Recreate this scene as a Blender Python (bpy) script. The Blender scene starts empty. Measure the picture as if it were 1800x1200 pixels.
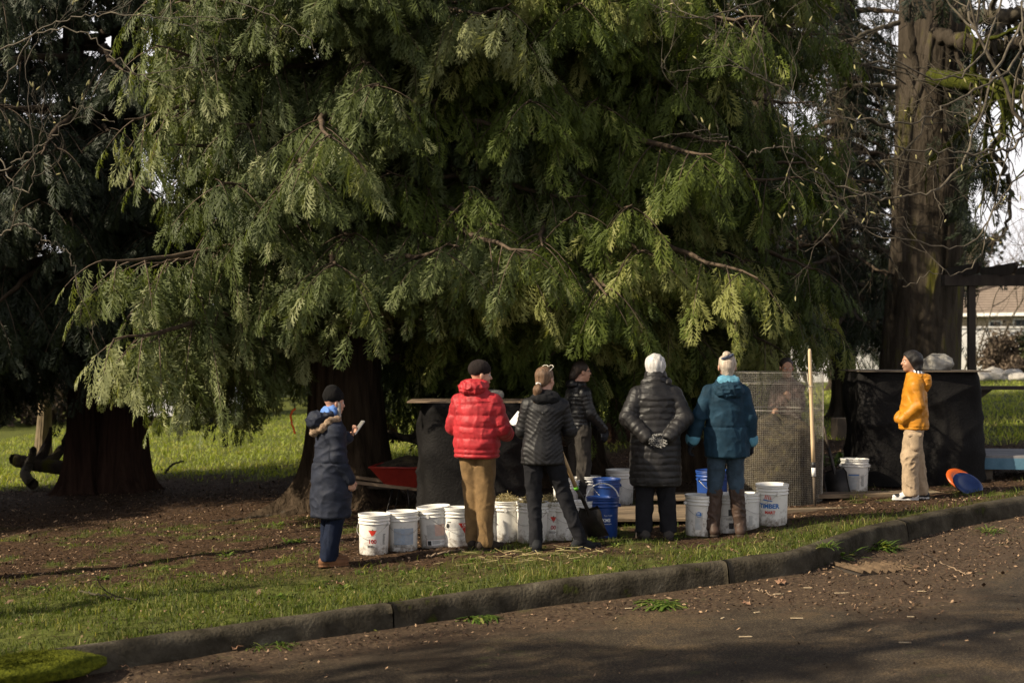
import bpy, math, random
import numpy as np
from mathutils import Vector, Matrix

# ---------------------------------------------------------------- camera, sky, sun, exposure
S = bpy.context.scene
C = S.collection
R_ = math.radians
CAMZ = 1.8
F = 2500.0            # focal length in pixels of the 1800 px wide photograph (50 mm on 36 mm)
HOR = 615.0
cam_d = bpy.data.cameras.new("camera"); cam = bpy.data.objects.new("camera", cam_d); C.objects.link(cam)
cam.location = (0, 0, CAMZ)
cam.rotation_euler = (R_(90) + math.atan((HOR - 600) / F), 0, 0)
cam_d.lens = 50; cam_d.sensor_width = 36; cam_d.clip_end = 1500; cam_d.clip_start = 0.1
cam_d.dof.use_dof = True; cam_d.dof.focus_distance = 13.2; cam_d.dof.aperture_fstop = 2.4
S.camera = cam
S.view_settings.view_transform = 'Standard'; S.view_settings.look = 'None'
S.view_settings.exposure = 0.64; S.view_settings.gamma = 1.0
S.cycles.max_bounces = 6; S.cycles.diffuse_bounces = 3; S.cycles.glossy_bounces = 2
S.cycles.transmission_bounces = 4; S.cycles.transparent_max_bounces = 8
S.cycles.use_denoising = True

SUN_EL = 35.0
SUN_DIR = Vector((-0.930, -0.367, 0)).normalized()          # horizontal direction towards the sun
sd = Vector((SUN_DIR.x * math.cos(R_(SUN_EL)), SUN_DIR.y * math.cos(R_(SUN_EL)), math.sin(R_(SUN_EL))))
sl = bpy.data.lights.new("sun", 'SUN'); sun = bpy.data.objects.new("sun", sl); C.objects.link(sun)
sl.energy = 5.0; sl.angle = R_(0.5); sl.color = (1.0, 0.87, 0.66)
sun.rotation_euler = (-sd).to_track_quat('-Z', 'Y').to_euler()
sun.location = (0, 0, 30)

W = bpy.data.worlds.new("World"); S.world = W; W.use_nodes = True
wn = W.node_tree.nodes; wl = W.node_tree.links
bg = wn['Background']
sky = wn.new('ShaderNodeTexSky'); sky.sky_type = 'NISHITA'; sky.sun_disc = False
sky.sun_elevation = R_(SUN_EL); sky.sun_rotation = math.atan2(SUN_DIR.x, SUN_DIR.y)
sky.air_density = 1.0; sky.dust_density = 4.0
tc = wn.new('ShaderNodeTexCoord')
mp = wn.new('ShaderNodeMapping'); mp.inputs['Scale'].default_value = (1, 1, 2.2)
nz = wn.new('ShaderNodeTexNoise'); nz.inputs['Scale'].default_value = 2.6; nz.inputs['Detail'].default_value = 7
nz.inputs['Roughness'].default_value = 0.6
wl.new(tc.outputs['Generated'], mp.inputs['Vector']); wl.new(mp.outputs['Vector'], nz.inputs['Vector'])
sep = wn.new('ShaderNodeSeparateXYZ'); wl.new(tc.outputs['Generated'], sep.inputs[0])
mr = wn.new('ShaderNodeMapRange')                          # cloud bank low over the horizon, open blue overhead
mr.inputs['From Min'].default_value = 0.15; mr.inputs['From Max'].default_value = 0.75
mr.inputs['To Min'].default_value = 0.62; mr.inputs['To Max'].default_value = 0.02
wl.new(sep.outputs['Z'], mr.inputs['Value'])
ad = wn.new('ShaderNodeMath'); ad.operation = 'ADD'; wl.new(nz.outputs['Fac'], ad.inputs[0]); wl.new(mr.outputs[0], ad.inputs[1])
cr = wn.new('ShaderNodeValToRGB'); cr.color_ramp.elements[0].position = 0.62; cr.color_ramp.elements[1].position = 0.95
wl.new(ad.outputs[0], cr.inputs['Fac'])
mx = wn.new('ShaderNodeMixRGB'); mx.inputs['Color2'].default_value = (12.0, 11.7, 11.9, 1)
wl.new(cr.outputs['Color'], mx.inputs['Fac']); wl.new(sky.outputs['Color'], mx.inputs['Color1'])
wl.new(mx.outputs['Color'], bg.inputs['Color'])
bg.inputs['Strength'].default_value = 0.06

# ---------------------------------------------------------------- terrain
def plane(x):
    x = np.asarray(x, float)
    return 0.055 * 22 * np.tanh(x / 22)

KX = np.array([-60, -12, -6, -2.8, 0.0, 1.7, 2.35, 2.7, 3.15, 4.2, 5.4, 8, 40], float)
KY = np.array([-30, 4.0, 7.55, 9.35, 10.8, 11.45, 11.75, 12.25, 12.85, 13.85, 14.75, 16.6, 40], float)
_kx = np.linspace(-60, 40, 4001); _ky = np.interp(_kx, KX, KY)
_kk = np.hanning(27); _kk /= _kk.sum(); _ky = np.convolve(np.pad(_ky, 13, mode='edge'), _kk, 'valid'); _kn = np.sqrt(1 + np.gradient(_ky, _kx) ** 2)
def kerb_y(x): return np.interp(x, _kx, _ky)
def kerb_s(x, y): return (np.asarray(y) - kerb_y(x)) / np.interp(x, _kx, _kn)

def bumps(x, y):
    return (0.022 * np.sin(1.7 * x + 0.6 * y) * np.sin(1.1 * y - 0.5 * x + 1) + 0.012 * np.sin(4.1 * x + 2 * y) * np.sin(3.3 * y + .7)
            + 0.006 * np.sin(11 * x + 3 * y) * np.sin(9 * y - 2 * x))
def ground(x, y):
    x = np.asarray(x, float); y = np.asarray(y, float)
    s = kerb_s(x, y)
    return plane(x) + bumps(x, y) * np.clip(s * 2, 0, 1)
ROADZ = -0.20
def roadz(x, y): return plane(x) + ROADZ + 0.045 * np.exp(-(kerb_s(x, y) / .28) ** 2) + 0.012 * np.sin(1.3 * np.asarray(x) + 0.4) * np.sin(1.1 * np.asarray(y))

def P(px, py, off=0.0):
    """ground point seen at a pixel of the photograph"""
    a = (px - 900) / F; b = (py - HOR) / F
    d = 5.0
    for _ in range(60):
        z = CAMZ - b * d
        g = float(plane(a * d)) + off
        d += (z - g) / max(b + 0.055 * a, 0.02) * 0.7
        d = min(max(d, 3), 300)
    return Vector((a * d, d, float(ground(a * d, d)) + off))
def at(px, py, d):
    return Vector(((px - 900) / F * d, d, CAMZ - (py - HOR) / F * d))

# ---------------------------------------------------------------- mesh helpers
def mesh_from(name, V, Fq, mat=None, parent=None, smooth=True, tint=None, mats=None, mi=None):
    me = bpy.data.meshes.new(name)
    V = np.ascontiguousarray(V, dtype=np.float32)
    if isinstance(Fq, np.ndarray):
        k = Fq.shape[1]; nf = len(Fq)
        me.vertices.add(len(V)); me.vertices.foreach_set('co', V.ravel())
        me.loops.add(nf * k); me.loops.foreach_set('vertex_index', np.ascontiguousarray(Fq, dtype=np.int32).ravel())
        me.polygons.add(nf); me.polygons.foreach_set('loop_start', np.arange(0, nf * k, k, dtype=np.int32))
        try: me.polygons.foreach_set('loop_total', np.full(nf, k, dtype=np.int32))
        except Exception: pass
        me.update(calc_edges=True)
    else:
        me.from_pydata([tuple(map(float, v)) for v in V], [], [tuple(int(i) for i in f) for f in Fq])
    if smooth: me.polygons.foreach_set('use_smooth', np.ones(len(me.polygons), dtype=bool))
    if tint is not None:
        at_ = me.attributes.new('tint', 'FLOAT', 'POINT'); at_.data.foreach_set('value', np.ascontiguousarray(tint, dtype=np.float32))
    if mats:
        for m in mats: me.materials.append(m)
        me.polygons.foreach_set('material_index', np.ascontiguousarray(mi, dtype=np.int32))
    elif mat: me.materials.append(mat)
    me.update()
    o = bpy.data.objects.new(name, me); C.objects.link(o)
    if parent: o.parent = parent
    return o

def tag(o, label=None, cat=None, group=None, kind=None):
    if label: o['label'] = label
    if cat: o['category'] = cat
    if group: o['group'] = group
    if kind: o['kind'] = kind
    return o
def empty(name, loc, rz=0.0):
    o = bpy.data.objects.new(name, None); C.objects.link(o); o.location = loc; o.rotation_euler = (0, 0, rz)
    o.empty_display_size = 0.1
    return o

class MB:
    """collects simple solids into one mesh"""
    def __init__(s): s.v = []; s.f = []
    def add(s, V, Fs):
        n = len(s.v); s.v.extend([tuple(float(c) for c in v) for v in V]); s.f.extend([tuple(int(i) + n for i in f) for f in Fs]); return s
    def box(s, c, sz, R=None):
        sx, sy, sz_ = [q / 2 for q in sz]
        V = [Vector((x * sx, y * sy, z * sz_)) for z in (-1, 1) for y in (-1, 1) for x in (-1, 1)]
        if R is not None: V = [R @ v for v in V]
        V = [v + Vector(c) for v in V]
        return s.add(V, [(0, 2, 3, 1), (4, 5, 7, 6), (0, 1, 5, 4), (2, 6, 7, 3), (0, 4, 6, 2), (1, 3, 7, 5)])
    def bar(s, a, b, w, h):
        a = Vector(a); b = Vector(b); d = (b - a); L = d.length
        return s.box((a + b) / 2, (L, w, h), d.to_track_quat('X', 'Z').to_matrix())
    def tube(s, pts, rad, n=8, cap=True):
        V, Q = tube_np(np.array([tuple(p) for p in pts], float), rad, n)
        k = len(V); Fs = [tuple(q) for q in Q]
        if cap:
            Fs.append(tuple(range(n - 1, -1, -1))); Fs.append(tuple(range(k - n, k)))
        return s.add(V, Fs)
    def lathe(s, prof, n=28, c=(0, 0, 0)):
        V = []; Fs = []
        for r, z in prof:
            for i in range(n):
                a = 2 * math.pi * i / n; V.append((c[0] + r * math.cos(a), c[1] + r * math.sin(a), c[2] + z))
        for j in range(len(prof) - 1):
            for i in range(n):
                k = (i + 1) % n; Fs.append((j * n + i, j * n + k, (j + 1) * n + k, (j + 1) * n + i))
        return s.add(V, Fs)
    def build(s, name, mat, parent=None, smooth=False):
        return mesh_from(name, np.array(s.v), s.f, mat, parent, smooth)

def tube_np(P_, rad, n=6):
    m = len(P_); rad = np.broadcast_to(np.asarray(rad, float), (m,))
    T = np.gradient(P_, axis=0); T /= np.linalg.norm(T, axis=1)[:, None] + 1e-9
    up = np.array([0.3, 0.2, 1.0]) if abs(T[0][2]) < 0.8 else np.array([1.0, 0.2, 0])
    U = np.cross(T, up); U /= np.linalg.norm(U, axis=1)[:, None] + 1e-9
    W_ = np.cross(T, U)
    a = np.linspace(0, 2 * np.pi, n, endpoint=False)
    V = P_[:, None] + rad[:, None, None] * (np.cos(a)[None, :, None] * U[:, None] + np.sin(a)[None, :, None] * W_[:, None])
    i = np.arange(m - 1)[:, None] * n; j = np.arange(n)[None]; k = (j + 1) % n
    Q = np.stack([i + j, i + k, i + n + k, i + n + j], -1).reshape(-1, 4)
    return V.reshape(-1, 3), Q

class NP:
    """collects numpy quads"""
    def __init__(s): s.V = []; s.Q = []; s.t = []; s.n = 0
    def add(s, V, Q, t=0.5):
        s.V.append(V); s.Q.append(Q + s.n); s.n += len(V); s.t.append(np.full(len(V), t) if np.isscalar(t) else t)
    def build(s, name, mat, parent=None, smooth=True):
        return mesh_from(name, np.concatenate(s.V), np.concatenate(s.Q), mat, parent, smooth, np.concatenate(s.t))

# ---------------------------------------------------------------- materials
def M(name, c1, c2=None, scale=8.0, rough=0.7, bump=0.0, bscale=None, stretch=(1, 1, 1), metal=0.0, spec=0.4, detail=5.0,
      lo=0.35, hi=0.65, tint=False, transl=0.0, c3=None, sheen=0.0, bdist=0.01, wave=None):
    m = bpy.data.materials.new(name); m.use_nodes = True; n = m.node_tree.nodes; l = m.node_tree.links
    b = n['Principled BSDF']; b.inputs['Roughness'].default_value = rough; b.inputs['Metallic'].default_value = metal
    b.inputs['Specular IOR Level'].default_value = spec
    if sheen: b.inputs['Sheen Weight'].default_value = sheen
    c2 = c2 or tuple(min(1, q * 1.25) for q in c1)
    t = n.new('ShaderNodeTexCoord'); mp = n.new('ShaderNodeMapping'); mp.inputs['Scale'].default_value = stretch
    l.new(t.outputs['Object'], mp.inputs['Vector'])
    nz = n.new('ShaderNodeTexNoise'); nz.inputs['Scale'].default_value = scale; nz.inputs['Detail'].default_value = detail
    nz.inputs['Roughness'].default_value = 0.62
    l.new(mp.outputs['Vector'], nz.inputs['Vector'])
    r = n.new('ShaderNodeValToRGB'); r.color_ramp.elements[0].position = lo; r.color_ramp.elements[1].position = hi
    r.color_ramp.elements[0].color = (*c1, 1); r.color_ramp.elements[1].color = (*c2, 1)
    if c3:
        e = r.color_ramp.elements.new(min(0.98, hi + 0.12)); e.color = (*c3, 1)
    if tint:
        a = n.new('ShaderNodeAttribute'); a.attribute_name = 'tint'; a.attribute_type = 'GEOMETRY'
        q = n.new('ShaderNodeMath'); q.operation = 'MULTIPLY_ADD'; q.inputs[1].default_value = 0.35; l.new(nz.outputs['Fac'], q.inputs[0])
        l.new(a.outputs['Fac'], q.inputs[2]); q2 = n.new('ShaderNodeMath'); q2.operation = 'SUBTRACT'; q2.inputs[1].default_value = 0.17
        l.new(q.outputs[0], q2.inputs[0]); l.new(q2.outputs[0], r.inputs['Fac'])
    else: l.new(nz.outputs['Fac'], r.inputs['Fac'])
    l.new(r.outputs['Color'], b.inputs['Base Color'])
    if bump:
        nb = n.new('ShaderNodeTexNoise'); nb.inputs['Scale'].default_value = bscale or scale * 4; nb.inputs['Detail'].default_value = 6
        l.new(mp.outputs['Vector'], nb.inputs['Vector'])
        bp = n.new('ShaderNodeBump'); bp.inputs['Strength'].default_value = bump; bp.inputs['Distance'].default_value = bdist
        l.new(nb.outputs['Fac'], bp.inputs['Height']); l.new(bp.outputs['Normal'], b.inputs['Normal'])
    if transl:
        tr = n.new('ShaderNodeBsdfTranslucent'); ms = n.new('ShaderNodeMixShader'); ms.inputs['Fac'].default_value = transl
        g = n.new('ShaderNodeMixRGB'); g.blend_type = 'MULTIPLY'; g.inputs['Fac'].default_value = 1; g.inputs['Color2'].default_value = (1.5, 1.5, 0.6, 1)
        l.new(r.outputs['Color'], g.inputs['Color1']); l.new(g.outputs['Color'], tr.inputs['Color'])
        l.new(b.outputs[0], ms.inputs[1]); l.new(tr.outputs[0], ms.inputs[2]); l.new(ms.outputs[0], n['Material Output'].inputs['Surface'])
    return m

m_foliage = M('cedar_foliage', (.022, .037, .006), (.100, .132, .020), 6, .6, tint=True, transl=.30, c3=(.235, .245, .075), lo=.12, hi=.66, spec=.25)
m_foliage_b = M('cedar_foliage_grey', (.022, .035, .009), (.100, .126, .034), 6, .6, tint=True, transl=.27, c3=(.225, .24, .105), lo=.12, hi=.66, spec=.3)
m_foliage_c = M('shaded_foliage', (.016, .027, .005), (.066, .088, .015), 6, .6, tint=True, transl=.25, c3=(.17, .18, .055), lo=.12, hi=.66, spec=.2)  # cedar foliage again, with shade painted in as darker greens
m_foliage_d = M('dark_foliage', (.008, .014, .005), (.024, .036, .011), 6, .6, tint=True, transl=.15, c3=(.06, .07, .03), lo=.15, hi=.8)  # cedar greens taken darker still; far-left shade is put into the colour
m_twig = M('cedar_twig', (.040, .027, .016), (.10, .068, .042), 14, .8)
m_bark = M('cedar_bark', (.022, .015, .009), (.065, .046, .030), 9, .95, 1.0, 22, (1, 1, .10), bdist=.05, spec=.1, detail=9)
m_bark_red = M('red_bark', (.026, .014, .010), (.070, .040, .028), 9, .95, 1.0, 22, (1, 1, .10), bdist=.05, spec=.1, detail=9)
m_bark_moss = M('mossy_bark', (.020, .016, .011), (.060, .048, .036), 2.6, .95, 1.0, 16, (1, 1, .22), c3=(.075, .072, .012), lo=.36, hi=.56, bdist=.05, spec=.1)
m_moss = M('moss', (.022, .028, .004), (.062, .068, .009), 20, .95, .8, 60, bdist=.02, spec=.1)
m_moss_b = M('bright_moss', (.045, .055, .006), (.13, .14, .012), 30, .95, .8, 60, bdist=.02, spec=.1)
m_twig_grey = M('bare_twig', (.045, .036, .024), (.12, .10, .07), 14, .8, c3=(.14, .14, .04))
m_twig_dark = M('bare_branch', (.035, .028, .018), (.08, .065, .04), 14, .9, c3=(.09, .09, .015), bump=.5)
m_bud = M('bud', (.24, .22, .08), (.34, .30, .14), 30, .6)
def norm(a): return a / (np.linalg.norm(a, axis=-1, keepdims=True) + 1e-9)
def gl(x, y, dz=0.0): return Vector((x, y, float(ground(x, y)) + dz))
_LAT = np.random.default_rng(99).random((24, 24, 24))
def n3(x, y, z):
    x = np.asarray(x); y = np.asarray(y); z = np.asarray(z); x, y, z = np.broadcast_arrays(x, y, z)
    xi = np.floor(x).astype(int); yi = np.floor(y).astype(int); zi = np.floor(z).astype(int); fx, fy, fz = x - xi, y - yi, z - zi
    fx, fy, fz = [f * f * (3 - 2 * f) for f in (fx, fy, fz)]
    L = lambda a, b_, c: _LAT[(xi + a) % 24, (yi + b_) % 24, (zi + c) % 24]
    r = 0
    for a, wa in ((0, 1 - fx), (1, fx)):
        for b_, wb in ((0, 1 - fy), (1, fy)):
            for c, wc in ((0, 1 - fz), (1, fz)): r = r + L(a, b_, c) * wa * wb * wc
    return r
# ---------------------------------------------------------------- ground, road, kerb
def vnoise(x, y, s, seed=0):
    x = np.asarray(x) * s + seed * 13.7; y = np.asarray(y) * s + seed * 7.3
    xi = np.floor(x).astype(np.int64); yi = np.floor(y).astype(np.int64); fx = x - xi; fy = y - yi
    h = lambda a, b: (np.sin(a * 127.1 + b * 311.7 + seed * 74.7) * 43758.5453) % 1.0
    fx = fx * fx * (3 - 2 * fx); fy = fy * fy * (3 - 2 * fy)
    return (h(xi, yi) * (1 - fx) + h(xi + 1, yi) * fx) * (1 - fy) + (h(xi, yi + 1) * (1 - fx) + h(xi + 1, yi + 1) * fx) * fy

def grassiness(x, y):
    """1 = turf, 0 = bare leaf duff under the cedars"""
    x = np.asarray(x, float); y = np.asarray(y, float)
    s = kerb_s(x, y)
    w = np.interp(x, [-8, -4, -2, 0, 1.5, 2.5, 3.5, 5.4, 9], [4.4, 3.4, 2.3, 1.35, 1.2, 1.0, .65, .45, .4])
    n = vnoise(x, y, 1.3, 1) * .5 + vnoise(x, y, 4.5, 2) * .5
    near = np.clip((w - s) / 1.1 + (n - .5) * 1.3, 0, 1)
    far_y = np.interp(x, [-30, -9, -5, -1.5, 1, 4, 6, 9, 30], [22.5, 21.8, 22.6, 19.5, 23.5, 26, 22, 20, 18])
    far = np.clip((y - far_y) / 1.5 + (n - .5) * 1.4, 0, 1)
    tuft = np.clip((vnoise(x, y, 2.1, 31) * .5 + vnoise(x, y, 6.5, 32) * .5 - .60) * 6, 0, .8) * np.clip((17.5 - y) / 2, 0, 1)
    return np.maximum(np.maximum(near, far), tuft)

xs = np.unique(np.round(np.concatenate([np.linspace(-400, -40, 12), np.linspace(-40, -9, 60), np.arange(-9, 10, .07), np.linspace(10, 40, 60), np.linspace(40, 400, 12)]), 4))
ys = np.unique(np.round(np.concatenate([np.linspace(-60, 6, 12), np.arange(6, 21, .07), np.linspace(21, 50, 110), np.linspace(50, 500, 24)]), 4))
X, Y = np.meshgrid(xs, ys)
sK = kerb_s(X, Y)
Z = ground(X, Y) + np.where(sK > .1, (vnoise(X, Y, 9, 3) - .5) * .025, 0) - np.where(sK < -.02, .42, 0.0) - np.where((sK >= -.02) & (sK < .09), .03, 0)
Z = np.where(Y > 16, Z + 0, Z)
V = np.stack([X, Y, Z], -1).reshape(-1, 3); ny, nx = X.shape
ii = (np.arange(ny - 1)[:, None] * nx + np.arange(nx - 1)[None]).ravel()
Q = np.stack([ii, ii + 1, ii + nx + 1, ii + nx], -1)
m_ground = bpy.data.materials.new('turf_and_duff'); m_ground.use_nodes = True
n = m_ground.node_tree.nodes; l = m_ground.node_tree.links; b = n['Principled BSDF']; b.inputs['Roughness'].default_value = .95
b.inputs['Specular IOR Level'].default_value = .1
g = n.new('ShaderNodeNewGeometry')
def noise(sc, det=6, st=None):
    q = n.new('ShaderNodeTexNoise'); q.inputs['Scale'].default_value = sc; q.inputs['Detail'].default_value = det; q.inputs['Roughness'].default_value = .7
    l.new(g.outputs['Position'], q.inputs['Vector']); return q
def ramp(src, stops):
    r = n.new('ShaderNodeValToRGB'); r.color_ramp.elements[0].position = stops[0][0]; r.color_ramp.elements[0].color = (*stops[0][1], 1)
    r.color_ramp.elements[1].position = stops[-1][0]; r.color_ramp.elements[1].color = (*stops[-1][1], 1)
    for p_, c_ in stops[1:-1]:
        e = r.color_ramp.elements.new(p_); e.color = (*c_, 1)
    l.new(src, r.inputs['Fac']); return r
duff = ramp(noise(26).outputs['Fac'], [(.32, (.020, .012, .007)), (.5, (.052, .031, .018)), (.62, (.11, .066, .038)), (.72, (.20, .14, .085))])
turf = ramp(noise(14).outputs['Fac'], [(.3, (.035, .030, .012)), (.46, (.075, .085, .020)), (.6, (.13, .15, .035)), (.74, (.20, .16, .08))])
at_n = n.new('ShaderNodeAttribute'); at_n.attribute_name = 'tint'
mxg = n.new('ShaderNodeMixRGB'); l.new(at_n.outputs['Fac'], mxg.inputs['Fac']); l.new(duff.outputs['Color'], mxg.inputs['Color1']); l.new(turf.outputs['Color'], mxg.inputs['Color2'])
l.new(mxg.outputs['Color'], b.inputs['Base Color'])
bp = n.new('ShaderNodeBump'); bp.inputs['Strength'].default_value = .9; bp.inputs['Distance'].default_value = .03; l.new(noise(45, 8).outputs['Fac'], bp.inputs['Height']); l.new(bp.outputs['Normal'], b.inputs['Normal'])
o = mesh_from('ground', V, Q, m_ground, tint=grassiness(V[:, 0], V[:, 1])); tag(o, kind='structure')

rx = np.concatenate([np.linspace(-300, -8, 20), np.arange(-7.5, 9, .12), np.linspace(9.5, 300, 20)])
ry = np.concatenate([np.linspace(-60, 4, 12), np.arange(4.5, 17, .12), np.linspace(17.5, 34, 10)])
X, Y = np.meshgrid(rx, ry); Z = roadz(X, Y) + (vnoise(X, Y, 3, 5) - .5) * .012; ny, nx = X.shape
ii = (np.arange(ny - 1)[:, None] * nx + np.arange(nx - 1)[None]).ravel()
m_road = bpy.data.materials.new('asphalt'); m_road.use_nodes = True
n = m_road.node_tree.nodes; l = m_road.node_tree.links; b = n['Principled BSDF']; b.inputs['Roughness'].default_value = .85
b.inputs['Specular IOR Level'].default_value = .25
g = n.new('ShaderNodeNewGeometry')
fine = ramp(noise(70, 9).outputs['Fac'], [(.34, (.014, .010, .006)), (.5, (.036, .026, .016)), (.66, (.125, .095, .060))])
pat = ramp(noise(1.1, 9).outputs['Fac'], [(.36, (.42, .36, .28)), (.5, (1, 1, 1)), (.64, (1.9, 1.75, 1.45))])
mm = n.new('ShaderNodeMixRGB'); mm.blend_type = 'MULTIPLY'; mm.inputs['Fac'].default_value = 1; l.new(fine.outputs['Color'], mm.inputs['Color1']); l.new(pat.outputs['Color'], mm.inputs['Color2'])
dirt = ramp(noise(30, 8).outputs['Fac'], [(.3, (.025, .016, .010)), (.55, (.07, .045, .026)), (.72, (.17, .12, .07))])
at_n = n.new('ShaderNodeAttribute'); at_n.attribute_name = 'tint'
mxr = n.new('ShaderNodeMixRGB'); l.new(at_n.outputs['Fac'], mxr.inputs['Fac']); l.new(mm.outputs['Color'], mxr.inputs['Color1']); l.new(dirt.outputs['Color'], mxr.inputs['Color2'])
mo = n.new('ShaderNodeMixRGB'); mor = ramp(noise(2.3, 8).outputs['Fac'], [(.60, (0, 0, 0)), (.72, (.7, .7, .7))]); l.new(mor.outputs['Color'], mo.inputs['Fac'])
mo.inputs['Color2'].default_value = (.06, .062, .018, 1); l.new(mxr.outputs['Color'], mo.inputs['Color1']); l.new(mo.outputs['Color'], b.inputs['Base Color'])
bp = n.new('ShaderNodeBump'); bp.inputs['Strength'].default_value = .7; bp.inputs['Distance'].default_value = .008; l.new(noise(140, 4).outputs['Fac'], bp.inputs['Height']); l.new(bp.outputs['Normal'], b.inputs['Normal'])
V = np.stack([X, Y, Z], -1).reshape(-1, 3)
sr = -kerb_s(V[:, 0], V[:, 1])
dw = np.interp(V[:, 0], [-6, -2, 1, 2.2, 3.2, 5, 8], [.6, .7, .8, 1.3, 1.9, 1.5, .9])
dirtw = np.clip((dw - sr) / .35 + (vnoise(V[:, 0], V[:, 1], 4, 8) + vnoise(V[:, 0], V[:, 1], 9, 9) - 1) * 1.3, 0, 1)
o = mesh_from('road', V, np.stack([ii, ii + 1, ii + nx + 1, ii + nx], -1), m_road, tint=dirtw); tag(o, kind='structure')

def road_dirt(x, y):
    return np.clip((np.interp(x, [-6, -2, 1, 2.2, 3.2, 5, 8], [.6, .7, .8, 1.3, 1.9, 1.5, .9]) - (-kerb_s(x, y))) / .35, 0, 1)

# kerb, in cast lengths with joints between them
m_kerb = M('kerb_concrete', (.024, .020, .013), (.075, .064, .046), 4, .92, .9, 40, c3=(.16, .145, .11), lo=.36, hi=.62, bdist=.015, detail=9, spec=.1)
kn = m_kerb.node_tree; kr = [q for q in kn.nodes if q.type == 'VALTORGB'][0]; e = kr.color_ramp.elements.new(.30); e.color = (.035, .040, .008, 1)
kx = np.linspace(-8, 9, 900); ky = kerb_y(kx)
seg = np.concatenate([[0], np.cumsum(np.hypot(np.diff(kx), np.diff(ky)))])
cuts = [0, seg[np.searchsorted(kx, -3.4)], seg[np.searchsorted(kx, -.9)], seg[np.searchsorted(kx, 1.69)], seg[np.searchsorted(kx, 3.62)], seg[np.searchsorted(kx, 5.6)], seg[-1]]
prof = [(-.10, -.06), (-.086, .06), (-.078, .140), (-.062, .180), (-.038, .197), (.03, .201), (.06, .199), (.085, .190), (.09, .08)]
for a, c in zip(cuts[:-1], cuts[1:]):
    t = np.linspace(a + .006, c - .006, max(8, int((c - a) / .05)))
    px_ = np.interp(t, seg, kx); py_ = np.interp(t, seg, ky)
    tx = np.gradient(px_); ty = np.gradient(py_); L = np.hypot(tx, ty); nx_ = -ty / L; ny_ = tx / L
    Vk = []
    for (o_, h_) in prof:
        w = (vnoise(t * 7 + o_ * 40, h_ * 60 + t * 0, 1, 4) - .5) * .018
        Vk.append(np.stack([px_ + nx_ * (o_ + w), py_ + ny_ * (o_ + w), plane(px_) + ROADZ + h_ + (vnoise(t * 3, o_ * 30, 1, 6) - .5) * .018 + .012], -1))
    Vk = np.stack(Vk, 1); m_, k_ = Vk.shape[:2]
    idx = (np.arange(m_ - 1)[:, None] * k_ + np.arange(k_ - 1)[None]).ravel()
    Qk = [(q, q + 1, q + k_ + 1, q + k_) for q in idx] + [tuple(range(k_)), tuple(range((m_ - 1) * k_ + k_ - 1, (m_ - 1) * k_ - 1, -1))]
    o = mesh_from('kerb', Vk.reshape(-1, 3), Qk, m_kerb); tag(o, kind='structure')

rng = np.random.default_rng(7)
def scatter(nn, x0, x1, y0, y1): return rng.uniform(x0, x1, nn), rng.uniform(y0, y1, nn)

def blades(name, mat, x, y, z, h, w, lean=.5, tint=None):
    nn = len(x); h = np.asarray(h); a = rng.uniform(0, 2 * np.pi, nn); b_ = rng.uniform(0, 2 * np.pi, nn)
    d = np.stack([np.cos(a), np.sin(a), 0 * a], -1) * (w / 2)[:, None]
    le = np.stack([np.cos(b_), np.sin(b_), 0 * a], -1) * (h * rng.uniform(0, lean * 2, nn))[:, None]
    base = np.stack([x, y, z - .005], -1); up = np.stack([0 * h, 0 * h, h], -1)
    V = np.stack([base - d, base + d, base + d * .7 + le * .35 + up * .62, base - d * .7 + le * .35 + up * .62,
                  base + le + up * .98 + d * .1, base + le + up * .98 - d * .1], 1)
    k = np.arange(nn)[:, None] * 6
    Q = np.concatenate([k + np.array([[0, 1, 2, 3]]), k + np.array([[3, 2, 4, 5]])])
    t = rng.uniform(0, 1, nn) if tint is None else tint
    return mesh_from(name, V.reshape(-1, 3), Q, mat, smooth=False, tint=np.repeat(t, 6))
m_grass = M('grass', (.03, .045, .007), (.11, .145, .018), 3, .6, tint=True, transl=.35, c3=(.30, .27, .09), lo=.1, hi=.7, spec=.3)
x, y = scatter(230000, -6.5, 8.2, 6.5, 16.5)
s_ = kerb_s(x, y); gr = grassiness(x, y)
dens = vnoise(x, y, 2.2, 11) * .6 + vnoise(x, y, 7, 12) * .5
patch = vnoise(x, y, .9, 21) * .6 + vnoise(x, y, 3.1, 22) * .5
keep = (s_ > .05) & (rng.random(len(x)) < np.clip(gr * 1.05, 0, 1) * np.clip((dens * .5 + patch - .42) * 3.2 + np.clip(.5 - s_, 0, .5), .05, 1)) & (s_ < 7)
x, y, s_, dens = x[keep], y[keep], s_[keep], dens[keep]
hh = rng.uniform(.015, .060, len(x)) * (.45 + dens) * np.where(s_ < .35, 1.25, 1)
tag(blades('grass', m_grass, x, y, ground(x, y), hh, rng.uniform(.004, .010, len(x)), .6, np.clip(dens * .7 + rng.normal(0, .2, len(x)), 0, 1)),
    'strip of fresh green grass along the kerb', 'grass', kind='stuff')
# far lawns
x, y = scatter(150000, -14, 26, 19, 48); gr = grassiness(x, y)
keep = rng.random(len(x)) < gr * np.interp(y, [19, 30, 48], [1, .6, .35]); x, y = x[keep], y[keep]
m_lawn = M('lawn', (.09, .12, .018), (.28, .33, .05), 3, .6, tint=True, transl=.35, c3=(.34, .33, .10), lo=.1, hi=.7, spec=.3)  # brighter copy of the grass colours; sunlight on the lawn is painted in
tag(blades('lawn_grass', m_lawn, x, y, ground(x, y), rng.uniform(.04, .10, len(x)), rng.uniform(.012, .03, len(x)), .6, np.clip(vnoise(x, y, .7, 3) * .5 + .35 + rng.normal(0, .15, len(x)), 0, 1)),
    'sunlit lawn grass beyond the cedars', 'grass', kind='stuff')

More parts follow.
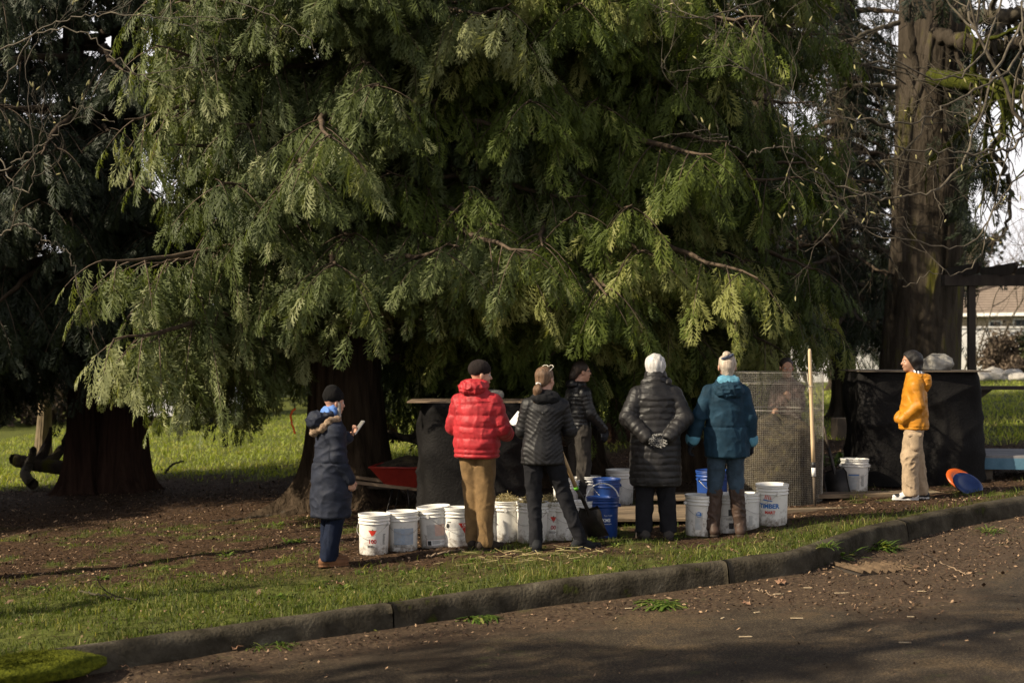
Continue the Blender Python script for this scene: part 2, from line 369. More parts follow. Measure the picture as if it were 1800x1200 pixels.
def leaves(name, mat, x, y, z, size, flat=.5):
    nn = len(x); a = rng.uniform(0, 2 * np.pi, nn)
    u = np.stack([np.cos(a), np.sin(a), rng.normal(0, flat, nn)], -1); u /= np.linalg.norm(u, axis=1)[:, None]
    v = np.stack([-np.sin(a), np.cos(a), rng.normal(0, flat, nn)], -1); v /= np.linalg.norm(v, axis=1)[:, None]
    c = np.stack([x, y, z + size * .15], -1); s = size[:, None]; cu = rng.uniform(0, .35, nn)[:, None] * s * np.array([[0, 0, 1.0]])
    w = rng.uniform(.25, .6, nn)[:, None]
    V = np.stack([c - u * s, c - v * s * w + cu * .3, c + u * s + cu, c + v * s * w + cu * .6], 1)
    k = np.arange(nn)[:, None] * 4
    return mesh_from(name, V.reshape(-1, 3), k + np.array([[0, 1, 2, 3]]), mat, smooth=False, tint=np.repeat(rng.beta(1.2, 1.6, nn), 4))
m_litter = M('leaf_litter', (.022, .012, .007), (.095, .054, .030), 5, .85, tint=True, c3=(.34, .22, .13), lo=.1, hi=.66)
x, y = scatter(210000, -9, 10, 7, 26); s_ = kerb_s(x, y); gr = grassiness(x, y)
keep = (s_ > .1) & (rng.random(len(x)) < np.clip(1.05 - gr, .38, .9) * np.interp(y, [12, 26], [1, .55])); x, y = x[keep], y[keep]
tag(leaves('leaf_litter', m_litter, x, y, ground(x, y), rng.uniform(.006, .022, len(x)) * np.where(rng.random(len(x)) < .05, 1.9, 1)), 'brown leaf litter and bark crumbs covering the ground under the cedars', 'leaf litter', kind='stuff')
x, y = scatter(110000, -6.5, 8.5, 5, 15.5); rd = road_dirt(x, y); s_ = kerb_s(x, y)
keep = (s_ < -.12) & (rng.random(len(x)) < rd * .8 + .03); x, y = x[keep], y[keep]
tag(leaves('road_debris', m_litter, x, y, roadz(x, y) + .008, rng.uniform(.006, .020, len(x)) * np.where(rng.random(len(x)) < .03, 1.9, 1)), 'dead leaves and crumbs gathered in the gutter', 'leaf debris', kind='stuff')
# chips and single pale leaves on the asphalt
# ---------------------------------------------------------------- trees
def frond_template(seed, n=8):
    r = np.random.default_rng(seed); V = []
    def rach(t): return np.array([t - .12 * t * t, .04 * math.sin(3 * t + seed), -.28 * t * t])
    for t in np.linspace(.05, .96, n):
        for sd_ in (-1, 1):
            tt = t + r.normal(0, .012); ln = .46 * math.sin(math.pi * (tt * .72 + .2)) ** .8 * r.uniform(.75, 1.15)
            a = r.uniform(.65, .95) - .25 * tt
            d = np.array([math.cos(a), sd_ * math.sin(a), -.22 - .3 * r.random()]); d /= np.linalg.norm(d)
            p = rach(tt); w = np.cross(d, [0, 0, 1]); w /= np.linalg.norm(w); w = w + np.array([0, 0, r.normal(0, .35)])
            wd = r.uniform(.020, .030); q = p + d * ln * .45 + np.array([0, 0, .02]); e = p + d * ln + np.array([0, 0, -.10 * ln])
            V += [p, q + w * wd, e, q - w * wd]
            if n > 6:      # forked side lobes give the lacy outline
                for (u_, sg2, l2) in ((.22, 1, .42), (.42, -1, .40), (.60, 1, .30)):
                    d2 = norm(d + np.cross([0, 0, 1], d) * sg2 * .75 + np.array([0, 0, -.1])); p2 = p + d * ln * u_ + np.array([0, 0, .01]); e2 = p2 + d2 * ln * l2
                    w2 = np.cross(d2, [0, 0, 1]) + np.array([0, 0, r.normal(0, .4)]); V += [p2, p2 * .45 + e2 * .55 + w2 * .017, e2, p2 * .45 + e2 * .55 - w2 * .017]
    p = rach(.9); e = rach(1.12); V += [p, (p + e) / 2 + [0, .035, 0], e, (p + e) / 2 - [0, .035, 0]]
    return np.array(V)
TPL = np.array([frond_template(s) for s in range(6)])
TPL_C = np.array([frond_template(s, 5) for s in range(6)])

def norm(a): return a / (np.linalg.norm(a, axis=-1, keepdims=True) + 1e-9)

def fronds(pos, d, nrm, sc, tint, rg, coarse=False):
    T = TPL_C if coarse else TPL
    d = norm(d); y = norm(np.cross(nrm, d)); z = np.cross(d, y)
    R = np.stack([d, y, z], 1) * sc[:, None, None]
    V = np.einsum('nkj,nji->nki', T[rg.integers(0, len(T), len(pos))], R) + pos[:, None]
    nv = V.shape[1]
    tt = np.repeat(tint, nv) + rg.normal(0, .05, len(tint) * nv)
    return V.reshape(-1, 3), tt

def cedar_parts(seed, H=14, zlo=3.0, zhi=9.0, RC=4.6, nl=46, dens=1.0, face=None, sag=1.0, fs=.37, r0=.45, zupper=True, low=(), xl=None, tintoff=0.0, minL=.45, up_n=40):
    """foliage and limb geometry of a western cedar standing at the origin"""
    rg = np.random.default_rng(seed); limbs = NP(); VV = []; TT = []
    def do_limb(z0, phi, L, coarse, ls):
        if xl and math.cos(phi) < 0: L = min(L, xl / -math.cos(phi) * rg.uniform(.8, 1.05))
        out = np.array([math.cos(phi), math.sin(phi), 0]); side = np.array([-math.sin(phi), math.cos(phi), 0])
        m = 18; s = np.linspace(0, 1, m); cv = rg.normal(0, .25)
        dz = L * (.16 * s - (.52 * sag + rg.normal(0, .07)) * s ** 2 + .22 * s ** 4)
        Pp = np.outer(s * L, out) + np.outer(cv * L * .25 * s ** 2 + .03 * L * np.sin(5 * s + phi * 3), side); Pp[:, 2] += z0 + dz
        Pp += rg.normal(0, .012, Pp.shape)
        v, q = tube_np(Pp, np.linspace(.045 + .012 * L, .008, m), 5); limbs.add(v, q)
        tone = rg.normal(.42, .13) + tintoff
        step = (.15 if not coarse else .4) / dens; k = int(L * .85 / step)
        for i in range(k):
            t = .14 + .86 * (i + rg.random()) / k
            j = t * (m - 1); a = int(min(j, m - 2)); p = Pp[a] + (Pp[a + 1] - Pp[a]) * (j - a); tg = Pp[min(a + 1, m - 1)] - Pp[a]; tg /= np.linalg.norm(tg)
            sg = 1 if (i % 2) else -1
            l2 = (.35 + .85 * (1 - t) ** .6 * min(1, t * 3)) * ls * rg.uniform(.7, 1.2)
            if i == k - 1: l2 = .4 * ls
            ang = rg.uniform(.5, 1.1)
            d2 = tg * math.cos(ang) + side * sg * math.sin(ang); d2[2] -= rg.uniform(.05, .5)
            m2 = 6; s2 = np.linspace(0, 1, m2)
            P2 = p + np.outer(s2 * l2, d2 / np.linalg.norm(d2)); P2[:, 2] -= (.30 + .35 * rg.random()) * l2 * s2 ** 2
            v, q = tube_np(P2, np.linspace(.010, .003, m2), 3); limbs.add(v, q)
            nf = max(3, int(l2 / (.085 if not coarse else .2) * dens))
            tf = np.linspace(.08, 1, nf) + rg.normal(0, .02, nf); tf = np.clip(tf, 0, 1); idx = np.clip((tf * (m2 - 1)).astype(int), 0, m2 - 2); fr = tf * (m2 - 1) - idx
            pf = P2[idx] + (P2[idx + 1] - P2[idx]) * fr[:, None]
            dd = norm((P2[-1] - P2[0])[None])[0]
            sideways = np.cross(dd, [0, 0, 1]); sideways /= np.linalg.norm(sideways)
            sgn = np.where(np.arange(nf) % 2 == 0, 1, -1)
            dirs = dd * rg.uniform(.5, .9, nf)[:, None] + sideways * (sgn * rg.uniform(.3, .8, nf))[:, None]
            dirs[:, 2] -= rg.uniform(.55, 1.7, nf)
            dirs[-1] = dd + [0, 0, -.25]
            nr = np.array([0, 0, 1.0]) + out * .5 + rg.normal(0, .38, (nf, 3))
            sc = fs * (1.9 if coarse else 1) * rg.uniform(.7, 1.25, nf) * np.interp(tf, [0, .6, 1], [1.05, 1.1, .8]) * (1 if L > 1 else .8)
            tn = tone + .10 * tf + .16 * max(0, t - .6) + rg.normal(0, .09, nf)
            tn = np.where(rg.random(nf) < .02, 1.1, tn)
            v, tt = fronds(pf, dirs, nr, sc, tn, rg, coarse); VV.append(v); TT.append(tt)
    for i in range(nl):
        u = (i + rg.random()) / nl; z0 = zlo + (zhi - zlo) * u
        phi = rg.uniform(0, 2 * math.pi)
        if face is not None and rg.random() < .72: phi = face + rg.normal(0, .85)
        L = RC * rg.uniform(.62, 1.05) * (1 - .45 * (z0 - zlo) / max(1, H - zlo))
        do_limb(z0, phi, max(L, minL), False, 1.0)
    for (z0, phi, L) in low: do_limb(z0, phi, L, False, 1.0)
    if zupper:
        for i in range(up_n):
            u = (i + rg.random()) / up_n; z0 = zhi + (H - zhi) * u
            do_limb(z0, rg.uniform(0, 6.283), RC * rg.uniform(.7, 1) * max(.15, (1 - (z0 - zlo) / (H + 2 - zlo))), True, 1.3)
    V = np.concatenate(VV); T = np.clip(np.concatenate(TT), 0, 1.2)
    Q = np.arange(len(V)).reshape(-1, 4)
    return (V, Q, T), limbs

def trunk_parts(seed, H, r0, flare=.9, lean=(0, 0), fl=8, stems=None, taper=.75, nA=64, root=.5, fa=1.0):
    rg = np.random.default_rng(seed); out = NP()
    for (sx, sy, r, ph, lx, ly) in (stems or [(0, 0, r0, seed, lean[0], lean[1])]):
        z = np.concatenate([np.linspace(-.35, 2.2, 44), np.linspace(2.3, H, 60)]); a = np.linspace(0, 2 * np.pi, nA, endpoint=False)
        Z, A = np.meshgrid(z, a, indexing='ij'); zz = np.clip(Z, 0, None)
        rad = r * (1 - taper * zz / H) + r * flare * np.exp(-zz / root) * (.75 + .35 * np.sin(fl * .5 * A + ph) + .25 * np.sin(fl * A * 1.0 + ph * 2))
        rad = rad + r * .55 * np.exp(-zz / .14) * np.clip(np.sin(fl * .5 * A + ph) + .6 * np.sin(fl * A * 1.5 + ph * 3), 0, 2)
        rad *= 1 + .045 * fa * np.sin(fl * 2 * A + 1.5 * np.sin(Z * .7) + ph) + .02 * np.sin(31 * A + 3 * np.sin(Z * 1.3))
        rad *= 1 + .035 * n3(A * 9 + 4, np.zeros_like(A), Z * .9 + ph) - .02 + .018 * n3(A * 30, Z * 2.2, np.zeros_like(A) + ph)
        rad = np.where(Z < 0, rad * 1.15, rad)
        X = sx + lx * zz / H + .05 * np.sin(zz * .6 + ph) * np.clip(zz / 3, 0, 1) + rad * np.cos(A); Y = sy + ly * zz / H + rad * np.sin(A)
        V = np.stack([X, Y, Z], -1).reshape(-1, 3); m = len(z); i = np.arange(m - 1)[:, None] * nA; j = np.arange(nA)[None]; k = (j + 1) % nA
        out.add(V, np.stack([i + j, i + k, i + nA + k, i + nA + j], -1).reshape(-1, 4))
    return out

def make_cedar(name, label, loc, rz, crown, limbs, trunk, mf, mbk, group=None, cat='tree'):
    r = empty(name, loc, rz); tag(r, label, cat, group)
    trunk.build('trunk', mbk, r)
    (V, Q, T) = crown
    mesh_from('crown', V, Q, mf, r, smooth=False, tint=T)
    limbs.build('limbs', m_twig, r)
    return r
def copy_tree(o, loc, rz, sc, label, mats=None):
    c = o.copy(); C.objects.link(c); c.location = loc; c.rotation_euler = (0, 0, rz); c.scale = (sc, sc, sc); c['label'] = label
    for ch in o.children:
        k = ch.copy(); C.objects.link(k); k.parent = c
        if mats and ch.name.split('.')[0] in mats:
            k.material_slots[0].link = 'OBJECT'; k.material_slots[0].material = mats[ch.name.split('.')[0]]
    return c
def gl(x, y, dz=0.0): return Vector((x, y, float(ground(x, y)) + dz))

GC = 'cedars standing round the work party'
# the great cedar whose flared trunk stands behind the person in the navy coat
c1, l1 = cedar_parts(11, H=15, zlo=2.8, zhi=7.4, RC=3.65, nl=62, face=-1.75, r0=.5, xl=2.35, sag=1.0, low=[(2.6, -2.75, 3.1), (2.3, -2.95, 2.7), (2.5, 3.2, 2.5), (2.2, -2.5, 2.6), (2.1, 2.9, 2.6), (2.5, -2.2, 3.6), (1.9, 3.1, 2.2), (2.4, .6, 2.6), (2.2, .25, 2.4), (2.0, 1.0, 2.4), (1.8, .5, 2.0)])
cedarA = make_cedar('cedar_tree', 'great cedar with flared trunk directly behind the person in the navy coat', gl(-2.05, 17.6), 0, c1, l1,
    trunk_parts(3, 14, .46, .62, fl=9, root=.6), m_foliage_b, m_bark, GC)
c2, l2 = cedar_parts(23, H=15, zlo=2.5, zhi=7.6, RC=4.3, nl=70, face=-1.6, low=[(2.4, -2.3, 2.6), (2.3, -1.9, 2.5), (2.2, -1.5, 2.4), (2.3, -1.1, 2.6), (2.1, -.7, 2.4), (1.9, -1.3, 2.2), (1.9, -1.9, 2.1), (2.1, -.3, 2.6), (2.0, 3.0, 2.4)])
cedarB = make_cedar('cedar_tree', 'broad cedar whose hanging boughs form the green wall above the people in the middle', gl(.75, 19.0), 0, c2, l2,
    trunk_parts(5, 14, .42, .6, fl=8), m_foliage, m_bark, GC)
c3, l3 = cedar_parts(37, H=14, zlo=2.6, zhi=7.4, RC=2.5, nl=42, face=-1.9, low=[(2.4, -2.0, 2.1), (2.2, -1.2, 2.0), (2.3, -.4, 2.0), (2.0, -1.6, 1.9)])
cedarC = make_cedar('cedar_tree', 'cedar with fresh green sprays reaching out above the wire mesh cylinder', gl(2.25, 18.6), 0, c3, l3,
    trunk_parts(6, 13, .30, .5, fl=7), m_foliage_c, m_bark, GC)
# dark cedar at far left with two stems
c4, l4 = cedar_parts(41, H=15, zlo=3.2, zhi=8.5, RC=4.2, nl=52, face=-1.4, dens=.85, low=[(2.7, -1.8, 2.8), (2.5, -2.4, 2.8), (2.6, -1.2, 2.6), (2.3, 2.9, 3.0), (2.4, 3.5, 3.2), (2.2, .1, 2.0), (2.0, -2.9, 3.0), (2.2, -.6, 2.2), (1.8, 3.2, 2.6)])
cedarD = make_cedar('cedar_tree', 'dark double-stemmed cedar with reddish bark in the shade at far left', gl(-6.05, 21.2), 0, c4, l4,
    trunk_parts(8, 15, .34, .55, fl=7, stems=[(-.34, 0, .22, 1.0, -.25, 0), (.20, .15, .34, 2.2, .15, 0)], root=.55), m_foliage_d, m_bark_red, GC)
GD = 'trees further back behind the cedars'
copy_tree(cedarD, gl(-10.2, 20.3), 1.1, 1.0, 'shaded cedar at the left edge beyond the fallen dark branch')
tree_e = copy_tree(cedarB, gl(-11.0, 18.6), 2.2, 1.0, 'cedar just outside the left edge, only its dark hanging boughs in view')
copy_tree(cedarD, gl(-3.05, 30.0), 2.7, 1.0, 'dark cedar standing back behind the great flared trunk')['group'] = GD
copy_tree(cedarC, gl(-.6, 25.5), 1.2, 1.05, 'cedar in deep shade behind the fabric wrapped bin')['group'] = GD
copy_tree(cedarD, gl(2.2, 26.5), 4.0, .95, 'dark cedar behind the broad middle cedar')['group'] = GD
# airy hanging conifer against the sky between the cedar and the big trunk
c5, l5 = cedar_parts(53, H=16, zlo=2.1, zhi=11, RC=3.3, nl=66, dens=.62, sag=1.15, fs=.40, up_n=26)
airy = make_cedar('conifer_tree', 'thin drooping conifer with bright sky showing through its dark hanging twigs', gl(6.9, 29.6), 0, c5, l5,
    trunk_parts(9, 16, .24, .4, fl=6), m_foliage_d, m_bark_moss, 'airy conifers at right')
copy_tree(airy, gl(6.0, 33.5), 3.6, 1.0, 'second thin drooping conifer close behind the first')
copy_tree(airy, gl(27.4, 84.0), 2.0, .55, 'small conifer above the tiled roof just right of the massive trunk')
copy_tree(airy, gl(10.2, 45), 1.0, .7, 'drooping conifer further back behind the thin drooping conifer')
# the massive trunk at right
BT = gl(7.68, 27.0)
bt = empty('big_tree', BT); tag(bt, 'massive mossy tree trunk rising at right behind the person in yellow', 'tree')
tp = trunk_parts(12, 15, .72, .16, fl=10, lean=(.75, 0), taper=.22, nA=96, fa=.35); tk = tp.build('trunk', m_bark_moss, bt)
def wob(p, amp, rg): return p + rg.normal(0, amp, p.shape)
def polyline(pts, n=24, amp=.02, seed=0):
    pts = np.array([tuple(p) for p in pts], float); t = np.linspace(0, len(pts) - 1, n); i = np.clip(t.astype(int), 0, len(pts) - 2); f = (t - i)
    p0 = pts[np.clip(i - 1, 0, None)]; p1 = pts[i]; p2 = pts[i + 1]; p3 = pts[np.clip(i + 2, None, len(pts) - 1)]; f = f[:, None]
    q = .5 * ((2 * p1) + (-p0 + p2) * f + (2 * p0 - 5 * p1 + 4 * p2 - p3) * f ** 2 + (-p0 + 3 * p1 - 3 * p2 + p3) * f ** 3)
    w = np.random.default_rng(seed).normal(0, amp, q.shape); w[0] = 0
    return q + w
def limb_obj(name, pts, r0, r1, mat, parent, seed, amp=.03, n=30, twigs=0, tl=.8, drop=0.0):
    q = polyline(pts, n, amp, seed); nb = NP(); v, f = tube_np(q, np.linspace(r0, r1, n), 9); nb.add(v, f)
    rg = np.random.default_rng(seed + 100)
    for _ in range(twigs):
        i = rg.integers(3, n - 1); grow(nb, q[i], norm((q[i] - q[i - 1]) * .6 + rg.normal(0, .6, 3) * np.linalg.norm(q[i] - q[i - 1]))[0 if False else slice(None)], tl * rg.uniform(.5, 1.2), max(r1 * .6, .008), 2, rg, drop)
    # express in the parent's frame
    for k in range(len(nb.V)): nb.V[k] = nb.V[k] - np.array(parent.location)
    return nb.build(name, mat, parent)
def grow(nb, p, d, L, r, depth, rg, drop=0.0, sides=4, tips=None):
    n = 7; q = [np.array(p, float)]; d = np.array(d, float)
    for i in range(n - 1):
        d = d + rg.normal(0, .20, 3) + np.array([0, 0, (.10 if drop == 0 else -drop)]); d /= np.linalg.norm(d); q.append(q[-1] + d * L / (n - 1))
    q = np.array(q); v, f = tube_np(q, np.linspace(r, r * .45, n), sides if depth > 0 else 3); nb.add(v, f)
    if tips is not None and depth == 0: tips.append((q[-1], d.copy()))
    if depth > 0:
        for k in range(rg.integers(2, 5)):
            i = rg.integers(2, n); dd = norm(q[i] - q[i - 1]) + rg.normal(0, .55, 3); grow(nb, q[i], norm(dd), L * rg.uniform(.4, .75), r * .55, depth - 1, rg, drop, sides, tips)
D = 25.9
# mossy stem climbing the left side of the trunk and the limbs on its right
limb_obj('climbing_stem', [at(1582, 460, D), at(1588, 330, D - .15), at(1597, 215, D - .2), at(1625, 130, D - .2), at(1640, 60, D - .15), at(1668, -30, D)], .11, .07, m_bark_moss, bt, 1, .01)
limb_obj('climbing_stem', [at(1615, 160, D - .1), at(1606, 80, D - .2), at(1598, 10, D), at(1590, -40, D)], .07, .05, m_bark_moss, bt, 2, .02)
limb_obj('limb', [at(1640, 135, D - .2), at(1700, 145, D - 1), at(1745, 157, D - 1.5), at(1800, 160, D - 2), at(1880, 150, D - 2.5)], .17, .11, m_moss, bt, 3, .02, twigs=10, tl=1.6, drop=.18)
limb_obj('limb', [at(1650, 60, D - .2), at(1700, 78, D - 1), at(1760, 82, D - 1.2), at(1800, 73, D - 1.5), at(1870, 60, D - 2)], .13, .09, m_bark_moss, bt, 4, .03, twigs=8, tl=1.4, drop=.2)
limb_obj('limb', [at(1690, 25, D), at(1750, 27, D - 1), at(1800, 24, D - 1.5), at(1880, 10, D - 2)], .14, .10, m_twig_dark, bt, 5, .03, twigs=8, tl=1.4, drop=.2)
limb_obj('limb', [at(1760, 80, D - 1.2), at(1790, 110, D - 1), at(1770, 150, D - 1), at(1768, 210, D - 1), at(1745, 262, D - 1)], .09, .05, m_twig_dark, bt, 6, .03, twigs=8, tl=.9, drop=.3)
limb_obj('limb', [at(1745, 262, D - 1), at(1772, 310, D - 1), at(1782, 350, D - 1), at(1770, 395, D - 1), at(1755, 425, D - 1)], .055, .02, m_twig_dark, bt, 7, .04, twigs=3, tl=.5, drop=.3)
limb_obj('limb', [at(1580, 40, D), at(1520, 60, D - .5), at(1450, 90, D - 1), at(1400, 130, D - 1.4)], .05, .015, m_twig_dark, bt, 8, .012, twigs=14, tl=1.2, drop=.2)
limb_obj('limb', [at(1575, 152, D), at(1500, 150, D - .5), at(1440, 148, D - .8), at(1370, 150, D - 1.2)], .05, .015, m_twig_dark, bt, 9, .012, twigs=14, tl=1.1, drop=.3)
limb_obj('limb', [at(1575, 230, D), at(1510, 200, D - .5), at(1460, 170, D - .8), at(1390, 110, D - 1.2)], .035, .012, m_twig_dark, bt, 10, .012, twigs=14, tl=1.1, drop=.3)
# hanging needle sprays from those right-hand limbs
rg = np.random.default_rng(77); Pf = []
for (a, b_) in [((1700, 90), (1800, 90)), ((1690, 230), (1745, 330)), ((1690, 150), (1720, 300)), ((1740, 20), (1800, 100)), ((1600, -20), (1800, 20)), ((1695, 330), (1725, 440))]:
    for k in range(42):
        t = rg.random(); Pf.append(tuple(at(a[0] + (b_[0] - a[0]) * t + rg.normal(0, 14), a[1] + (b_[1] - a[1]) * t + rg.normal(0, 14), 25.4 + rg.normal(0, .5))))
Pf = np.array(Pf) - np.array(BT); k = len(Pf)
v, t = fronds(Pf, np.stack([rg.normal(0, .35, k), rg.normal(0, .35, k), -np.ones(k)], -1), rg.normal(0, 1, (k, 3)), rg.uniform(.3, .6, k), rg.uniform(.1, .5, k), rg)
mesh_from('crown', v, np.arange(len(v)).reshape(-1, 4), m_foliage_d, bt, smooth=False, tint=t)

# mossy trunk seen at top between the cedar and the big tree
r = empty('mossy_tree', gl(4.05, 22.8)); tag(r, 'slim dark trunk with yellow moss patches seen above the wire mesh cylinder', 'tree')
trunk_parts(14, 14, .27, .3, fl=6).build('trunk', m_bark_moss, r)
nb = NP(); rg = np.random.default_rng(5)
for k in range(26):
    grow(nb, (0, 0, rg.uniform(2.8, 8)), norm(np.array([rg.normal(), rg.normal() - .3, .3])), rg.uniform(1.5, 2.6), .035, 3, rg, .08)
nb.build('limbs', m_twig_dark, r)

# bare magnolia branches reaching into the picture from trees beside the camera
def bare_tree(name, label, base, H, mains, seed, mat, cat='tree', r0=.13, buds=True, more=0):
    r = empty(name, base); tag(r, label, cat); rg = np.random.default_rng(seed)
    tr = NP(); q = polyline([base, Vector(base) + Vector((.1, .1, H * .5)), Vector(base) + Vector((0, 0, H))], 20, .01, seed)
    v, f = tube_np(q - np.array(base), np.linspace(r0, r0 * .5, 20), 12); tr.add(v, f); tr.build('trunk', m_bark_moss, r)
    nb = NP(); tips = []
    for (pts, ra, rb, tw) in mains:
        q = polyline([Vector(base) + Vector((0, 0, min(H, pts[0].z)))] + list(pts), 12 * len(pts), .012, seed + len(nb.V)) - np.array(base)
        v, f = tube_np(q, np.linspace(ra, rb, len(q)), 6); nb.add(v, f)
        for _ in range(int(tw * .65)):
            i = rg.integers(len(q) // 4, len(q)); L = rg.uniform(.25, .7)
            d = norm(q[i] - q[i - 1]) + rg.normal(0, .6, 3); grow(nb, q[i], norm(d), L, .0042, 2, rg, 0.0, 4, tips)
    for _ in range(more):
        z = rg.uniform(H * .45, H); a = rg.uniform(0, 6.28); grow(nb, (0, 0, z), norm(np.array([math.cos(a), math.sin(a), .7])), rg.uniform(1.8, 3), .05, 3, rg, 0.0, 5, None)
    nb.build('branches', mat, r)
    if buds and tips:
        bn = MB()
        for p, d in tips:
            if rg.random() < .30: bn.tube([p, p + d * .012, p + d * .03, p + d * .05], [.002, .007, .006, .001], 5, False)
        bn.build('buds', m_bud, r)['kind'] = 'stuff'
    return r
bare_tree('magnolia_tree', 'bare magnolia just outside the right edge, its budded twigs crossing the top right', gl(6.0, 12.3), 6.2, [
    ([at(1840, 60, 11.9), at(1800, 235, 11.6), at(1740, 265, 11.3), at(1600, 262, 11.0), at(1540, 240, 10.8), at(1500, 225, 10.7)], 0.016, .0025, 9),
    ([at(1830, -60, 11.9), at(1790, 100, 11.6), at(1700, 165, 11.3), at(1590, 215, 11.0), at(1440, 190, 10.8), at(1300, 120, 10.6), at(1180, 125, 10.4)], 0.013, .0025, 12),
    ([at(1830, -120, 12), at(1700, 130, 11.4), at(1500, 60, 11), at(1400, -40, 10.6)], 0.013, .0025, 9),
    ([at(1820, 20, 12), at(1690, 290, 11.6), at(1590, 345, 11.4), at(1480, 330, 11.2), at(1380, 260, 11), at(1310, 270, 10.9), at(1260, 235, 10.7), at(1150, 238, 10.5)], 0.013, .0025, 14),
    ([at(1820, 200, 12), at(1720, 452, 11.8), at(1640, 480, 11.7), at(1590, 505, 11.6)], 0.009, .0025, 6),
    ([at(1815, 300, 12), at(1700, 430, 11.8), at(1520, 395, 11.4), at(1430, 280, 11.2), at(1370, 240, 11)], 0.009, .0025, 8),
    ([at(1800, -80, 11), at(1500, -60, 10.6), at(1240, 30, 10.2), at(1100, -20, 10)], 0.011, .0025, 9)], 3, m_twig_grey, more=2)
bare_tree('magnolia_tree', 'bare deciduous tree just outside the left edge with thin twigs at upper left', gl(-5.3, 12.6), 5.5, [
    ([at(-40, 330, 12.2), at(30, 280, 11.9), at(90, 240, 11.7), at(135, 188, 11.6), at(200, 213, 11.5)], 0.009, .0025, 5),
    ([at(-40, 430, 12.2), at(40, 395, 11.8), at(75, 420, 11.7), at(120, 445, 11.6), at(140, 512, 11.5)], 0.010, .0025, 6),
    ([at(-30, 200, 12.2), at(60, 60, 11.8), at(160, 25, 11.6), at(260, 28, 11.4), at(440, 32, 11.2)], 0.009, .0025, 8),
    ([at(-30, 260, 12.2), at(30, 330, 11.9), at(60, 300, 11.8), at(40, 90, 11.8)], 0.009, .0025, 6),
    ([at(-30, 100, 12.2), at(120, 50, 11.8), at(215, 110, 11.6), at(290, 150, 11.5), at(335, 153, 11.4)], 0.009, .0025, 3),
    ([at(-30, -80, 12.2), at(240, -60, 11.8), at(500, 40, 11.6), at(560, 105, 11.5)], 0.010, .0025, 7)], 9, m_twig_grey, more=1)
# ---------------------------------------------------------------- people: implicit bodies and clothes turned into one skin each
def nets(D, lo, h):
    """surface nets on a regular grid; returns verts and quads"""
    s = D < 0; nx, ny, nz = D.shape
    c = np.zeros((nx - 1, ny - 1, nz - 1), np.int8)
    for a in (0, 1):
        for b_ in (0, 1):
            for d in (0, 1): c += s[a:nx - 1 + a, b_:ny - 1 + b_, d:nz - 1 + d]
    act = (c > 0) & (c < 8); ci = np.argwhere(act); idx = -np.ones(act.shape, np.int64); idx[act] = np.arange(len(ci))
    acc = np.zeros((len(ci), 3)); cnt = np.zeros(len(ci))
    corners = np.array([[a, b_, d] for a in (0, 1) for b_ in (0, 1) for d in (0, 1)])
    vals = np.stack([D[ci[:, 0] + k[0], ci[:, 1] + k[1], ci[:, 2] + k[2]] for k in corners], 1)
    for i in range(8):
        for j in range(i + 1, 8):
            if np.abs(corners[i] - corners[j]).sum() != 1: continue
            a, b_ = vals[:, i], vals[:, j]; m = (a < 0) != (b_ < 0)
            t = np.where(m, a / np.where(m, a - b_, 1), 0)
            p = corners[i] + t[:, None] * (corners[j] - corners[i]); acc += np.where(m[:, None], p, 0); cnt += m
    V = (ci + acc / cnt[:, None]) * h + lo
    Q = []
    for ax in range(3):
        u, v = [(1, 2), (2, 0), (0, 1)][ax]
        sl0 = [slice(None)] * 3; sl1 = [slice(None)] * 3; sl0[ax] = slice(0, -1); sl1[ax] = slice(1, None)
        e = s[tuple(sl0)] != s[tuple(sl1)]; inner = np.argwhere(e)
        inner = inner[(inner[:, u] > 0) & (inner[:, v] > 0) & (inner[:, u] < D.shape[u] - 1) & (inner[:, v] < D.shape[v] - 1)]
        du = np.zeros(3, int); du[u] = 1; dv = np.zeros(3, int); dv[v] = 1
        g = lambda q: idx[q[:, 0], q[:, 1], q[:, 2]]
        q = np.stack([g(inner - du - dv), g(inner - dv), g(inner), g(inner - du)], -1)
        flip = ~s[inner[:, 0], inner[:, 1], inner[:, 2]]; q[flip] = q[flip][:, ::-1]; Q.append(q)
    return V, np.concatenate(Q)

def A3(v): return np.array([float(q) for q in v])
def rotm(yaw=0, pitch=0, roll=0):
    return np.array((Matrix.Rotation(R_(yaw), 3, 'Z') @ Matrix.Rotation(R_(pitch), 3, 'X') @ Matrix.Rotation(R_(roll), 3, 'Y')))

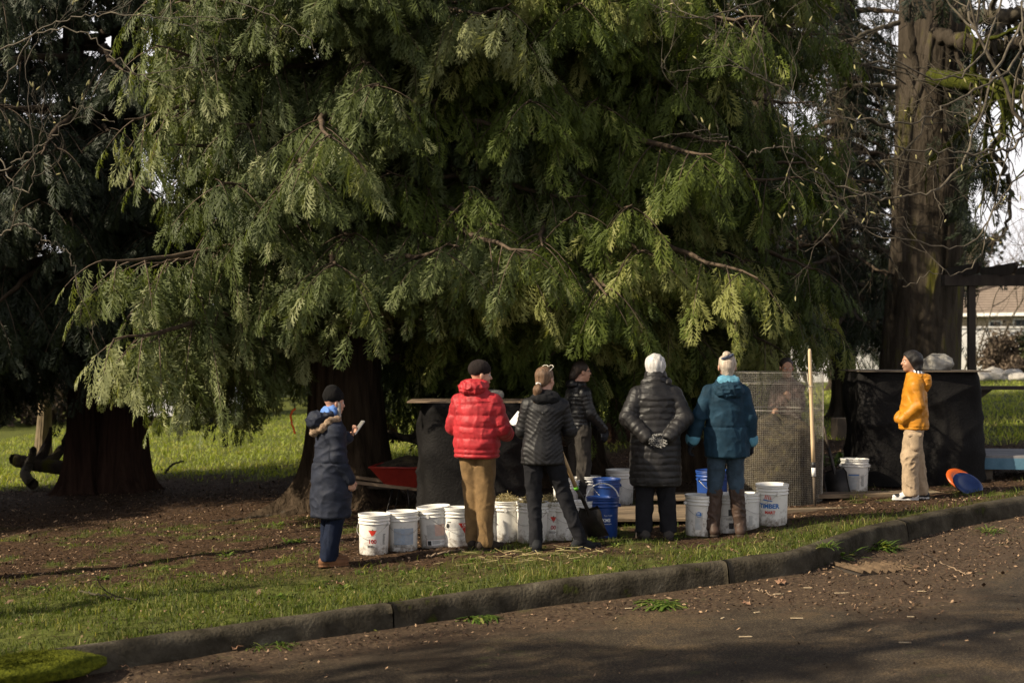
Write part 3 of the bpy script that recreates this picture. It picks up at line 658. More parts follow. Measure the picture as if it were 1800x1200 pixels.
class Field:
    def __init__(s): s.pr = []
    def cone(s, a, b, ra, rb, k=.02, sub=False, u0=0.0, flat=None):
        s.pr.append(('c', A3(a), A3(b), ra, rb, k, sub, u0, flat)); return s
    def ell(s, c, r, R=None, k=.02, sub=False):
        s.pr.append(('e', A3(c), A3(r), np.eye(3) if R is None else R, 0, k, sub, 0, None)); return s
    def loft(s, rows, k=.02, sub=False, sq=2.0):
        s.pr.append(('t', np.array(rows, float), sq, 0, 0, k, sub, 0, None)); return s
    def build(s, name, mat, h, parent=None, quilt=None, wr=0.0, wfreq=(9, 9, 5), clip=None, disp=None, tintf=None):
        lo = np.full(3, 1e9); hi = np.full(3, -1e9)
        bbs = []
        for p in s.pr:
            if p[0] == 'c': m = max(p[3], p[4]); a = np.minimum(p[1], p[2]) - m; b_ = np.maximum(p[1], p[2]) + m
            elif p[0] == 'e': m = p[2].max(); a = p[1] - m; b_ = p[1] + m
            else:
                r = p[1]; a = np.array([(r[:, 1] - r[:, 3]).min(), (r[:, 2] - r[:, 4]).min(), r[:, 0].min()]); b_ = np.array([(r[:, 1] + r[:, 3]).max(), (r[:, 2] + r[:, 4]).max(), r[:, 0].max()])
            a = a - .045 - p[5]; b_ = b_ + .045 + p[5]; bbs.append((a, b_))
            if not p[6]: lo = np.minimum(lo, a); hi = np.maximum(hi, b_)
        n = np.ceil((hi - lo) / h).astype(int) + 1
        D = np.full(n, .06, np.float32); U = np.zeros(n, np.float32)
        ax = [lo[i] + h * np.arange(n[i]) for i in range(3)]
        for p, (a, b_) in zip(s.pr, bbs):
            i0 = np.maximum(((a - lo) / h).astype(int), 0); i1 = np.minimum(((b_ - lo) / h).astype(int) + 2, n)
            if (i1 <= i0).any(): continue
            sl = tuple(slice(i0[i], i1[i]) for i in range(3))
            X = ax[0][sl[0]][:, None, None]; Y = ax[1][sl[1]][None, :, None]; Z = ax[2][sl[2]][None, None, :]
            if p[0] == 'c':
                ab = p[2] - p[1]; L2 = (ab ** 2).sum() + 1e-12
                t = np.clip(((X - p[1][0]) * ab[0] + (Y - p[1][1]) * ab[1] + (Z - p[1][2]) * ab[2]) / L2, 0, 1)
                dx = X - p[1][0] - t * ab[0]; dy = Y - p[1][1] - t * ab[1]; dz = Z - p[1][2] - t * ab[2]
                q2 = dx * dx + dy * dy + dz * dz
                if p[8] is not None:      # flattened across the given direction
                    w = p[8][0]; f_ = p[8][1]; dn = dx * w[0] + dy * w[1] + dz * w[2]; q2 = q2 + dn * dn * (f_ * f_ - 1)
                d = np.sqrt(q2) - (p[3] + t * (p[4] - p[3])); u = p[7] + t * math.sqrt(L2)
            elif p[0] == 'e':
                x = X - p[1][0]; y = Y - p[1][1]; z = Z - p[1][2]; R = p[3]
                lx = (x * R[0, 0] + y * R[1, 0] + z * R[2, 0]) / p[2][0]; ly = (x * R[0, 1] + y * R[1, 1] + z * R[2, 1]) / p[2][1]; lz = (x * R[0, 2] + y * R[1, 2] + z * R[2, 2]) / p[2][2]
                q = np.sqrt(lx * lx + ly * ly + lz * lz); g = np.sqrt((lx / p[2][0]) ** 2 + (ly / p[2][1]) ** 2 + (lz / p[2][2]) ** 2) + 1e-6
                d = q * (q - 1) / g; u = Z + 0 * d
            else:
                r = p[1]; o = np.argsort(r[:, 0]); r = r[o]; zz = ax[2][sl[2]]
                cx, cy, rx, ry = [np.interp(zz, r[:, 0], r[:, i])[None, None] for i in (1, 2, 3, 4)]
                e_ = p[2]; q = (np.abs((X - cx) / rx) ** e_ + np.abs((Y - cy) / ry) ** e_) ** (1 / e_)
                d = (q - 1) * np.minimum(rx, ry); zc = np.maximum(r[0, 0] - zz, zz - r[-1, 0])[None, None]
                rr = .02; d = np.where((d > -rr) & (zc > -rr), np.sqrt(np.maximum(d + rr, 0) ** 2 + np.maximum(zc + rr, 0) ** 2) - rr, np.maximum(d, zc)); u = Z + 0 * d
            D0 = D[sl]; U0 = U[sl]; k = p[5]
            if p[6]:
                hh = np.clip(.5 - .5 * (D0 + d) / k, 0, 1); D[sl] = D0 * (1 - hh) + (-d) * hh + k * hh * (1 - hh)
            else:
                U[sl] = np.where(d < D0, u, U0); hh = np.clip(.5 + .5 * (D0 - d) / k, 0, 1); D[sl] = D0 * (1 - hh) + d * hh - k * hh * (1 - hh)
        ix = np.argwhere(np.abs(D) < .035); si = (ix[:, 0], ix[:, 1], ix[:, 2])
        X = ax[0][ix[:, 0]]; Y = ax[1][ix[:, 1]]; Z = ax[2][ix[:, 2]]; Uu = U[si].astype(float); d = D[si].astype(float); sgn_ = len(name) * 3.7 + len(mat.name) * 1.3
        if quilt:
            pit, amp = quilt[0], quilt[1]; uu = Uu + (quilt[2](X, Y, Z) if len(quilt) > 2 else 0) + .016 * (n3(X * 9, Y * 9, Z * 7 + sgn_) - .5)
            lift = np.abs(np.sin(np.pi * uu / pit)) ** .5
            pk = .55 + .9 * n3(X * 14, Y * 14, np.round(uu / pit) * 3.3 + sgn_)
            d = d - amp * (lift * pk - .5) - (1 - lift) ** 2 * amp * .6 * (n3(X * 55, Y * 55, Z * 20) - .5) * 2
        if wr:
            fx, fy, fz = [q * .75 for q in wfreq]
            wx = n3(X * 4 + 7, Y * 4, Z * 3 + sgn_) * 3
            r1 = 1 - 2 * np.abs(n3(X * fx + wx, Y * fy + wx, Z * fz * 1.6 + wx * 1.5 + sgn_) - .5)
            r2 = 1 - 2 * np.abs(n3(X * fx * 2.3 + wx, Y * fy * 2.3, Z * fz * 3 - wx) - .5)
            d = d - wr * 2.6 * ((r1 ** 3 - .35) + .45 * (r2 ** 2 - .4))
        if disp is not None: d = d - disp(X, Y, Z, Uu)
        D[si] = d
        if clip is not None: D = np.maximum(D, clip(ax[0][:, None, None], ax[1][None, :, None], ax[2][None, None, :]))
        for i in range(3):
            e = [slice(None)] * 3; e[i] = 0; D[tuple(e)] = .05; e[i] = -1; D[tuple(e)] = .05
        V, Qd = nets(D.astype(np.float64), lo, h)
        tint = None
        if tintf is not None: tint = tintf(V)
        return mesh_from(name, V, Qd, mat, parent, True, tint)

def cloth(name, c, rough=.8, bump=.25, bs=90, var=1.3, sheen=.2, spec=.25, **k):
    sheen = 0 if sum(c) < .12 else sheen * .3; spec *= .7
    return M(name, tuple(q * .85 for q in c), tuple(min(1, q * var) for q in c), 12, rough, bump, bs, spec=spec, sheen=sheen, bdist=.004, **k)
m_skin = M('skin', (.42, .22, .15), (.52, .29, .20), 20, .5, .15, 120, spec=.4)
m_skin2 = M('skin_olive', (.34, .18, .11), (.42, .235, .15), 20, .5, .15, 120, spec=.4)
m_eye = M('eye', (.55, .52, .48), (.6, .57, .52), 5, .2); m_pupil = M('pupil', (.02, .012, .008), (.03, .02, .01), 5, .2)
m_sole = M('white_sole', (.55, .53, .50), (.65, .63, .60), 10, .6)
m_metal = M('thin_metal', (.35, .34, .32), (.5, .48, .45), 30, .4, metal=.8)

def hair_mat(name, c1, c2): return M(name, c1, c2, 9, .5, .6, 60, (6, 6, .5), spec=.35, lo=.35, hi=.7, bdist=.01)

def head_prims(f, H, R, s=1.0):
    T = lambda x, y, z: H + R @ (np.array([x, y, z]) * s)
    f.ell(T(0, -.012, .032), np.array((.074, .092, .083)) * s, R, .02)
    f.ell(T(0, .028, -.035), np.array((.061, .060, .082)) * s, R, .02)
    f.ell(T(0, .055, -.092), np.array((.032, .026, .022)) * s, R, .018)
    f.cone(T(0, .084, .004), T(0, .100, -.028), .008 * s, .0125 * s, .010)
    for sx in (-1, 1):
        f.ell(T(sx * .031, .096, .004), np.array((.016, .014, .010)) * s, R, .008, True)
        f.ell(T(sx * .077, -.006, -.014), np.array((.010, .020, .031)) * s, R, .006)
        f.cone(T(sx * .018, .084, .022), T(sx * .045, .074, .022), .007 * s, .005 * s, .01)
        f.ell(T(sx * .035, .060, -.035), np.array((.020, .022, .02)) * s, R, .015)
    f.ell(T(0, .086, -.062), np.array((.024, .010, .008)) * s, R, .006)
    return T

def hand(f, wr, d, palm, thumb, s=1.0, curl=.35, grip=False):
    """wrist point, direction of the fingers, palm normal, direction of the thumb side"""
    d = norm(A3(d)); th = norm(A3(thumb) - d * (A3(thumb) @ d)); pn = np.cross(d, th); pn = pn * (1 if pn @ A3(palm) > 0 else -1)
    wr = A3(wr); f.cone(wr - d * .02, wr + d * .03 * s, .024 * s, .027 * s, .02)
    kn = wr + d * .085 * s
    for i, (off, L, r) in enumerate([(.030, .070, .0085), (.010, .080, .009), (-.010, .074, .0085), (-.030, .058, .0078)]):
        k0 = kn + th * off * s - d * (.006 * (abs(i - 1.2))) * s
        f.cone(wr + d * .022 * s + th * off * .75 * s, k0, .0155 * s, .0125 * s, .012)
        c = curl * (1 + .15 * i); dd = d * math.cos(c) + pn * math.sin(c); k1 = k0 + dd * L * .42 * s
        c2 = c + curl * 1.5; dd = d * math.cos(c2) + pn * math.sin(c2); k2 = k1 + dd * L * .32 * s
        c3 = c2 + curl * 1.1; dd = d * math.cos(c3) + pn * math.sin(c3); k3 = k2 + dd * L * .26 * s
        f.cone(k0, k1, r * 1.1 * s, r * s, .004); f.cone(k1, k2, r * s, r * .92 * s, .004); f.cone(k2, k3, r * .92 * s, r * .8 * s, .003)
    t0 = wr + d * .020 * s + th * .022 * s; t1 = t0 + norm(d * .6 + th * .75 + pn * .35) * .045 * s; t2 = t1 + norm(d * .85 + th * .35 + pn * (.3 + curl)) * .032 * s; t3 = t2 + norm(d * .95 + pn * (.3 + curl)) * .026 * s
    f.cone(t0, t1, .017 * s, .0125 * s, .01); f.cone(t1, t2, .0115 * s, .010 * s, .004); f.cone(t2, t3, .010 * s, .008 * s, .003)

def skel(h=1.70, sh=.185, hip=.085, lean=0.0, **ov):
    k = h / 1.70
    J = dict(pel=(0, 0, .93), waist=(0, 0, 1.06), chest=(0, .0, 1.26), neck=(0, -.01, 1.435), head=(0, .02, 1.585), shL=(-sh, 0, 1.385), shR=(sh, 0, 1.385),
             elL=(-sh - .05, -.02, 1.10), elR=(sh + .05, -.02, 1.10), wrL=(-sh - .06, .05, .86), wrR=(sh + .06, .05, .86),
             hipL=(-hip, 0, .90), hipR=(hip, 0, .90), knL=(-hip - .01, .02, .50), knR=(hip + .01, .02, .50), anL=(-hip - .02, -.02, .085), anR=(hip + .02, -.02, .085),
             toL=(-hip - .04, .15, .03), toR=(hip + .04, .15, .03))
    J.update(ov)
    for q in ('shL', 'shR'): J[q] = (J[q][0] * .82, J[q][1], J[q][2] - .05)
    for q in ('elL', 'elR'): J[q] = (J[q][0] * .86, J[q][1], J[q][2])
    for q in ('wrL', 'wrR'): J[q] = (J[q][0] * (.92 if abs(J[q][0]) > .1 else 1), J[q][1], J[q][2])
    return {a: A3(b_) * k for a, b_ in J.items()}, k

def body(name, J, k, mat, R=None, hands=None, root=None, label=None):
    f = Field(); R = np.eye(3) if R is None else R
    T = head_prims(f, J['head'], R, k)
    f.cone(J['head'] + R @ np.array([0, -.022, -.06]) * k, J['neck'], .052 * k, .060 * k, .03)
    f.loft([(J['pel'][2] - .10 * k, J['pel'][0], J['pel'][1], .14 * k, .09 * k), (J['waist'][2], J['waist'][0], J['waist'][1], .12 * k, .08 * k), (J['chest'][2], J['chest'][0], J['chest'][1], .145 * k, .09 * k), (J['neck'][2] - .04 * k, J['neck'][0], J['neck'][1], .11 * k, .06 * k)], .04)
    for s in 'LR':
        f.cone(J['neck'] + [0, 0, -.04 * k], J['sh' + s], .05 * k, .046 * k, .03)
        f.cone(J['sh' + s] * [.9, 1, 1], J['el' + s], .046 * k, .036 * k, .03); f.cone(J['el' + s], J['wr' + s], .036 * k, .024 * k, .02)
        f.cone(J['hip' + s], J['kn' + s], .070 * k, .050 * k, .03); f.cone(J['kn' + s], J['an' + s], .048 * k, .034 * k, .02)
        f.cone(J['an' + s], J['an' + s] * .5 + J['to' + s] * .5, .030 * k, .018 * k, .01)
        if hands and s in hands: d, pn, th, cu = hands[s]; hand(f, J['wr' + s], d, pn, th, k, cu)
    o = f.build('person', mat, .006)
    for sx in (-1, 1):
        e = Field().ell(T(sx * .031, .0745, .003), (.011 * k,) * 3).build('eye', m_eye, .003, o)
        Field().ell(T(sx * .032, .0835, .003), (.005 * k,) * 3).build('pupil', m_pupil, .0018, e)
    return o, T, R

def shoe(o, J, k, s, mat, sole=m_sole, w=.045, L=.0, boot=0, name='shoe', bm=None):
    an, to = J['an' + s], J['to' + s]; d = to - an; d[2] = 0; d = d / np.linalg.norm(d); f = Field()
    heel = np.array([an[0], an[1], 0]) - d * .05 * k; tip = np.array([an[0], an[1], 0]) + d * .17 * k
    f.cone(heel + [0, 0, .048 * k], tip + [0, 0, .036 * k], .040 * k, .034 * k, .02); f.cone(heel + [0, 0, .05 * k], an + [0, 0, (.02 + boot) * k], .040 * k, .046 * k, .03)
    f.cone(tip + [0, 0, .036 * k] - d * .08 * k, an + [0, 0, .0], .038 * k, .042 * k, .03)
    q = f.build(name, mat, .006, o, clip=lambda X, Y, Z: .014 - Z, wr=.0015)
    f = Field().cone(heel, tip, .046 * k, .040 * k, .01); so = f.build('sole', sole, .006, q, clip=lambda X, Y, Z: np.maximum(Z - .024, .0 - Z))
    return q

def legs(f, J, k, rt=.095, rk=.072, ra=.062, end=0.0, hipr=(.165, .125)):
    f.loft([(J['hipL'][2] - .03 * k, J['pel'][0], J['pel'][1], hipr[0] * k, hipr[1] * k), (J['pel'][2] + .05 * k, J['pel'][0], J['pel'][1], hipr[0] * .97 * k, hipr[1] * k), (J['waist'][2] + .03 * k, J['waist'][0], J['waist'][1], hipr[0] * .85 * k, hipr[1] * .88 * k)], .03)
    for s in 'LR':
        a = J['an' + s] + (J['kn' + s] - J['an' + s]) * end
        f.cone(J['hip' + s], J['kn' + s], rt * k, rk * k, .03); f.cone(J['kn' + s], a, rk * k, ra * k, .025)
    return f
def sleeves(f, J, k, rs=.075, re=.062, rw=.050, cuff=.02, u0=.0):
    for s in 'LR':
        f.cone(J['neck'] + [0, -.01, -.045 * k], J['sh' + s], .07 * k, rs * .95 * k, .04, u0=u0 - .14)
        f.cone(J['sh' + s], J['el' + s], rs * k, re * k, .014, u0=u0); L = np.linalg.norm(J['sh' + s] - J['el' + s])
        f.cone(J['el' + s], J['wr' + s] + (J['el' + s] - J['wr' + s]) * cuff, re * k, rw * k, .02, u0=u0 + L)
    return f

def place_person(o, px, py, facing, label, dz=0.0, off=0.0):
    """facing in degrees: 0 looks away from the camera, 90 looks left, -90 looks right"""
    p = P(px, py); o.location = (p.x, p.y, p.z + dz); o.rotation_euler = (0, 0, R_(facing)); tag(o, label, 'person'); return o

UP = np.array([0, 0, 1.0])
# 1 ---- navy parka, black beanie, fur-trimmed hood, looking right with a phone in hand
J, k = skel(1.53, .175, .075, shL=(-.17, 0, 1.36), shR=(.17, 0, 1.36), elL=(-.24, .02, 1.09), wrL=(-.17, .25, 1.24), elR=(.21, -.0, 1.06), wrR=(.195, .13, .83), head=(0, .035, 1.58),
            anL=(-.085, .02, .085), toL=(-.10, .2, .03), anR=(.085, -.06, .085), toR=(.11, .11, .03))
o, T, Rm = body('p', J, k, m_skin, rotm(0, -4), {'R': ((0, .25, -1), (-1, 0, .2), (0, 1, .2), .75), 'L': ((.3, .7, .55), (.6, -.2, .6), (.8, .3, .3), .6)})
m_navy = cloth('navy_parka', (.016, .019, .030), .7, .4, 60, 1.5)
m_navy2 = cloth('navy_trousers', (.006, .010, .024), .85)
m_blk = cloth('black_knit', (.006, .0055, .0055), .95, .5, 160)
f = Field().loft([(.47 * k, 0, 0, .215 * k, .195 * k), (.70 * k, 0, 0, .225 * k, .195 * k), (.93 * k, 0, -.005, .20 * k, .175 * k), (1.08 * k, 0, 0, .185 * k, .155 * k), (1.30 * k, 0, 0, .185 * k, .14 * k), (1.40 * k, 0, -.01, .12 * k, .10 * k), (1.46 * k, 0, -.005, .085 * k, .085 * k)], .03)
sleeves(f, J, k, .085, .075, .062, .08)
jk = f.build('parka', m_navy, .009, o, wr=.0045, wfreq=(9, 9, 11), disp=lambda X, Y, Z, U: -.008 * np.exp(-((Z - 1.0 * k) / .008) ** 2))
f = Field().ell(A3((0, -.155, 1.415)) * k, A3((.115, .10, .085)) * k, rotm(0, 35), .02).ell(A3((0, -.06, 1.46)) * k, A3((.12, .09, .05)) * k, rotm(0, 20), .03).ell(A3((0, -.09, 1.50)) * k, A3((.06, .05, .03)) * k, rotm(0, 20), .02, True)
f.build('hood', m_navy, .008, jk, wr=.005, wfreq=(22, 20, 22))
m_fur = M('fur_trim', (.16, .10, .06), (.50, .36, .24), 30, .9, .9, 120, tint=False, bdist=.03)
f = Field(); pts = [A3((x_, y_, z_)) * k for x_, y_, z_ in [(-.13, .02, 1.42), (-.14, -.06, 1.41), (-.11, -.13, 1.34), (0, -.18, 1.29), (.11, -.13, 1.34), (.14, -.06, 1.41), (.13, .02, 1.42)]]
for a, b_ in zip(pts[:-1], pts[1:]): f.cone(a, b_, .030, .030, .02)
f.build('fur_trim', m_fur, .007, jk, disp=lambda X, Y, Z, U: .008 * np.sin(90 * X + 20 * Z) * np.sin(80 * Z + 30 * Y))
f = Field().ell(A3((0, -.02, 1.485)) * k, A3((.10, .10, .065)) * k, rotm(0, 32)).build('scarf', cloth('blue_scarf', (.10, .20, .48)), .008, o, wr=.006, wfreq=(30, 30, 30))
legs(Field(), J, k, .10, .088, .086, .0).build('trousers', m_navy2, .009, o, wr=.004, wfreq=(14, 14, 4), clip=lambda X, Y, Z: .05 - Z)
f = Field().ell(T(0, -.018, .062), A3((.088, .104, .088)) * k, Rm).ell(T(0, -.03, .125), A3((.055, .06, .045)) * k, Rm, .04)
ht = f.build('beanie', m_blk, .006, o, clip=lambda X, Y, Z: (T(0, 0, -.06)[2] - Z) + (Y - T(0, 0, 0)[1]) * .75, wr=.002, wfreq=(40, 40, 10))
m_hair_sil = hair_mat('silver_hair', (.22, .20, .18), (.46, .42, .38))
f = Field()
for sx in (-1, 1): f.cone(T(sx * .072, .018, -.01), T(sx * .075, .045, -.22), .018, .014, .02)
f.build('hair', m_hair_sil, .006, o)
m_brown_shoe = cloth('brown_boot', (.16, .075, .035), .7)
for s in 'LR': shoe(o, J, k, s, m_brown_shoe, m_brown_shoe, boot=.03, name='boot')
place_person(o, 582, 993, -62, 'person in long navy parka with fur hood and black beanie holding up a phone')
m_glass_b = M('phone_glass', (.01, .01, .012), (.02, .02, .02), 5, .15, spec=.6)
wl_ = Matrix.Translation(o.location) @ Matrix.Rotation(o.rotation_euler.z, 4, 'Z')
wp = wl_ @ Vector(J['wrL'] + A3((.035, .075, .075)))
ph = empty('phone', wp); tag(ph, 'dark phone held up in the hand of the person in the navy parka', 'phone'); ph.rotation_euler = (R_(-38), 0, R_(-62))
MB().box((0, 0, 0), (.072, .009, .150)).build('case', m_metal, ph); MB().box((0, .0055, 0), (.066, .002, .142)).build('screen', m_glass_b, ph)

# 2 ---- red puffer jacket, khaki trousers, black beanie
J, k = skel(1.69, .19, .08, shL=(-.195, 0, 1.385), shR=(.19, .01, 1.385), elL=(-.27, .0, 1.12), wrL=(-.17, .22, 1.02), elR=(.26, .05, 1.11), wrR=(.17, .29, 1.04), head=(.02, .04, 1.59),
            anL=(-.05, .04, .085), toL=(-.09, .22, .03), anR=(.10, -.03, .085), toR=(.20, .10, .03), knL=(-.055, .03, .50), knR=(.075, .02, .49))
o, T, Rm = body('p', J, k, m_skin, rotm(-50, -4), {'R': ((.1, .9, .25), (-1, 0, 0), (0, .2, 1), .6), 'L': ((.4, .9, .2), (1, 0, 0), (0, .2, 1), .6)})
m_red = cloth('red_puffer', (.36, .022, .028), .55, .35, 30, 1.3, .1, .4)
f = Field().loft([(.84 * k, 0, 0, .205 * k, .170 * k), (.95 * k, 0, 0, .212 * k, .180 * k), (1.15 * k, 0, 0, .212 * k, .175 * k), (1.32 * k, 0, 0, .205 * k, .150 * k), (1.41 * k, 0, -.01, .13 * k, .11 * k), (1.47 * k, .005, .0, .085 * k, .085 * k)], .03)
sleeves(f, J, k, .092, .082, .064, -.10, 1.4)
jk = f.build('puffer_jacket', m_red, .009, o, quilt=(.102 * k, .013, lambda X, Y, Z: .03 * (Z > 1.34)), wr=.0026, wfreq=(24, 20, 7), disp=lambda X, Y, Z, U: -.012 * np.exp(-((Z - .875 * k) / .010) ** 2))
f = Field().ell(A3((-.005, -.085, 1.475)) * k, A3((.125, .085, .075)) * k, rotm(0, 18), .02).ell(A3((0, .0, 1.49)) * k, A3((.11, .10, .06)) * k, rotm(0, 18), .02)
f.build('hood', m_red, .008, jk, quilt=(.05, .008), wr=.006, wfreq=(26, 22, 16))
m_khaki = cloth('khaki_trousers', (.15, .092, .040), .85, .3, 70, 1.35)
legs(Field(), J, k, .100, .082, .074, .0, (.17, .13)).build('trousers', m_khaki, .008, o, wr=.0045, wfreq=(9, 9, 6), clip=lambda X, Y, Z: .035 - Z)
m_charc = cloth('charcoal_knit', (.016, .012, .011), .95, .5, 160)
Field().ell(T(0, -.015, .050), A3((.087, .105, .088)) * k, Rm).build('beanie', m_charc, .006, o, clip=lambda X, Y, Z: T(0, 0, .0)[2] - Z - .15 * (Rm[0, 1] * (X - T(0, 0, 0)[0]) + Rm[1, 1] * (Y - T(0, 0, 0)[1])) * -1, wr=.0015, wfreq=(50, 50, 5))
m_dkshoe = cloth('dark_shoe', (.03, .022, .016), .7)
for s in 'LR': shoe(o, J, k, s, m_dkshoe, m_dkshoe)
place_person(o, 838, 968, -26, 'person in bright red puffer jacket and khaki trousers holding a sheet of paper')
wl_ = Matrix.Translation(o.location) @ Matrix.Rotation(o.rotation_euler.z, 4, 'Z'); wp = wl_ @ Vector(J['wrR'] + A3((.03, .10, .09)))
n_ = 10; V = []; 
for i in range(n_):
    for j in range(n_): V.append((-.055 + .11 * i / 9, .01 * math.sin(i / 3), -.02 + .15 * j / 9 + .01 * i / 9))
pp = mesh_from('paper', np.array(V), [(i * n_ + j, i * n_ + j + 1, (i + 1) * n_ + j + 1, (i + 1) * n_ + j) for i in range(9) for j in range(9)], M('paper', (.72, .72, .70), (.78, .78, .76), 5, .8))
pp.modifiers.new('solid', 'SOLIDIFY').thickness = .0012
pp.location = wp; pp.rotation_euler = (R_(-38), R_(20), R_(-38)); tag(pp, 'folded white paper in the right hand of the person in red', 'paper')

# 3 ---- black quilted jacket, ponytail, legs apart, leaning on a shovel
J, k = skel(1.63, .185, .09, pel=(-.03, 0, .93), waist=(-.03, 0, 1.06), elL=(-.25, .05, 1.10), wrL=(-.15, .25, 1.05), elR=(.27, .03, 1.10), wrR=(.23, .22, 1.00), head=(.005, .03, 1.585),
            hipL=(-.115, 0, .90), hipR=(.06, 0, .90), knL=(-.10, .03, .50), anL=(-.085, -.03, .085), toL=(-.10, .13, .03), knR=(.18, .02, .51), anR=(.33, -.02, .085), toR=(.50, .03, .03))
m_glove = cloth('dark_glove', (.02, .022, .028), .8)
o, T, Rm = body('p', J, k, m_skin, rotm(-38, 0), {'R': ((-.5, .8, -.1), (0, 0, -1), (-.6, -.2, .6), 1.0), 'L': ((.8, .6, 0), (0, .3, -1), (0, .6, .6), .9)})
m_blkj = cloth('black_quilt', (.0095, .009, .0095), .55, .3, 50, 1.6, .15, .45)
f = Field().loft([(.80 * k, -.02, 0, .205 * k, .155 * k), (.92 * k, -.025, 0, .195 * k, .155 * k), (1.08 * k, -.02, 0, .165 * k, .135 * k), (1.30 * k, 0, 0, .185 * k, .135 * k), (1.40 * k, 0, -.01, .12 * k, .10 * k), (1.45 * k, 0, 0, .08 * k, .08 * k)], .03)
sleeves(f, J, k, .072, .062, .052, .0, 1.4)
jk = f.build('quilted_jacket', m_blkj, .008, o, quilt=(.042, .006, lambda X, Y, Z: -.75 * np.abs(X) * (np.abs(X) < .17) - .1275 * (np.abs(X) >= .17)), wr=.003)
Field().ell(A3((0, -.075, 1.415)) * k, A3((.135, .075, .065)) * k, rotm(0, 30), .02).ell(A3((0, .0, 1.435)) * k, A3((.10, .09, .05)) * k, None, .03).build('hood', cloth('black_hood', (.008, .008, .009)), .008, jk, wr=.004, wfreq=(25, 20, 20))
m_jean_b = cloth('black_jeans', (.009, .009, .011), .85, .3, 80, 1.6)
legs(Field(), J, k, .103, .069, .057, .0, (.18, .135)).build('trousers', m_jean_b, .008, o, wr=.004, wfreq=(14, 12, 9), clip=lambda X, Y, Z: .06 - Z)
m_hair_br = hair_mat('brown_hair', (.075, .042, .022), (.22, .13, .075))
f = Field().ell(T(0, -.02, .035), A3((.083, .098, .085)) * k, Rm).ell(T(0, -.06, -.03), A3((.06, .05, .05)) * k, Rm, .03)
hr = f.build('hair', m_hair_br, .005, o, disp=lambda X, Y, Z, U: .005 * (n3(X * 80, Y * 80, Z * 25) - .5), clip=lambda X, Y, Z: np.minimum(-(T(0, 0, .045)[2] - Z), 1) * 0 + (Rm[0, 1] * (X - T(0, 0, 0)[0]) + Rm[1, 1] * (Y - T(0, 0, 0)[1])) - .055 - .25 * (Z - T(0, 0, 0)[2]))
bk = T(0, -.112, -.045)
f = Field().cone(bk, bk + A3((-.012, -.03, -.05)), .018, .034, .02).cone(bk + A3((-.012, -.03, -.05)), bk + A3((-.03, -.02, -.15)), .036, .022, .03)
f.build('ponytail', m_hair_br, .005, hr, disp=lambda X, Y, Z, U: .007 * (n3(X * 90, Y * 90, Z * 9) - .5))
Field().cone(bk + A3((-.012, 0, .004)), bk + A3((.012, 0, .0)), .014, .014).build('hair_tie', m_sole, .004, hr)
g_ = MB()
for sx in (-1, 1):
    c = T(sx * .038, .05, .108)
    g_.tube([T(sx * .012, .055, .112), T(sx * .015, .06, .128), T(sx * .045, .055, .128), T(sx * .066, .04, .112), T(sx * .068, -.06, .06)], .0035, 6)
g_.tube([T(-.012, .055, .118), T(.012, .055, .118)], .003, 6)
g_.build('sunglasses', M('pale_frames', (.55, .50, .42), (.65, .6, .5), 9, .3), o, True)
m_blksh = cloth('black_runner', (.015, .016, .018), .8)
for s in 'LR': shoe(o, J, k, s, m_blksh, m_sole if s == 'R' else m_blksh)
p3 = place_person(o, 958, 968, 3, 'person in black quilted jacket with brown ponytail leaning on a shovel, feet apart')
P3M = Matrix.Translation(o.location) @ Matrix.Rotation(o.rotation_euler.z, 4, 'Z'); P3J = J

# 4 ---- glasses, dark hair, short black puffer, grey trousers, facing right
J, k = skel(1.60, .175, .08, elL=(-.22, -.04, 1.10), wrL=(-.20, .05, .87), elR=(.22, .04, 1.11), wrR=(.20, .22, .93), head=(0, .045, 1.585))
o, T, Rm = body('p', J, k, m_skin, rotm(-14, 2))
m_blkp = cloth('black_puffer', (.008, .008, .009), .42, .3, 40, 1.5, .1, .5)
f = Field().loft([(.90 * k, 0, 0, .165 * k, .135 * k), (1.05 * k, 0, 0, .160 * k, .135 * k), (1.30 * k, 0, 0, .178 * k, .14 * k), (1.40 * k, 0, -.01, .12 * k, .10 * k), (1.475 * k, 0, .0, .078 * k, .078 * k)], .03)
sleeves(f, J, k, .074, .064, .052, .02, 1.4)
jk = f.build('puffer_jacket', m_blkp, .008, o, quilt=(.045, .006), wr=.003)
Field().ell(A3((0, -.095, 1.44)) * k, A3((.10, .055, .055)) * k, rotm(0, 25), .02).build('hood', m_blkp, .008, jk, quilt=(.04, .007))
m_grey_t = cloth('grey_trousers', (.032, .028, .024), .85, .3, 80, 1.5)
legs(Field(), J, k, .095, .078, .072, .0, (.155, .12)).build('trousers', m_grey_t, .008, o, wr=.005, wfreq=(14, 12, 7), clip=lambda X, Y, Z: .05 - Z)
f = Field(); hand(f, J['wrL'], (0, .1, -1), (1, 0, 0), (0, 1, 0), 1.12 * k, .3); f.build('glove', m_glove, .006, o)
f = Field(); hand(f, J['wrR'], (0, .2, -1), (-1, 0, 0), (0, 1, 0), 1.12 * k, .3); f.build('glove', m_glove, .006, o)
m_hair_dk = hair_mat('dark_hair', (.012, .008, .006), (.05, .032, .022))
f = Field().ell(T(0, -.022, .038), A3((.083, .098, .084)) * k, Rm).ell(T(0, -.085, -.02), A3((.06, .045, .06)) * k, Rm, .03).ell(T(0, -.12, -.05), A3((.05, .035, .055)) * k, Rm, .03)
def face_clip(T, Rm, a=.050, b_=.45): return lambda X, Y, Z: (Rm[0, 1] * (X - T(0, 0, 0)[0]) + Rm[1, 1] * (Y - T(0, 0, 0)[1])) - a + b_ * (T(0, 0, .05)[2] - Z) * 1.0
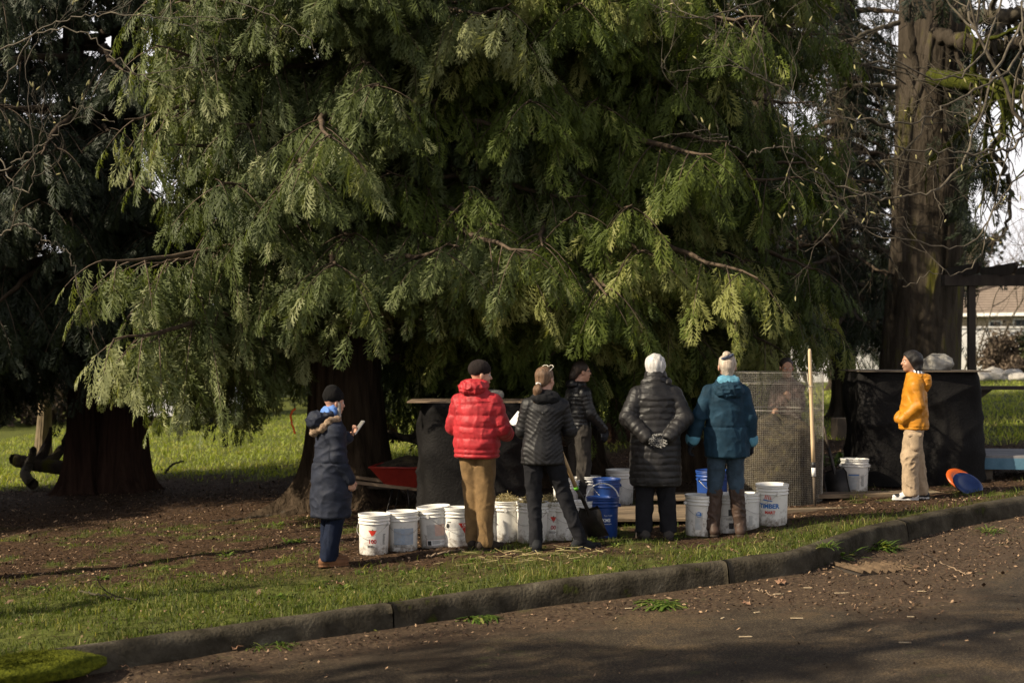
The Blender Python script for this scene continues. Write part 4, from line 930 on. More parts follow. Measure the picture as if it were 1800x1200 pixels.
f.build('hair', m_hair_dk, .006, o, clip=face_clip(T, Rm, .062, .75))
g_ = MB()
m_frame = M('dark_frames', (.02, .012, .010), (.03, .02, .015), 9, .3)
for sx in (-1, 1):
    g_.tube([T(sx * .031 + .021 * math.cos(a), .104, .002 + .017 * math.sin(a)) for a in np.linspace(0, 6.283, 14)], .002, 5, False); g_.tube([T(sx * .052, .10, .006), T(sx * .072, .06, .006), T(sx * .078, -.01, .004)], .002, 5)
g_.tube([T(-.01, .104, .006), T(.01, .104, .006)], .002, 5); g_.build('glasses', m_frame, o, True)
for s in 'LR': shoe(o, J, k, s, m_dkshoe, m_dkshoe)
p4 = P(1026, 904); o.location = (at(1017, 0, 15.4).x, 15.4, float(ground(.77, 15.4))); o.rotation_euler = (0, 0, R_(-62)); tag(o, 'person with glasses in short black puffer and grey trousers, turned to the right', 'person')

# 5 ---- white hair, long black quilted coat, hands clasped behind the back
J, k = skel(1.70, .20, .085, elL=(-.30, -.08, 1.12), wrL=(-.085, -.215, .935), elR=(.30, -.08, 1.12), wrR=(.085, -.215, .935), head=(.0, .03, 1.585), shL=(-.20, -.02, 1.375), shR=(.20, -.02, 1.375), anL=(-.11, -.02, .085), toL=(-.14, .15, .03), anR=(.12, -.02, .085), toR=(.15, .15, .03))
o, T, Rm = body('p', J, k, m_skin, rotm(0, 0))
m_coat = cloth('black_long_coat', (.013, .012, .012), .5, .3, 45, 1.5, .1, .45)
f = Field().loft([(.50 * k, 0, 0, .235 * k, .19 * k), (.75 * k, 0, 0, .235 * k, .19 * k), (.95 * k, 0, 0, .225 * k, .18 * k), (1.10 * k, 0, 0, .215 * k, .165 * k), (1.30 * k, 0, -.01, .215 * k, .15 * k), (1.40 * k, 0, -.02, .14 * k, .11 * k), (1.45 * k, 0, -.01, .10 * k, .10 * k)], .03)
sleeves(f, J, k, .085, .078, .062, .10, 1.42)
jk = f.build('long_coat', m_coat, .008, o, quilt=(.058, .0065), wr=.002, wfreq=(16, 14, 6))
Field().cone(A3((0, -.005, 1.44)) * k, A3((0, -.0, 1.50)) * k, .105 * k, .093 * k).cone(A3((-.09, -.03, 1.435)) * k, A3((.10, -.035, 1.44)) * k, .045, .045).build('collar', m_coat, .008, jk, quilt=(.045, .008), wr=.004, wfreq=(20, 20, 20))
legs(Field(), J, k, .10, .085, .075, .0).build('trousers', m_jean_b, .009, o, wr=.004, wfreq=(14, 12, 6), clip=lambda X, Y, Z: .07 - Z)
m_hair_wh = hair_mat('white_hair', (.38, .36, .34), (.70, .68, .65))
f = Field().ell(T(0, -.018, .035), A3((.092, .105, .090)) * k, Rm).cone(T(0, -.035, .0), T(0, -.03, -.10), .090 * k, .080 * k, .03)
f.build('hair', m_hair_wh, .006, o, clip=face_clip(T, Rm, .055, .6), disp=lambda X, Y, Z, U: .007 * (n3(X * 60, Y * 60, Z * 7) - .5) + .002 * np.sin(110 * X + 8 * np.sin(9 * Z)))
m_patg = bpy.data.materials.new('patterned_glove'); m_patg.use_nodes = True
q = m_patg.node_tree; b = q.nodes['Principled BSDF']; b.inputs['Roughness'].default_value = .9
t_ = q.nodes.new('ShaderNodeTexCoord'); v_ = q.nodes.new('ShaderNodeTexVoronoi'); v_.inputs['Scale'].default_value = 48; v_.feature = 'DISTANCE_TO_EDGE'
r_ = q.nodes.new('ShaderNodeValToRGB'); r_.color_ramp.elements[0].position = .03; r_.color_ramp.elements[0].color = (.28, .27, .25, 1); r_.color_ramp.elements[1].position = .07; r_.color_ramp.elements[1].color = (.02, .02, .022, 1)
q.links.new(t_.outputs['Object'], v_.inputs['Vector']); q.links.new(v_.outputs['Distance'], r_.inputs['Fac']); q.links.new(r_.outputs['Color'], b.inputs['Base Color'])
f = Field(); hand(f, J['wrL'] + A3((.01, -.02, .0)), (1, 0, -.35), (0, -1, 0), (0, 0, 1), 1.15, .35); f.build('glove', m_patg, .006, o)
f = Field(); hand(f, J['wrR'] + A3((-.01, .02, -.01)), (-1, 0, -.25), (0, -1, 0), (0, 0, 1), 1.15, .35); f.build('glove', m_patg, .006, o)
for s in 'LR': shoe(o, J, k, s, cloth('walking_boot', (.04, .035, .032), .8), m_dkshoe, boot=.05, name='boot')
place_person(o, 1152, 945, 0, 'person with white hair in long black quilted coat, gloved hands clasped behind the back')

# 6 ---- teal coat with pale blue hood lining, jeans, tall brown boots, hair bun
J, k = skel(1.68, .185, .085, elL=(-.30, -.02, 1.12), wrL=(-.35, .03, .86), elR=(.245, -.02, 1.10), wrR=(.265, .03, .85), head=(.015, .02, 1.585), anL=(-.13, -.02, .085), toL=(-.16, .15, .03), anR=(.13, -.02, .085), toR=(.16, .15, .03))
o, T, Rm = body('p', J, k, m_skin, rotm(-4, 0))
m_teal = cloth('teal_coat', (.010, .030, .050), .8, .35, 60, 1.4); m_ltblue = cloth('pale_blue_lining', (.09, .24, .33), .8)
f = Field().loft([(.735 * k, .01, 0, .215 * k, .17 * k), (.95 * k, 0, 0, .205 * k, .165 * k), (1.10 * k, 0, 0, .185 * k, .15 * k), (1.30 * k, 0, 0, .190 * k, .14 * k), (1.40 * k, 0, -.01, .12 * k, .10 * k), (1.47 * k, .01, 0, .08 * k, .08 * k)], .03)
sleeves(f, J, k, .076, .070, .062, .14)
jk = f.build('coat', m_teal, .008, o, wr=.0035, wfreq=(12, 12, 8), disp=lambda X, Y, Z, U: -.008 * np.exp(-((Z - 1.02 * k) / .008) ** 2) * (np.abs(X) < .2))
for s in 'LR':
    a = J['wr' + s]; d = J['el' + s] - a; Field().cone(a + d * .165, a + d * .20, .068, .070).build('cuff', m_ltblue, .007, jk)
    f = Field(); hand(f, a + d * .05, -d + A3((0, .08, 0)), (1 if s == 'L' else -1, 0, 0), (0, 1, 0), 1.1, .4); f.build('glove', m_glove, .006, o)
Field().ell(A3((.01, -.10, 1.36)) * k, A3((.145, .085, .085)) * k, rotm(0, 25), .03).ell(A3((.01, -.04, 1.41)) * k, A3((.13, .08, .07)) * k, rotm(0, 15), .03).build('hood', m_teal, .008, jk, wr=.006, wfreq=(24, 20, 18))
Field().ell(A3((.01, -.075, 1.455)) * k, A3((.105, .085, .035)) * k, rotm(0, 38), .02).build('hood_lining', m_ltblue, .006, jk, wr=.003, wfreq=(30, 30, 30))
Field().ell(A3((.01, -.01, 1.485)) * k, A3((.082, .085, .035)) * k, rotm(0, 12), .02).build('collar', m_navy2, .006, jk)
m_jean = cloth('blue_jeans', (.030, .050, .072), .85, .35, 80, 1.5)
legs(Field(), J, k, .098, .070, .056, .5, (.165, .125)).build('jeans', m_jean, .008, o, wr=.004, wfreq=(14, 12, 11))
m_boot = cloth('brown_leather', (.040, .024, .017), .6, .35, 30, 1.7, 0, .4)
for s in 'LR':
    a, kn = J['an' + s], J['kn' + s]; b_ = shoe(o, J, k, s, m_boot, m_dkshoe, boot=.04, name='boot')
    Field().cone(a, a + (kn - a) * .80, .058, .070).build('boot_shaft', m_boot, .007, b_, wr=.004, wfreq=(20, 20, 14), clip=lambda X, Y, Z, a=a, kn=kn: Z - (a + (kn - a) * .86)[2])
m_hair_bl = hair_mat('ash_blonde_hair', (.30, .23, .17), (.62, .53, .43))
f = Field().ell(T(0, -.02, .035), A3((.082, .098, .085)) * k, Rm).cone(T(0, -.045, -.01), T(0, -.045, -.075), .068 * k, .052 * k, .03).ell(T(-.012, -.075, .105), A3((.042, .04, .035)), None, .008)
hr = f.build('hair', m_hair_bl, .006, o, clip=face_clip(T, Rm, .055, .6), disp=lambda X, Y, Z, U: .008 * (n3(X * 60, Y * 60, Z * 22) - .5) + .0015 * np.sin(100 * X + 30 * np.sin(14 * Z)) + .0015 * np.sin(90 * Z + 40 * X))
f = Field(); c_ = T(-.005, -.072, .088)
for i in range(12):
    a0, a1 = i * .5236, (i + 1) * .5236; f.cone(c_ + A3((.047 * math.cos(a0), .04 * math.sin(a0), .018 * math.cos(a0))), c_ + A3((.047 * math.cos(a1), .04 * math.sin(a1), .018 * math.cos(a1))), .012, .012, .01)
f.build('scrunchie', M('navy_patterned', (.012, .016, .04), (.12, .14, .20), 40, .7, lo=.45, hi=.7), .005, hr, disp=lambda X, Y, Z, U: .003 * np.sin(140 * X) * np.sin(120 * Z))
place_person(o, 1276, 936, 2, 'person in teal coat with pale blue hood lining, jeans and tall brown boots')

# 7 ---- person standing behind the wire mesh cylinder
J, k = skel(1.60, .17, .08, head=(0, .03, 1.585), elL=(-.20, .04, 1.10), wrL=(-.12, .2, 1.20), elR=(.20, .04, 1.10), wrR=(.1, .22, 1.02))
o, T, Rm = body('p', J, k, m_skin2, rotm(30, -8), {'L': ((.2, .6, .6), (1, 0, 0), (0, 0, 1), .6), 'R': ((-.3, .8, .3), (-1, 0, 0), (0, 0, 1), .6)})
m_pink = cloth('dusty_jacket', (.10, .065, .058), .8)
f = Field().loft([(.80 * k, 0, 0, .18 * k, .14 * k), (1.05 * k, 0, 0, .165 * k, .13 * k), (1.30 * k, 0, 0, .175 * k, .13 * k), (1.40 * k, 0, -.01, .12 * k, .10 * k), (1.46 * k, 0, 0, .075 * k, .075 * k)], .03); sleeves(f, J, k, .07, .06, .05)
f.build('jacket', m_pink, .009, o, wr=.004)
legs(Field(), J, k).build('trousers', m_jean_b, .009, o)
Field().ell(T(0, -.022, .038), A3((.083, .098, .084)) * k, Rm).ell(T(0, -.09, -.02), A3((.05, .045, .05)) * k, Rm, .03).build('hair', m_hair_dk, .006, o, clip=face_clip(T, Rm, .062, .75))
for s in 'LR': shoe(o, J, k, s, m_dkshoe, m_dkshoe)
o.location = (at(1384, 0, 16.35).x, 16.35, float(ground(3.2, 16.35)) - .05); o.rotation_euler = (0, 0, R_(150)); tag(o, 'person with dark tied hair looking down behind the wire mesh cylinder', 'person')

# 8 ---- young person in yellow raincoat, beige cargo trousers, looking left
J, k = skel(1.57, .165, .075, head=(0, .035, 1.575), shL=(-.165, 0, 1.35), shR=(.165, 0, 1.35), elL=(-.20, -.03, 1.08), wrL=(-.155, .13, .93), elR=(.20, -.03, 1.08), wrR=(.155, .13, .93),
            anL=(-.075, .05, .085), toL=(-.09, .24, .03), anR=(.085, -.09, .085), toR=(.10, .09, .03), knL=(-.075, .05, .5), knR=(.08, -.02, .5))
o, T, Rm = body('p', J, k, m_skin2, rotm(6, 0), None)
m_yel = cloth('yellow_raincoat', (.43, .175, .012), .5, .25, 30, 1.2, .05, .4)
f = Field().loft([(.80 * k, 0, .0, .195 * k, .165 * k), (.98 * k, 0, 0, .19 * k, .158 * k), (1.15 * k, 0, -.005, .175 * k, .14 * k), (1.30 * k, 0, -.01, .165 * k, .122 * k), (1.38 * k, 0, -.01, .12 * k, .095 * k), (1.45 * k, 0, .0, .072 * k, .075 * k)], .03)
sleeves(f, J, k, .073, .072, .062, -.08)
jk = f.build('raincoat', m_yel, .008, o, wr=.0035, wfreq=(10, 11, 9), disp=lambda X, Y, Z, U: -.006 * np.exp(-((Z - .83 * k) / .006) ** 2))
Field().ell(A3((0, -.13, 1.33)) * k, A3((.115, .062, .11)) * k, rotm(0, 12), .03).ell(A3((0, -.06, 1.41)) * k, A3((.105, .08, .045)) * k, rotm(0, 10), .03).build('hood', m_yel, .008, jk, wr=.005, wfreq=(22, 20, 18))
m_stripe = bpy.data.materials.new('striped_lining'); m_stripe.use_nodes = True; q = m_stripe.node_tree; b = q.nodes['Principled BSDF']
t_ = q.nodes.new('ShaderNodeTexCoord'); v_ = q.nodes.new('ShaderNodeTexWave'); v_.inputs['Scale'].default_value = 9; v_.bands_direction = 'Y'; r_ = q.nodes.new('ShaderNodeValToRGB'); r_.color_ramp.interpolation = 'CONSTANT'
r_.color_ramp.elements[0].color = (.7, .7, .72, 1); r_.color_ramp.elements[1].position = .5; r_.color_ramp.elements[1].color = (.015, .02, .05, 1)
q.links.new(t_.outputs['Object'], v_.inputs['Vector']); q.links.new(v_.outputs['Fac'], r_.inputs['Fac']); q.links.new(r_.outputs['Color'], b.inputs['Base Color'])
Field().ell(A3((0, -.045, 1.445)) * k, A3((.092, .085, .038)) * k, rotm(0, 22), .02).build('hood_lining', m_stripe, .006, jk)
for sx in (-1, 1): MB().box(A3((sx * .203, -.02, 1.255)) * k, (.006, .045, .03)).build('sleeve_badge', M('grey_badge', (.2, .2, .2), (.3, .3, .3), 40, .8), jk)
m_beige = cloth('beige_cargo', (.33, .245, .16), .85, .3, 70, 1.25)
tr_ = legs(Field(), J, k, .108, .095, .088, .0, (.165, .135)).build('cargo_trousers', m_beige, .008, o, wr=.006, wfreq=(12, 14, 7), clip=lambda X, Y, Z: .04 - Z)
for sx in (-1, 1):
    Field().cone(A3((sx * .150, .01, .73)) * k, A3((sx * .150, .01, .62)) * k, .062, .062, .01, flat=(A3((1, 0, 0)), 1.6)).build('cargo_pocket', m_beige, .006, tr_)
    Field().cone(A3((sx * .165, -.045, .745)) * k, A3((sx * .165, .065, .745)) * k, .026, .026, .01, flat=(A3((1, 0, 0)), 1.2)).build('pocket_flap', m_beige, .006, tr_)
f = Field().ell(T(0, -.018, .034), A3((.098, .112, .098)) * k, Rm).cone(T(0, -.045, .0), T(0, -.045, -.095), .100 * k, .084 * k, .03)
f.build('hair', hair_mat('black_hair', (.006, .005, .005), (.02, .016, .014)), .006, o, clip=face_clip(T, Rm, .058, .62), disp=lambda X, Y, Z, U: .003 * np.sin(100 * X + 60 * Y + 8 * np.sin(9 * Z)))
m_whshoe = M('white_black_sneaker', (.62, .60, .57), (.015, .015, .017), 7, .6, lo=.50, hi=.515, detail=1)
for s in 'LR': shoe(o, J, k, s, m_whshoe, m_sole, name='sneaker')
p8 = P(1606, 876); o.location = p8; o.rotation_euler = (0, 0, R_(83)); tag(o, 'young person in mustard yellow raincoat and beige cargo trousers with hand in pocket', 'person')
# ---------------------------------------------------------------- buckets
m_bkt = M('white_bucket', (.72, .70, .65), (.82, .80, .75), 5, .45, .08, 40, c3=(.60, .55, .46), lo=.3, hi=.62, spec=.4)
def muddy(m, amt=1.0):
    """splashes of dried mud low on the side and scattered scuffs"""
    n = m.node_tree.nodes; l = m.node_tree.links; b = n['Principled BSDF']; src = b.inputs['Base Color'].links[0].from_socket
    t = n.new('ShaderNodeTexCoord'); sp = n.new('ShaderNodeSeparateXYZ'); l.new(t.outputs['Object'], sp.inputs[0]); oi = n.new('ShaderNodeObjectInfo')
    av = n.new('ShaderNodeVectorMath'); av.operation = 'ADD'; l.new(t.outputs['Object'], av.inputs[0]); l.new(oi.outputs['Location'], av.inputs[1])
    nz = n.new('ShaderNodeTexNoise'); nz.inputs['Scale'].default_value = 16; nz.inputs['Detail'].default_value = 8; nz.inputs['Roughness'].default_value = .7; l.new(av.outputs[0], nz.inputs['Vector'])
    mr = n.new('ShaderNodeMapRange'); mr.inputs['From Min'].default_value = 0; mr.inputs['From Max'].default_value = .16; mr.inputs['To Min'].default_value = .20 * amt; mr.inputs['To Max'].default_value = -.03; l.new(sp.outputs['Z'], mr.inputs['Value'])
    ad = n.new('ShaderNodeMath'); ad.operation = 'ADD'; l.new(nz.outputs['Fac'], ad.inputs[0]); l.new(mr.outputs[0], ad.inputs[1])
    r = n.new('ShaderNodeValToRGB'); r.color_ramp.elements[0].position = .56; r.color_ramp.elements[1].position = .74; r.color_ramp.elements[1].color = (.75, .75, .75, 1); l.new(ad.outputs[0], r.inputs['Fac'])
    mx = n.new('ShaderNodeMixRGB'); mx.inputs['Color2'].default_value = (.16, .11, .065, 1); l.new(r.outputs['Color'], mx.inputs['Fac']); l.new(src, mx.inputs['Color1']); l.new(mx.outputs['Color'], b.inputs['Base Color'])
muddy(m_bkt)
m_bkt_b = M('blue_bucket', (.010, .045, .20), (.016, .06, .25), 5, .4, .08, 40, spec=.45)
m_bktin = M('bucket_inside', (.50, .47, .42), (.58, .55, .5), 5, .5)
m_wire = M('handle_wire', (.35, .34, .32), (.5, .48, .45), 30, .4, metal=.6)
m_grip = M('white_grip', (.68, .67, .64), (.75, .74, .70), 30, .5)
m_ink = {}
def ink(n, c):
    if n not in m_ink: m_ink[n] = M('print_' + n, c, tuple(min(1, q * 1.15) for q in c), 30, .5)
    return m_ink[n]
RB0, RB1, HB = .131, .149, .368
def rad(z): return RB0 + (RB1 - .008 - RB0) * z / HB
def wrap(V2, ang0, zc, off=.0012):
    """flat drawing (x, z) wrapped onto the side of a bucket; ang0 = direction of its middle"""
    out = []
    for x, z in V2:
        zz = zc + z; r = rad(zz) + off; a = ang0 + x / .137; out.append((r * math.cos(a), r * math.sin(a), zz))
    return out
def rect(x0, z0, x1, z1, nx=None):
    nx = nx or max(1, int(abs(x1 - x0) / .012)); V = []; Fs = []
    for i in range(nx + 1):
        x = x0 + (x1 - x0) * i / nx; V += [(x, z0), (x, z1)]
    for i in range(nx): Fs.append((2 * i, 2 * i + 2, 2 * i + 3, 2 * i + 1))
    return V, Fs
def poly(pts):
    """convex outline cut into upright strips so that it can follow a round side"""
    pts = [tuple(p) for p in pts]; x0 = min(p[0] for p in pts); x1 = max(p[0] for p in pts); nx = max(2, int((x1 - x0) / .008)); V = []
    for i in range(nx + 1):
        x = x0 + (x1 - x0) * min(max(i / nx, .001), .999); zs = []
        for (ax_, az_), (bx_, bz_) in zip(pts, pts[1:] + pts[:1]):
            if (ax_ - x) * (bx_ - x) <= 0 and ax_ != bx_: zs.append(az_ + (bz_ - az_) * (x - ax_) / (bx_ - ax_))
        V += [(x, min(zs)), (x, max(zs))]
    return V, [(2 * i, 2 * i + 2, 2 * i + 3, 2 * i + 1) for i in range(nx)]
def poly1(pts): return list(pts), [tuple(range(len(pts)))]
def text2d(s, size, bold=0.0):
    c = bpy.data.curves.new('t', 'FONT'); c.body = s; c.size = size; c.align_x = 'CENTER'; c.resolution_u = 3; c.offset = bold
    o = bpy.data.objects.new('t', c); C.objects.link(o); bpy.context.view_layer.update()
    me = o.to_mesh(); V = [(v.co.x, v.co.y) for v in me.vertices]; Fs = [tuple(p.vertices) for p in me.polygons]; o.to_mesh_clear()
    bpy.data.objects.remove(o); bpy.data.curves.remove(c); return V, Fs
def lines(x0, z0, x1, z1, n, seed, th=.0035):
    rg = random.Random(seed); V = []; Fs = []
    for i in range(n):
        z = z1 - (z1 - z0) * (i + .5) / n; v, f = rect(x0, z - th / 2, x0 + (x1 - x0) * rg.uniform(.55, 1), z + th / 2); k = len(V); V += v; Fs += [tuple(q + k for q in w) for w in f]
    return V, Fs
def mv(d, x, z): return [(a + x, b + z) for a, b in d[0]], d[1]

def bucket(px, py, label, mat=m_bkt, rz=0.0, tilt=(0, 0), scale=1.0, handle='down', hang=0.0, art=(), grip=False, dist=None, group='buckets set out in a row on the grass', rings=3):
    if dist is None: p = P(px, py)
    else: x = (px - 900) / F * dist; p = gl(x, dist)
    mb = MB(); pr = [(0.0, .004), (RB0 * .97, .0), (RB0, .008)]
    zt = HB; z0 = HB - .098
    pr += [(rad(z0), z0)]
    for i in range(rings):
        z = z0 + .012 + i * .030; pr += [(rad(z) + .001, z), (rad(z) + .0085, z + .002), (rad(z) + .0085, z + .008), (rad(z) + .001, z + .010)]
    pr += [(RB1 - .006, HB - .012), (RB1 + .001, HB - .010), (RB1 + .001, HB), (RB1 - .005, HB + .001), (RB1 - .010, HB - .01), (RB1 - .016, .20), (RB0 - .008, .012), (0, .010)]
    o = mb.lathe(pr, 44).build('bucket', mat, None, True); o.location = p + Vector((0, 0, -.006)); tj = random.Random(int(px)); o.rotation_euler = (R_(tilt[0] + tj.uniform(-1.6, 1.6)), R_(tilt[1] + tj.uniform(-2, 2)), R_(rz)); o.scale = (scale,) * 3
    tag(o, label, 'bucket', group)
    # angle of the side that faces the camera, in the bucket's own frame
    cam_a = math.atan2(-p.y, -p.x) - R_(rz)
    ha = cam_a + hang + math.pi / 2
    A = Vector((math.cos(ha), math.sin(ha), 0)); B = Vector((-math.sin(ha), math.cos(ha), 0)); piv = HB - .075
    ear = MB()
    for s_ in (-1, 1): ear.tube([A * s_ * (rad(piv)) + Vector((0, 0, piv)), A * s_ * (rad(piv) + .022) + Vector((0, 0, piv))], .016, 12)
    ear.build('handle_lug', mat, o)
    rr = rad(piv) + .014; hm = MB(); pts = []
    if handle == 'down':
        for t in np.linspace(0, math.pi, 26): pts.append(A * rr * math.cos(t) * 1.0 + (-B) * (.004 + rr * 1.04 * math.sin(t) * 1.0) * (1 if True else 0) + Vector((0, 0, piv - .125 * math.sin(t))))
    else:
        for t in np.linspace(0, math.pi, 26): pts.append(A * rr * math.cos(t) + B * .05 * math.sin(t) + Vector((0, 0, piv + .19 * math.sin(t) ** .8)))
    hm.tube(pts, .0022 if handle == 'down' else .0065, 6); hd = hm.build('handle', m_wire if handle == 'down' else m_grip, o, True)
    if grip: g = MB(); g.tube(pts[10:16], .011, 8); g.build('grip', m_grip, hd, True)
    for nm, (d, x, z, mt) in enumerate(art):
        V2, Fs = mv(d, x, z); 
        q = mesh_from('print', np.array(wrap(V2, cam_a, 0.0, .0012 + .0003 * nm)), Fs, mt, o, False)
    return o
RED = ink('red', (.52, .03, .015)); BLK = ink('black', (.03, .03, .03)); GRN = ink('green', (.03, .12, .03)); GRYB = ink('label_grey_blue', (.32, .38, .45)); PNK = ink('label_pink', (.62, .42, .34)); BLU = ink('blue', (.03, .14, .40)); GOLD = ink('gold', (.50, .33, .07)); LBL = ink('label_pale', (.46, .45, .42)); WHT = ink('white', (.75, .75, .73)); DRED = ink('dark_red', (.35, .02, .015))
def tri(w, h): return poly([(-w / 2, h / 2), (w / 2, h / 2), (w * .09, -h / 2), (-w * .09, -h / 2)])
def leaf(s): return poly1([(-.5 * s, -.3 * s), (-.65 * s, .05 * s), (-.3 * s, .1 * s), (-.25 * s, .4 * s), (0, .75 * s), (.25 * s, .4 * s), (.3 * s, .1 * s), (.65 * s, .05 * s), (.5 * s, -.3 * s)])
def hundred(x, c=RED, t='100', big=.066):
    return [(tri(big, .052), x, .205, c), (leaf(.014), x, .232, GRN), (text2d(t, .052, .0016), x, .112, DRED if c == RED else BLK), (lines(-.045, 0, .045, .022, 3, 3), x, .073, BLK)]
bk = {}
bk[1] = bucket(657, 972, 'white bucket at the left end of the row with red triangle mark and red 100', hang=-.55, art=hundred(-.015, big=.078) + [(lines(0, 0, .03, .10, 16, 2, .003), .085, .10, BLK)])
bk[2] = bucket(709, 965, 'white bucket second from the left end with a grey blue printed label', hang=.15, art=[(rect(-.088, 0, .105, .15), 0, .07, GRYB), (lines(-.08, 0, -.01, .13, 10, 5), 0, .08, LBL), (lines(.02, 0, .09, .13, 10, 6), 0, .08, LBL), (lines(-.08, 0, .09, .03, 3, 8), 0, .045, BLK)])
bk[3] = bucket(767, 958, 'tall double stack of white buckets leaning left with a pink printed label', tilt=(0, -5), scale=1.06, hang=1.2, rings=3, art=[(rect(-.075, 0, .09, .13), 0, .09, LBL), (rect(0, 0, .09, .10), 0, .12, PNK), (rect(-.085, 0, .09, .055), 0, .035, PNK), (rect(-.08, .002, .085, .052), 0, .035, WHT), (rect(-.075, .005, -.04, .045), 0, .035, BLK), (lines(-.03, 0, .08, .03, 3, 8), 0, .05, BLK)])
bk[4] = bucket(803, 957, 'white bucket half hidden by the khaki trousers with a large red triangle', hang=-.2, art=[(poly([(0, .09), (.13, .09), (.10, .0), (.075, -.02)]), .015, .14, RED), (rect(-.095, 0, -.055, .008), 0, .235, BLK), (poly([(-.09 + .02 * math.cos(a), .205 + .024 * math.sin(a)) for a in np.linspace(0, 6.1, 12)]), 0, 0, BLK), (text2d('Can', .03, .001), .075, .205, WHT), (rect(-.095, 0, -.07, .05), 0, .10, LBL)])
bk[5] = bucket(858, 953, 'plain white bucket seen just right of the khaki trousers', hang=1.4, scale=.93)
bk[6] = bucket(891, 951, 'plain white bucket filled with straw between the two nearest pairs of legs', hang=1.5, scale=1.05)
bk[7] = bucket(935, 953, 'white straw-filled bucket with gold triangle behind the black jeans', hang=-.5, scale=1.02, art=hundred(.055, GOLD, '10'))
bk[8] = bucket(966, 947, 'white straw-filled bucket with red triangle between the black-jeaned legs', hang=.8, scale=.98, art=hundred(.035, RED, '00', .06))
bk[9] = bucket(993, 946, 'white bucket with small print tucked behind the right black-jeaned knee', hang=.4, scale=.96, art=[(lines(0, 0, .03, .01, 2, 3), .02, .12, BLK)])
bk[10] = bucket(1019, 945, 'white bucket with round black emblem directly behind the shovel', hang=-.7, scale=.98, art=[(poly([(.028 * math.cos(a), .028 * math.sin(a)) for a in np.linspace(0, 6.1, 20)]), .0, .17, BLK), (poly([(.022 * math.cos(a), .022 * math.sin(a)) for a in np.linspace(0, 6.1, 20)]), .0, .17, WHT), (rect(-.005, -.018, .005, .018), 0, .17, BLK), (rect(-.016, -.004, .016, .004), 0, .17, BLK)])
bk[11] = bucket(1059, 942, 'blue bucket with thick white handle standing upright and white lettering', m_bkt_b, handle='up', hang=.1, scale=1.05, art=[(text2d('KMS', .040, .001), .035, .155, WHT), (text2d('Tool World', .016), .05, .205, WHT), (text2d('www.kms', .018), .05, .130, WHT), (poly([(.03 * math.cos(a), .017 * math.sin(a)) for a in np.linspace(0, 6.1, 20)]), -.04, .172, WHT), (poly([(.022 * math.cos(a), .010 * math.sin(a)) for a in np.linspace(0, 6.1, 20)]), -.036, .170, ink('bucket_blue', (.012, .05, .22)))])
G2 = 'buckets standing behind the front row'
bk[12] = bucket(994, 0, 'white bucket far behind the shovel handle, mostly hidden by grey trousers', dist=15.3, hang=1, group=G2)
bk[13] = bucket(1032, 0, 'white bucket tucked left of the rear blue bucket', dist=15.4, hang=-.6, group=G2)
bk[14] = bucket(1066, 0, 'rear blue bucket standing behind the upright white handle', m_bkt_b, dist=15.1, hang=.3, scale=1.0, group=G2)
bk[15] = bucket(1090, 0, 'white bucket with dark square prints and drooping white handle left of the long black coat', dist=15.9, hang=.9, scale=1.08, group=G2, art=[(rect(-.06, 0, -.02, .05), 0, .17, BLK), (rect(-.05, 0, -.02, .045), 0, .04, BLK)])
bk[20] = bucket(1252, 0, 'blue bucket hidden behind the teal coat and raised on the wood sheet', m_bkt_b, dist=15.0, hang=.6, scale=1.15, group=G2)
bk[16] = bucket(1230, 936, 'white bucket with round blue emblem left of the tall brown boots', hang=.35, scale=1.02, art=[(rect(-.05, 0, .02, .16), 0, .06, LBL), (lines(-.045, 0, .015, .10, 9, 4), 0, .065, GRYB), (poly([(.026 * math.cos(a), .026 * math.sin(a)) for a in np.linspace(0, 6.1, 22)]), -.015, .20, BLU), (lines(-.018, -.018, .018, .018, 4, 9), -.015, .20, WHT), (text2d('TIMBER', .05, .0022), .150, .15, BLU), (text2d('MART', .034, .0016), .155, .10, RED)])
bk[17] = bucket(1284, 930, 'white bucket with black square prints between the tall brown boots', hang=-.3, scale=1.0, art=[(rect(-.02, 0, .025, .06), 0, .17, BLK), (rect(-.015, 0, .03, .055), 0, .05, BLK), (lines(-.045, 0, .05, .02, 2, 4), 0, .13, BLK)])
bk[18] = bucket(1311, 924, 'white bucket glimpsed right of the tall brown boots', hang=.9, scale=.95, art=[(rect(.03, 0, .07, .10), 0, .05, LBL)])
stripes = [(poly([(-.034 + i * .017, -.02), (-.024 + i * .017, -.02), (-.016 + i * .015, .012), (-.020 + i * .017, .026)]), -.03, .275, RED) for i in range(4)]
bk[19] = bucket(1357, 920, 'white bucket at the right end of the row with blue and red lettering', hang=-1.2, scale=1.06, art=[(text2d('TIMBER', .056, .0024), -.03, .165, BLU), (text2d('MART', .036, .0016), -.02, .115, RED), (poly([(-.07, -.01), (.02, -.022), (.025, -.014), (-.06, .0)]), -.02, .245, BLU)] + [(poly([(-.034 + i * .017, -.02), (-.023 + i * .017, -.02), (-.019 + i * .015, .018), (-.026 + i * .017, .030)]), -.035, .265, RED) for i in range(4)])
bk[21] = bucket(1502, 0, 'white bucket standing alone beside the black fabric bin at right', dist=15.85, hang=.05, scale=1.05, group='single bucket at right', art=[(rect(-.07, 0, .05, .17), 0, .05, LBL), (rect(-.065, 0, .045, .012), 0, .195, BLU), (lines(-.06, 0, .04, .14, 14, 2), 0, .05, GRYB), (rect(.07, 0, .105, .12), 0, .08, LBL), (lines(.072, 0, .10, .10, 8, 3), 0, .09, BLK)])
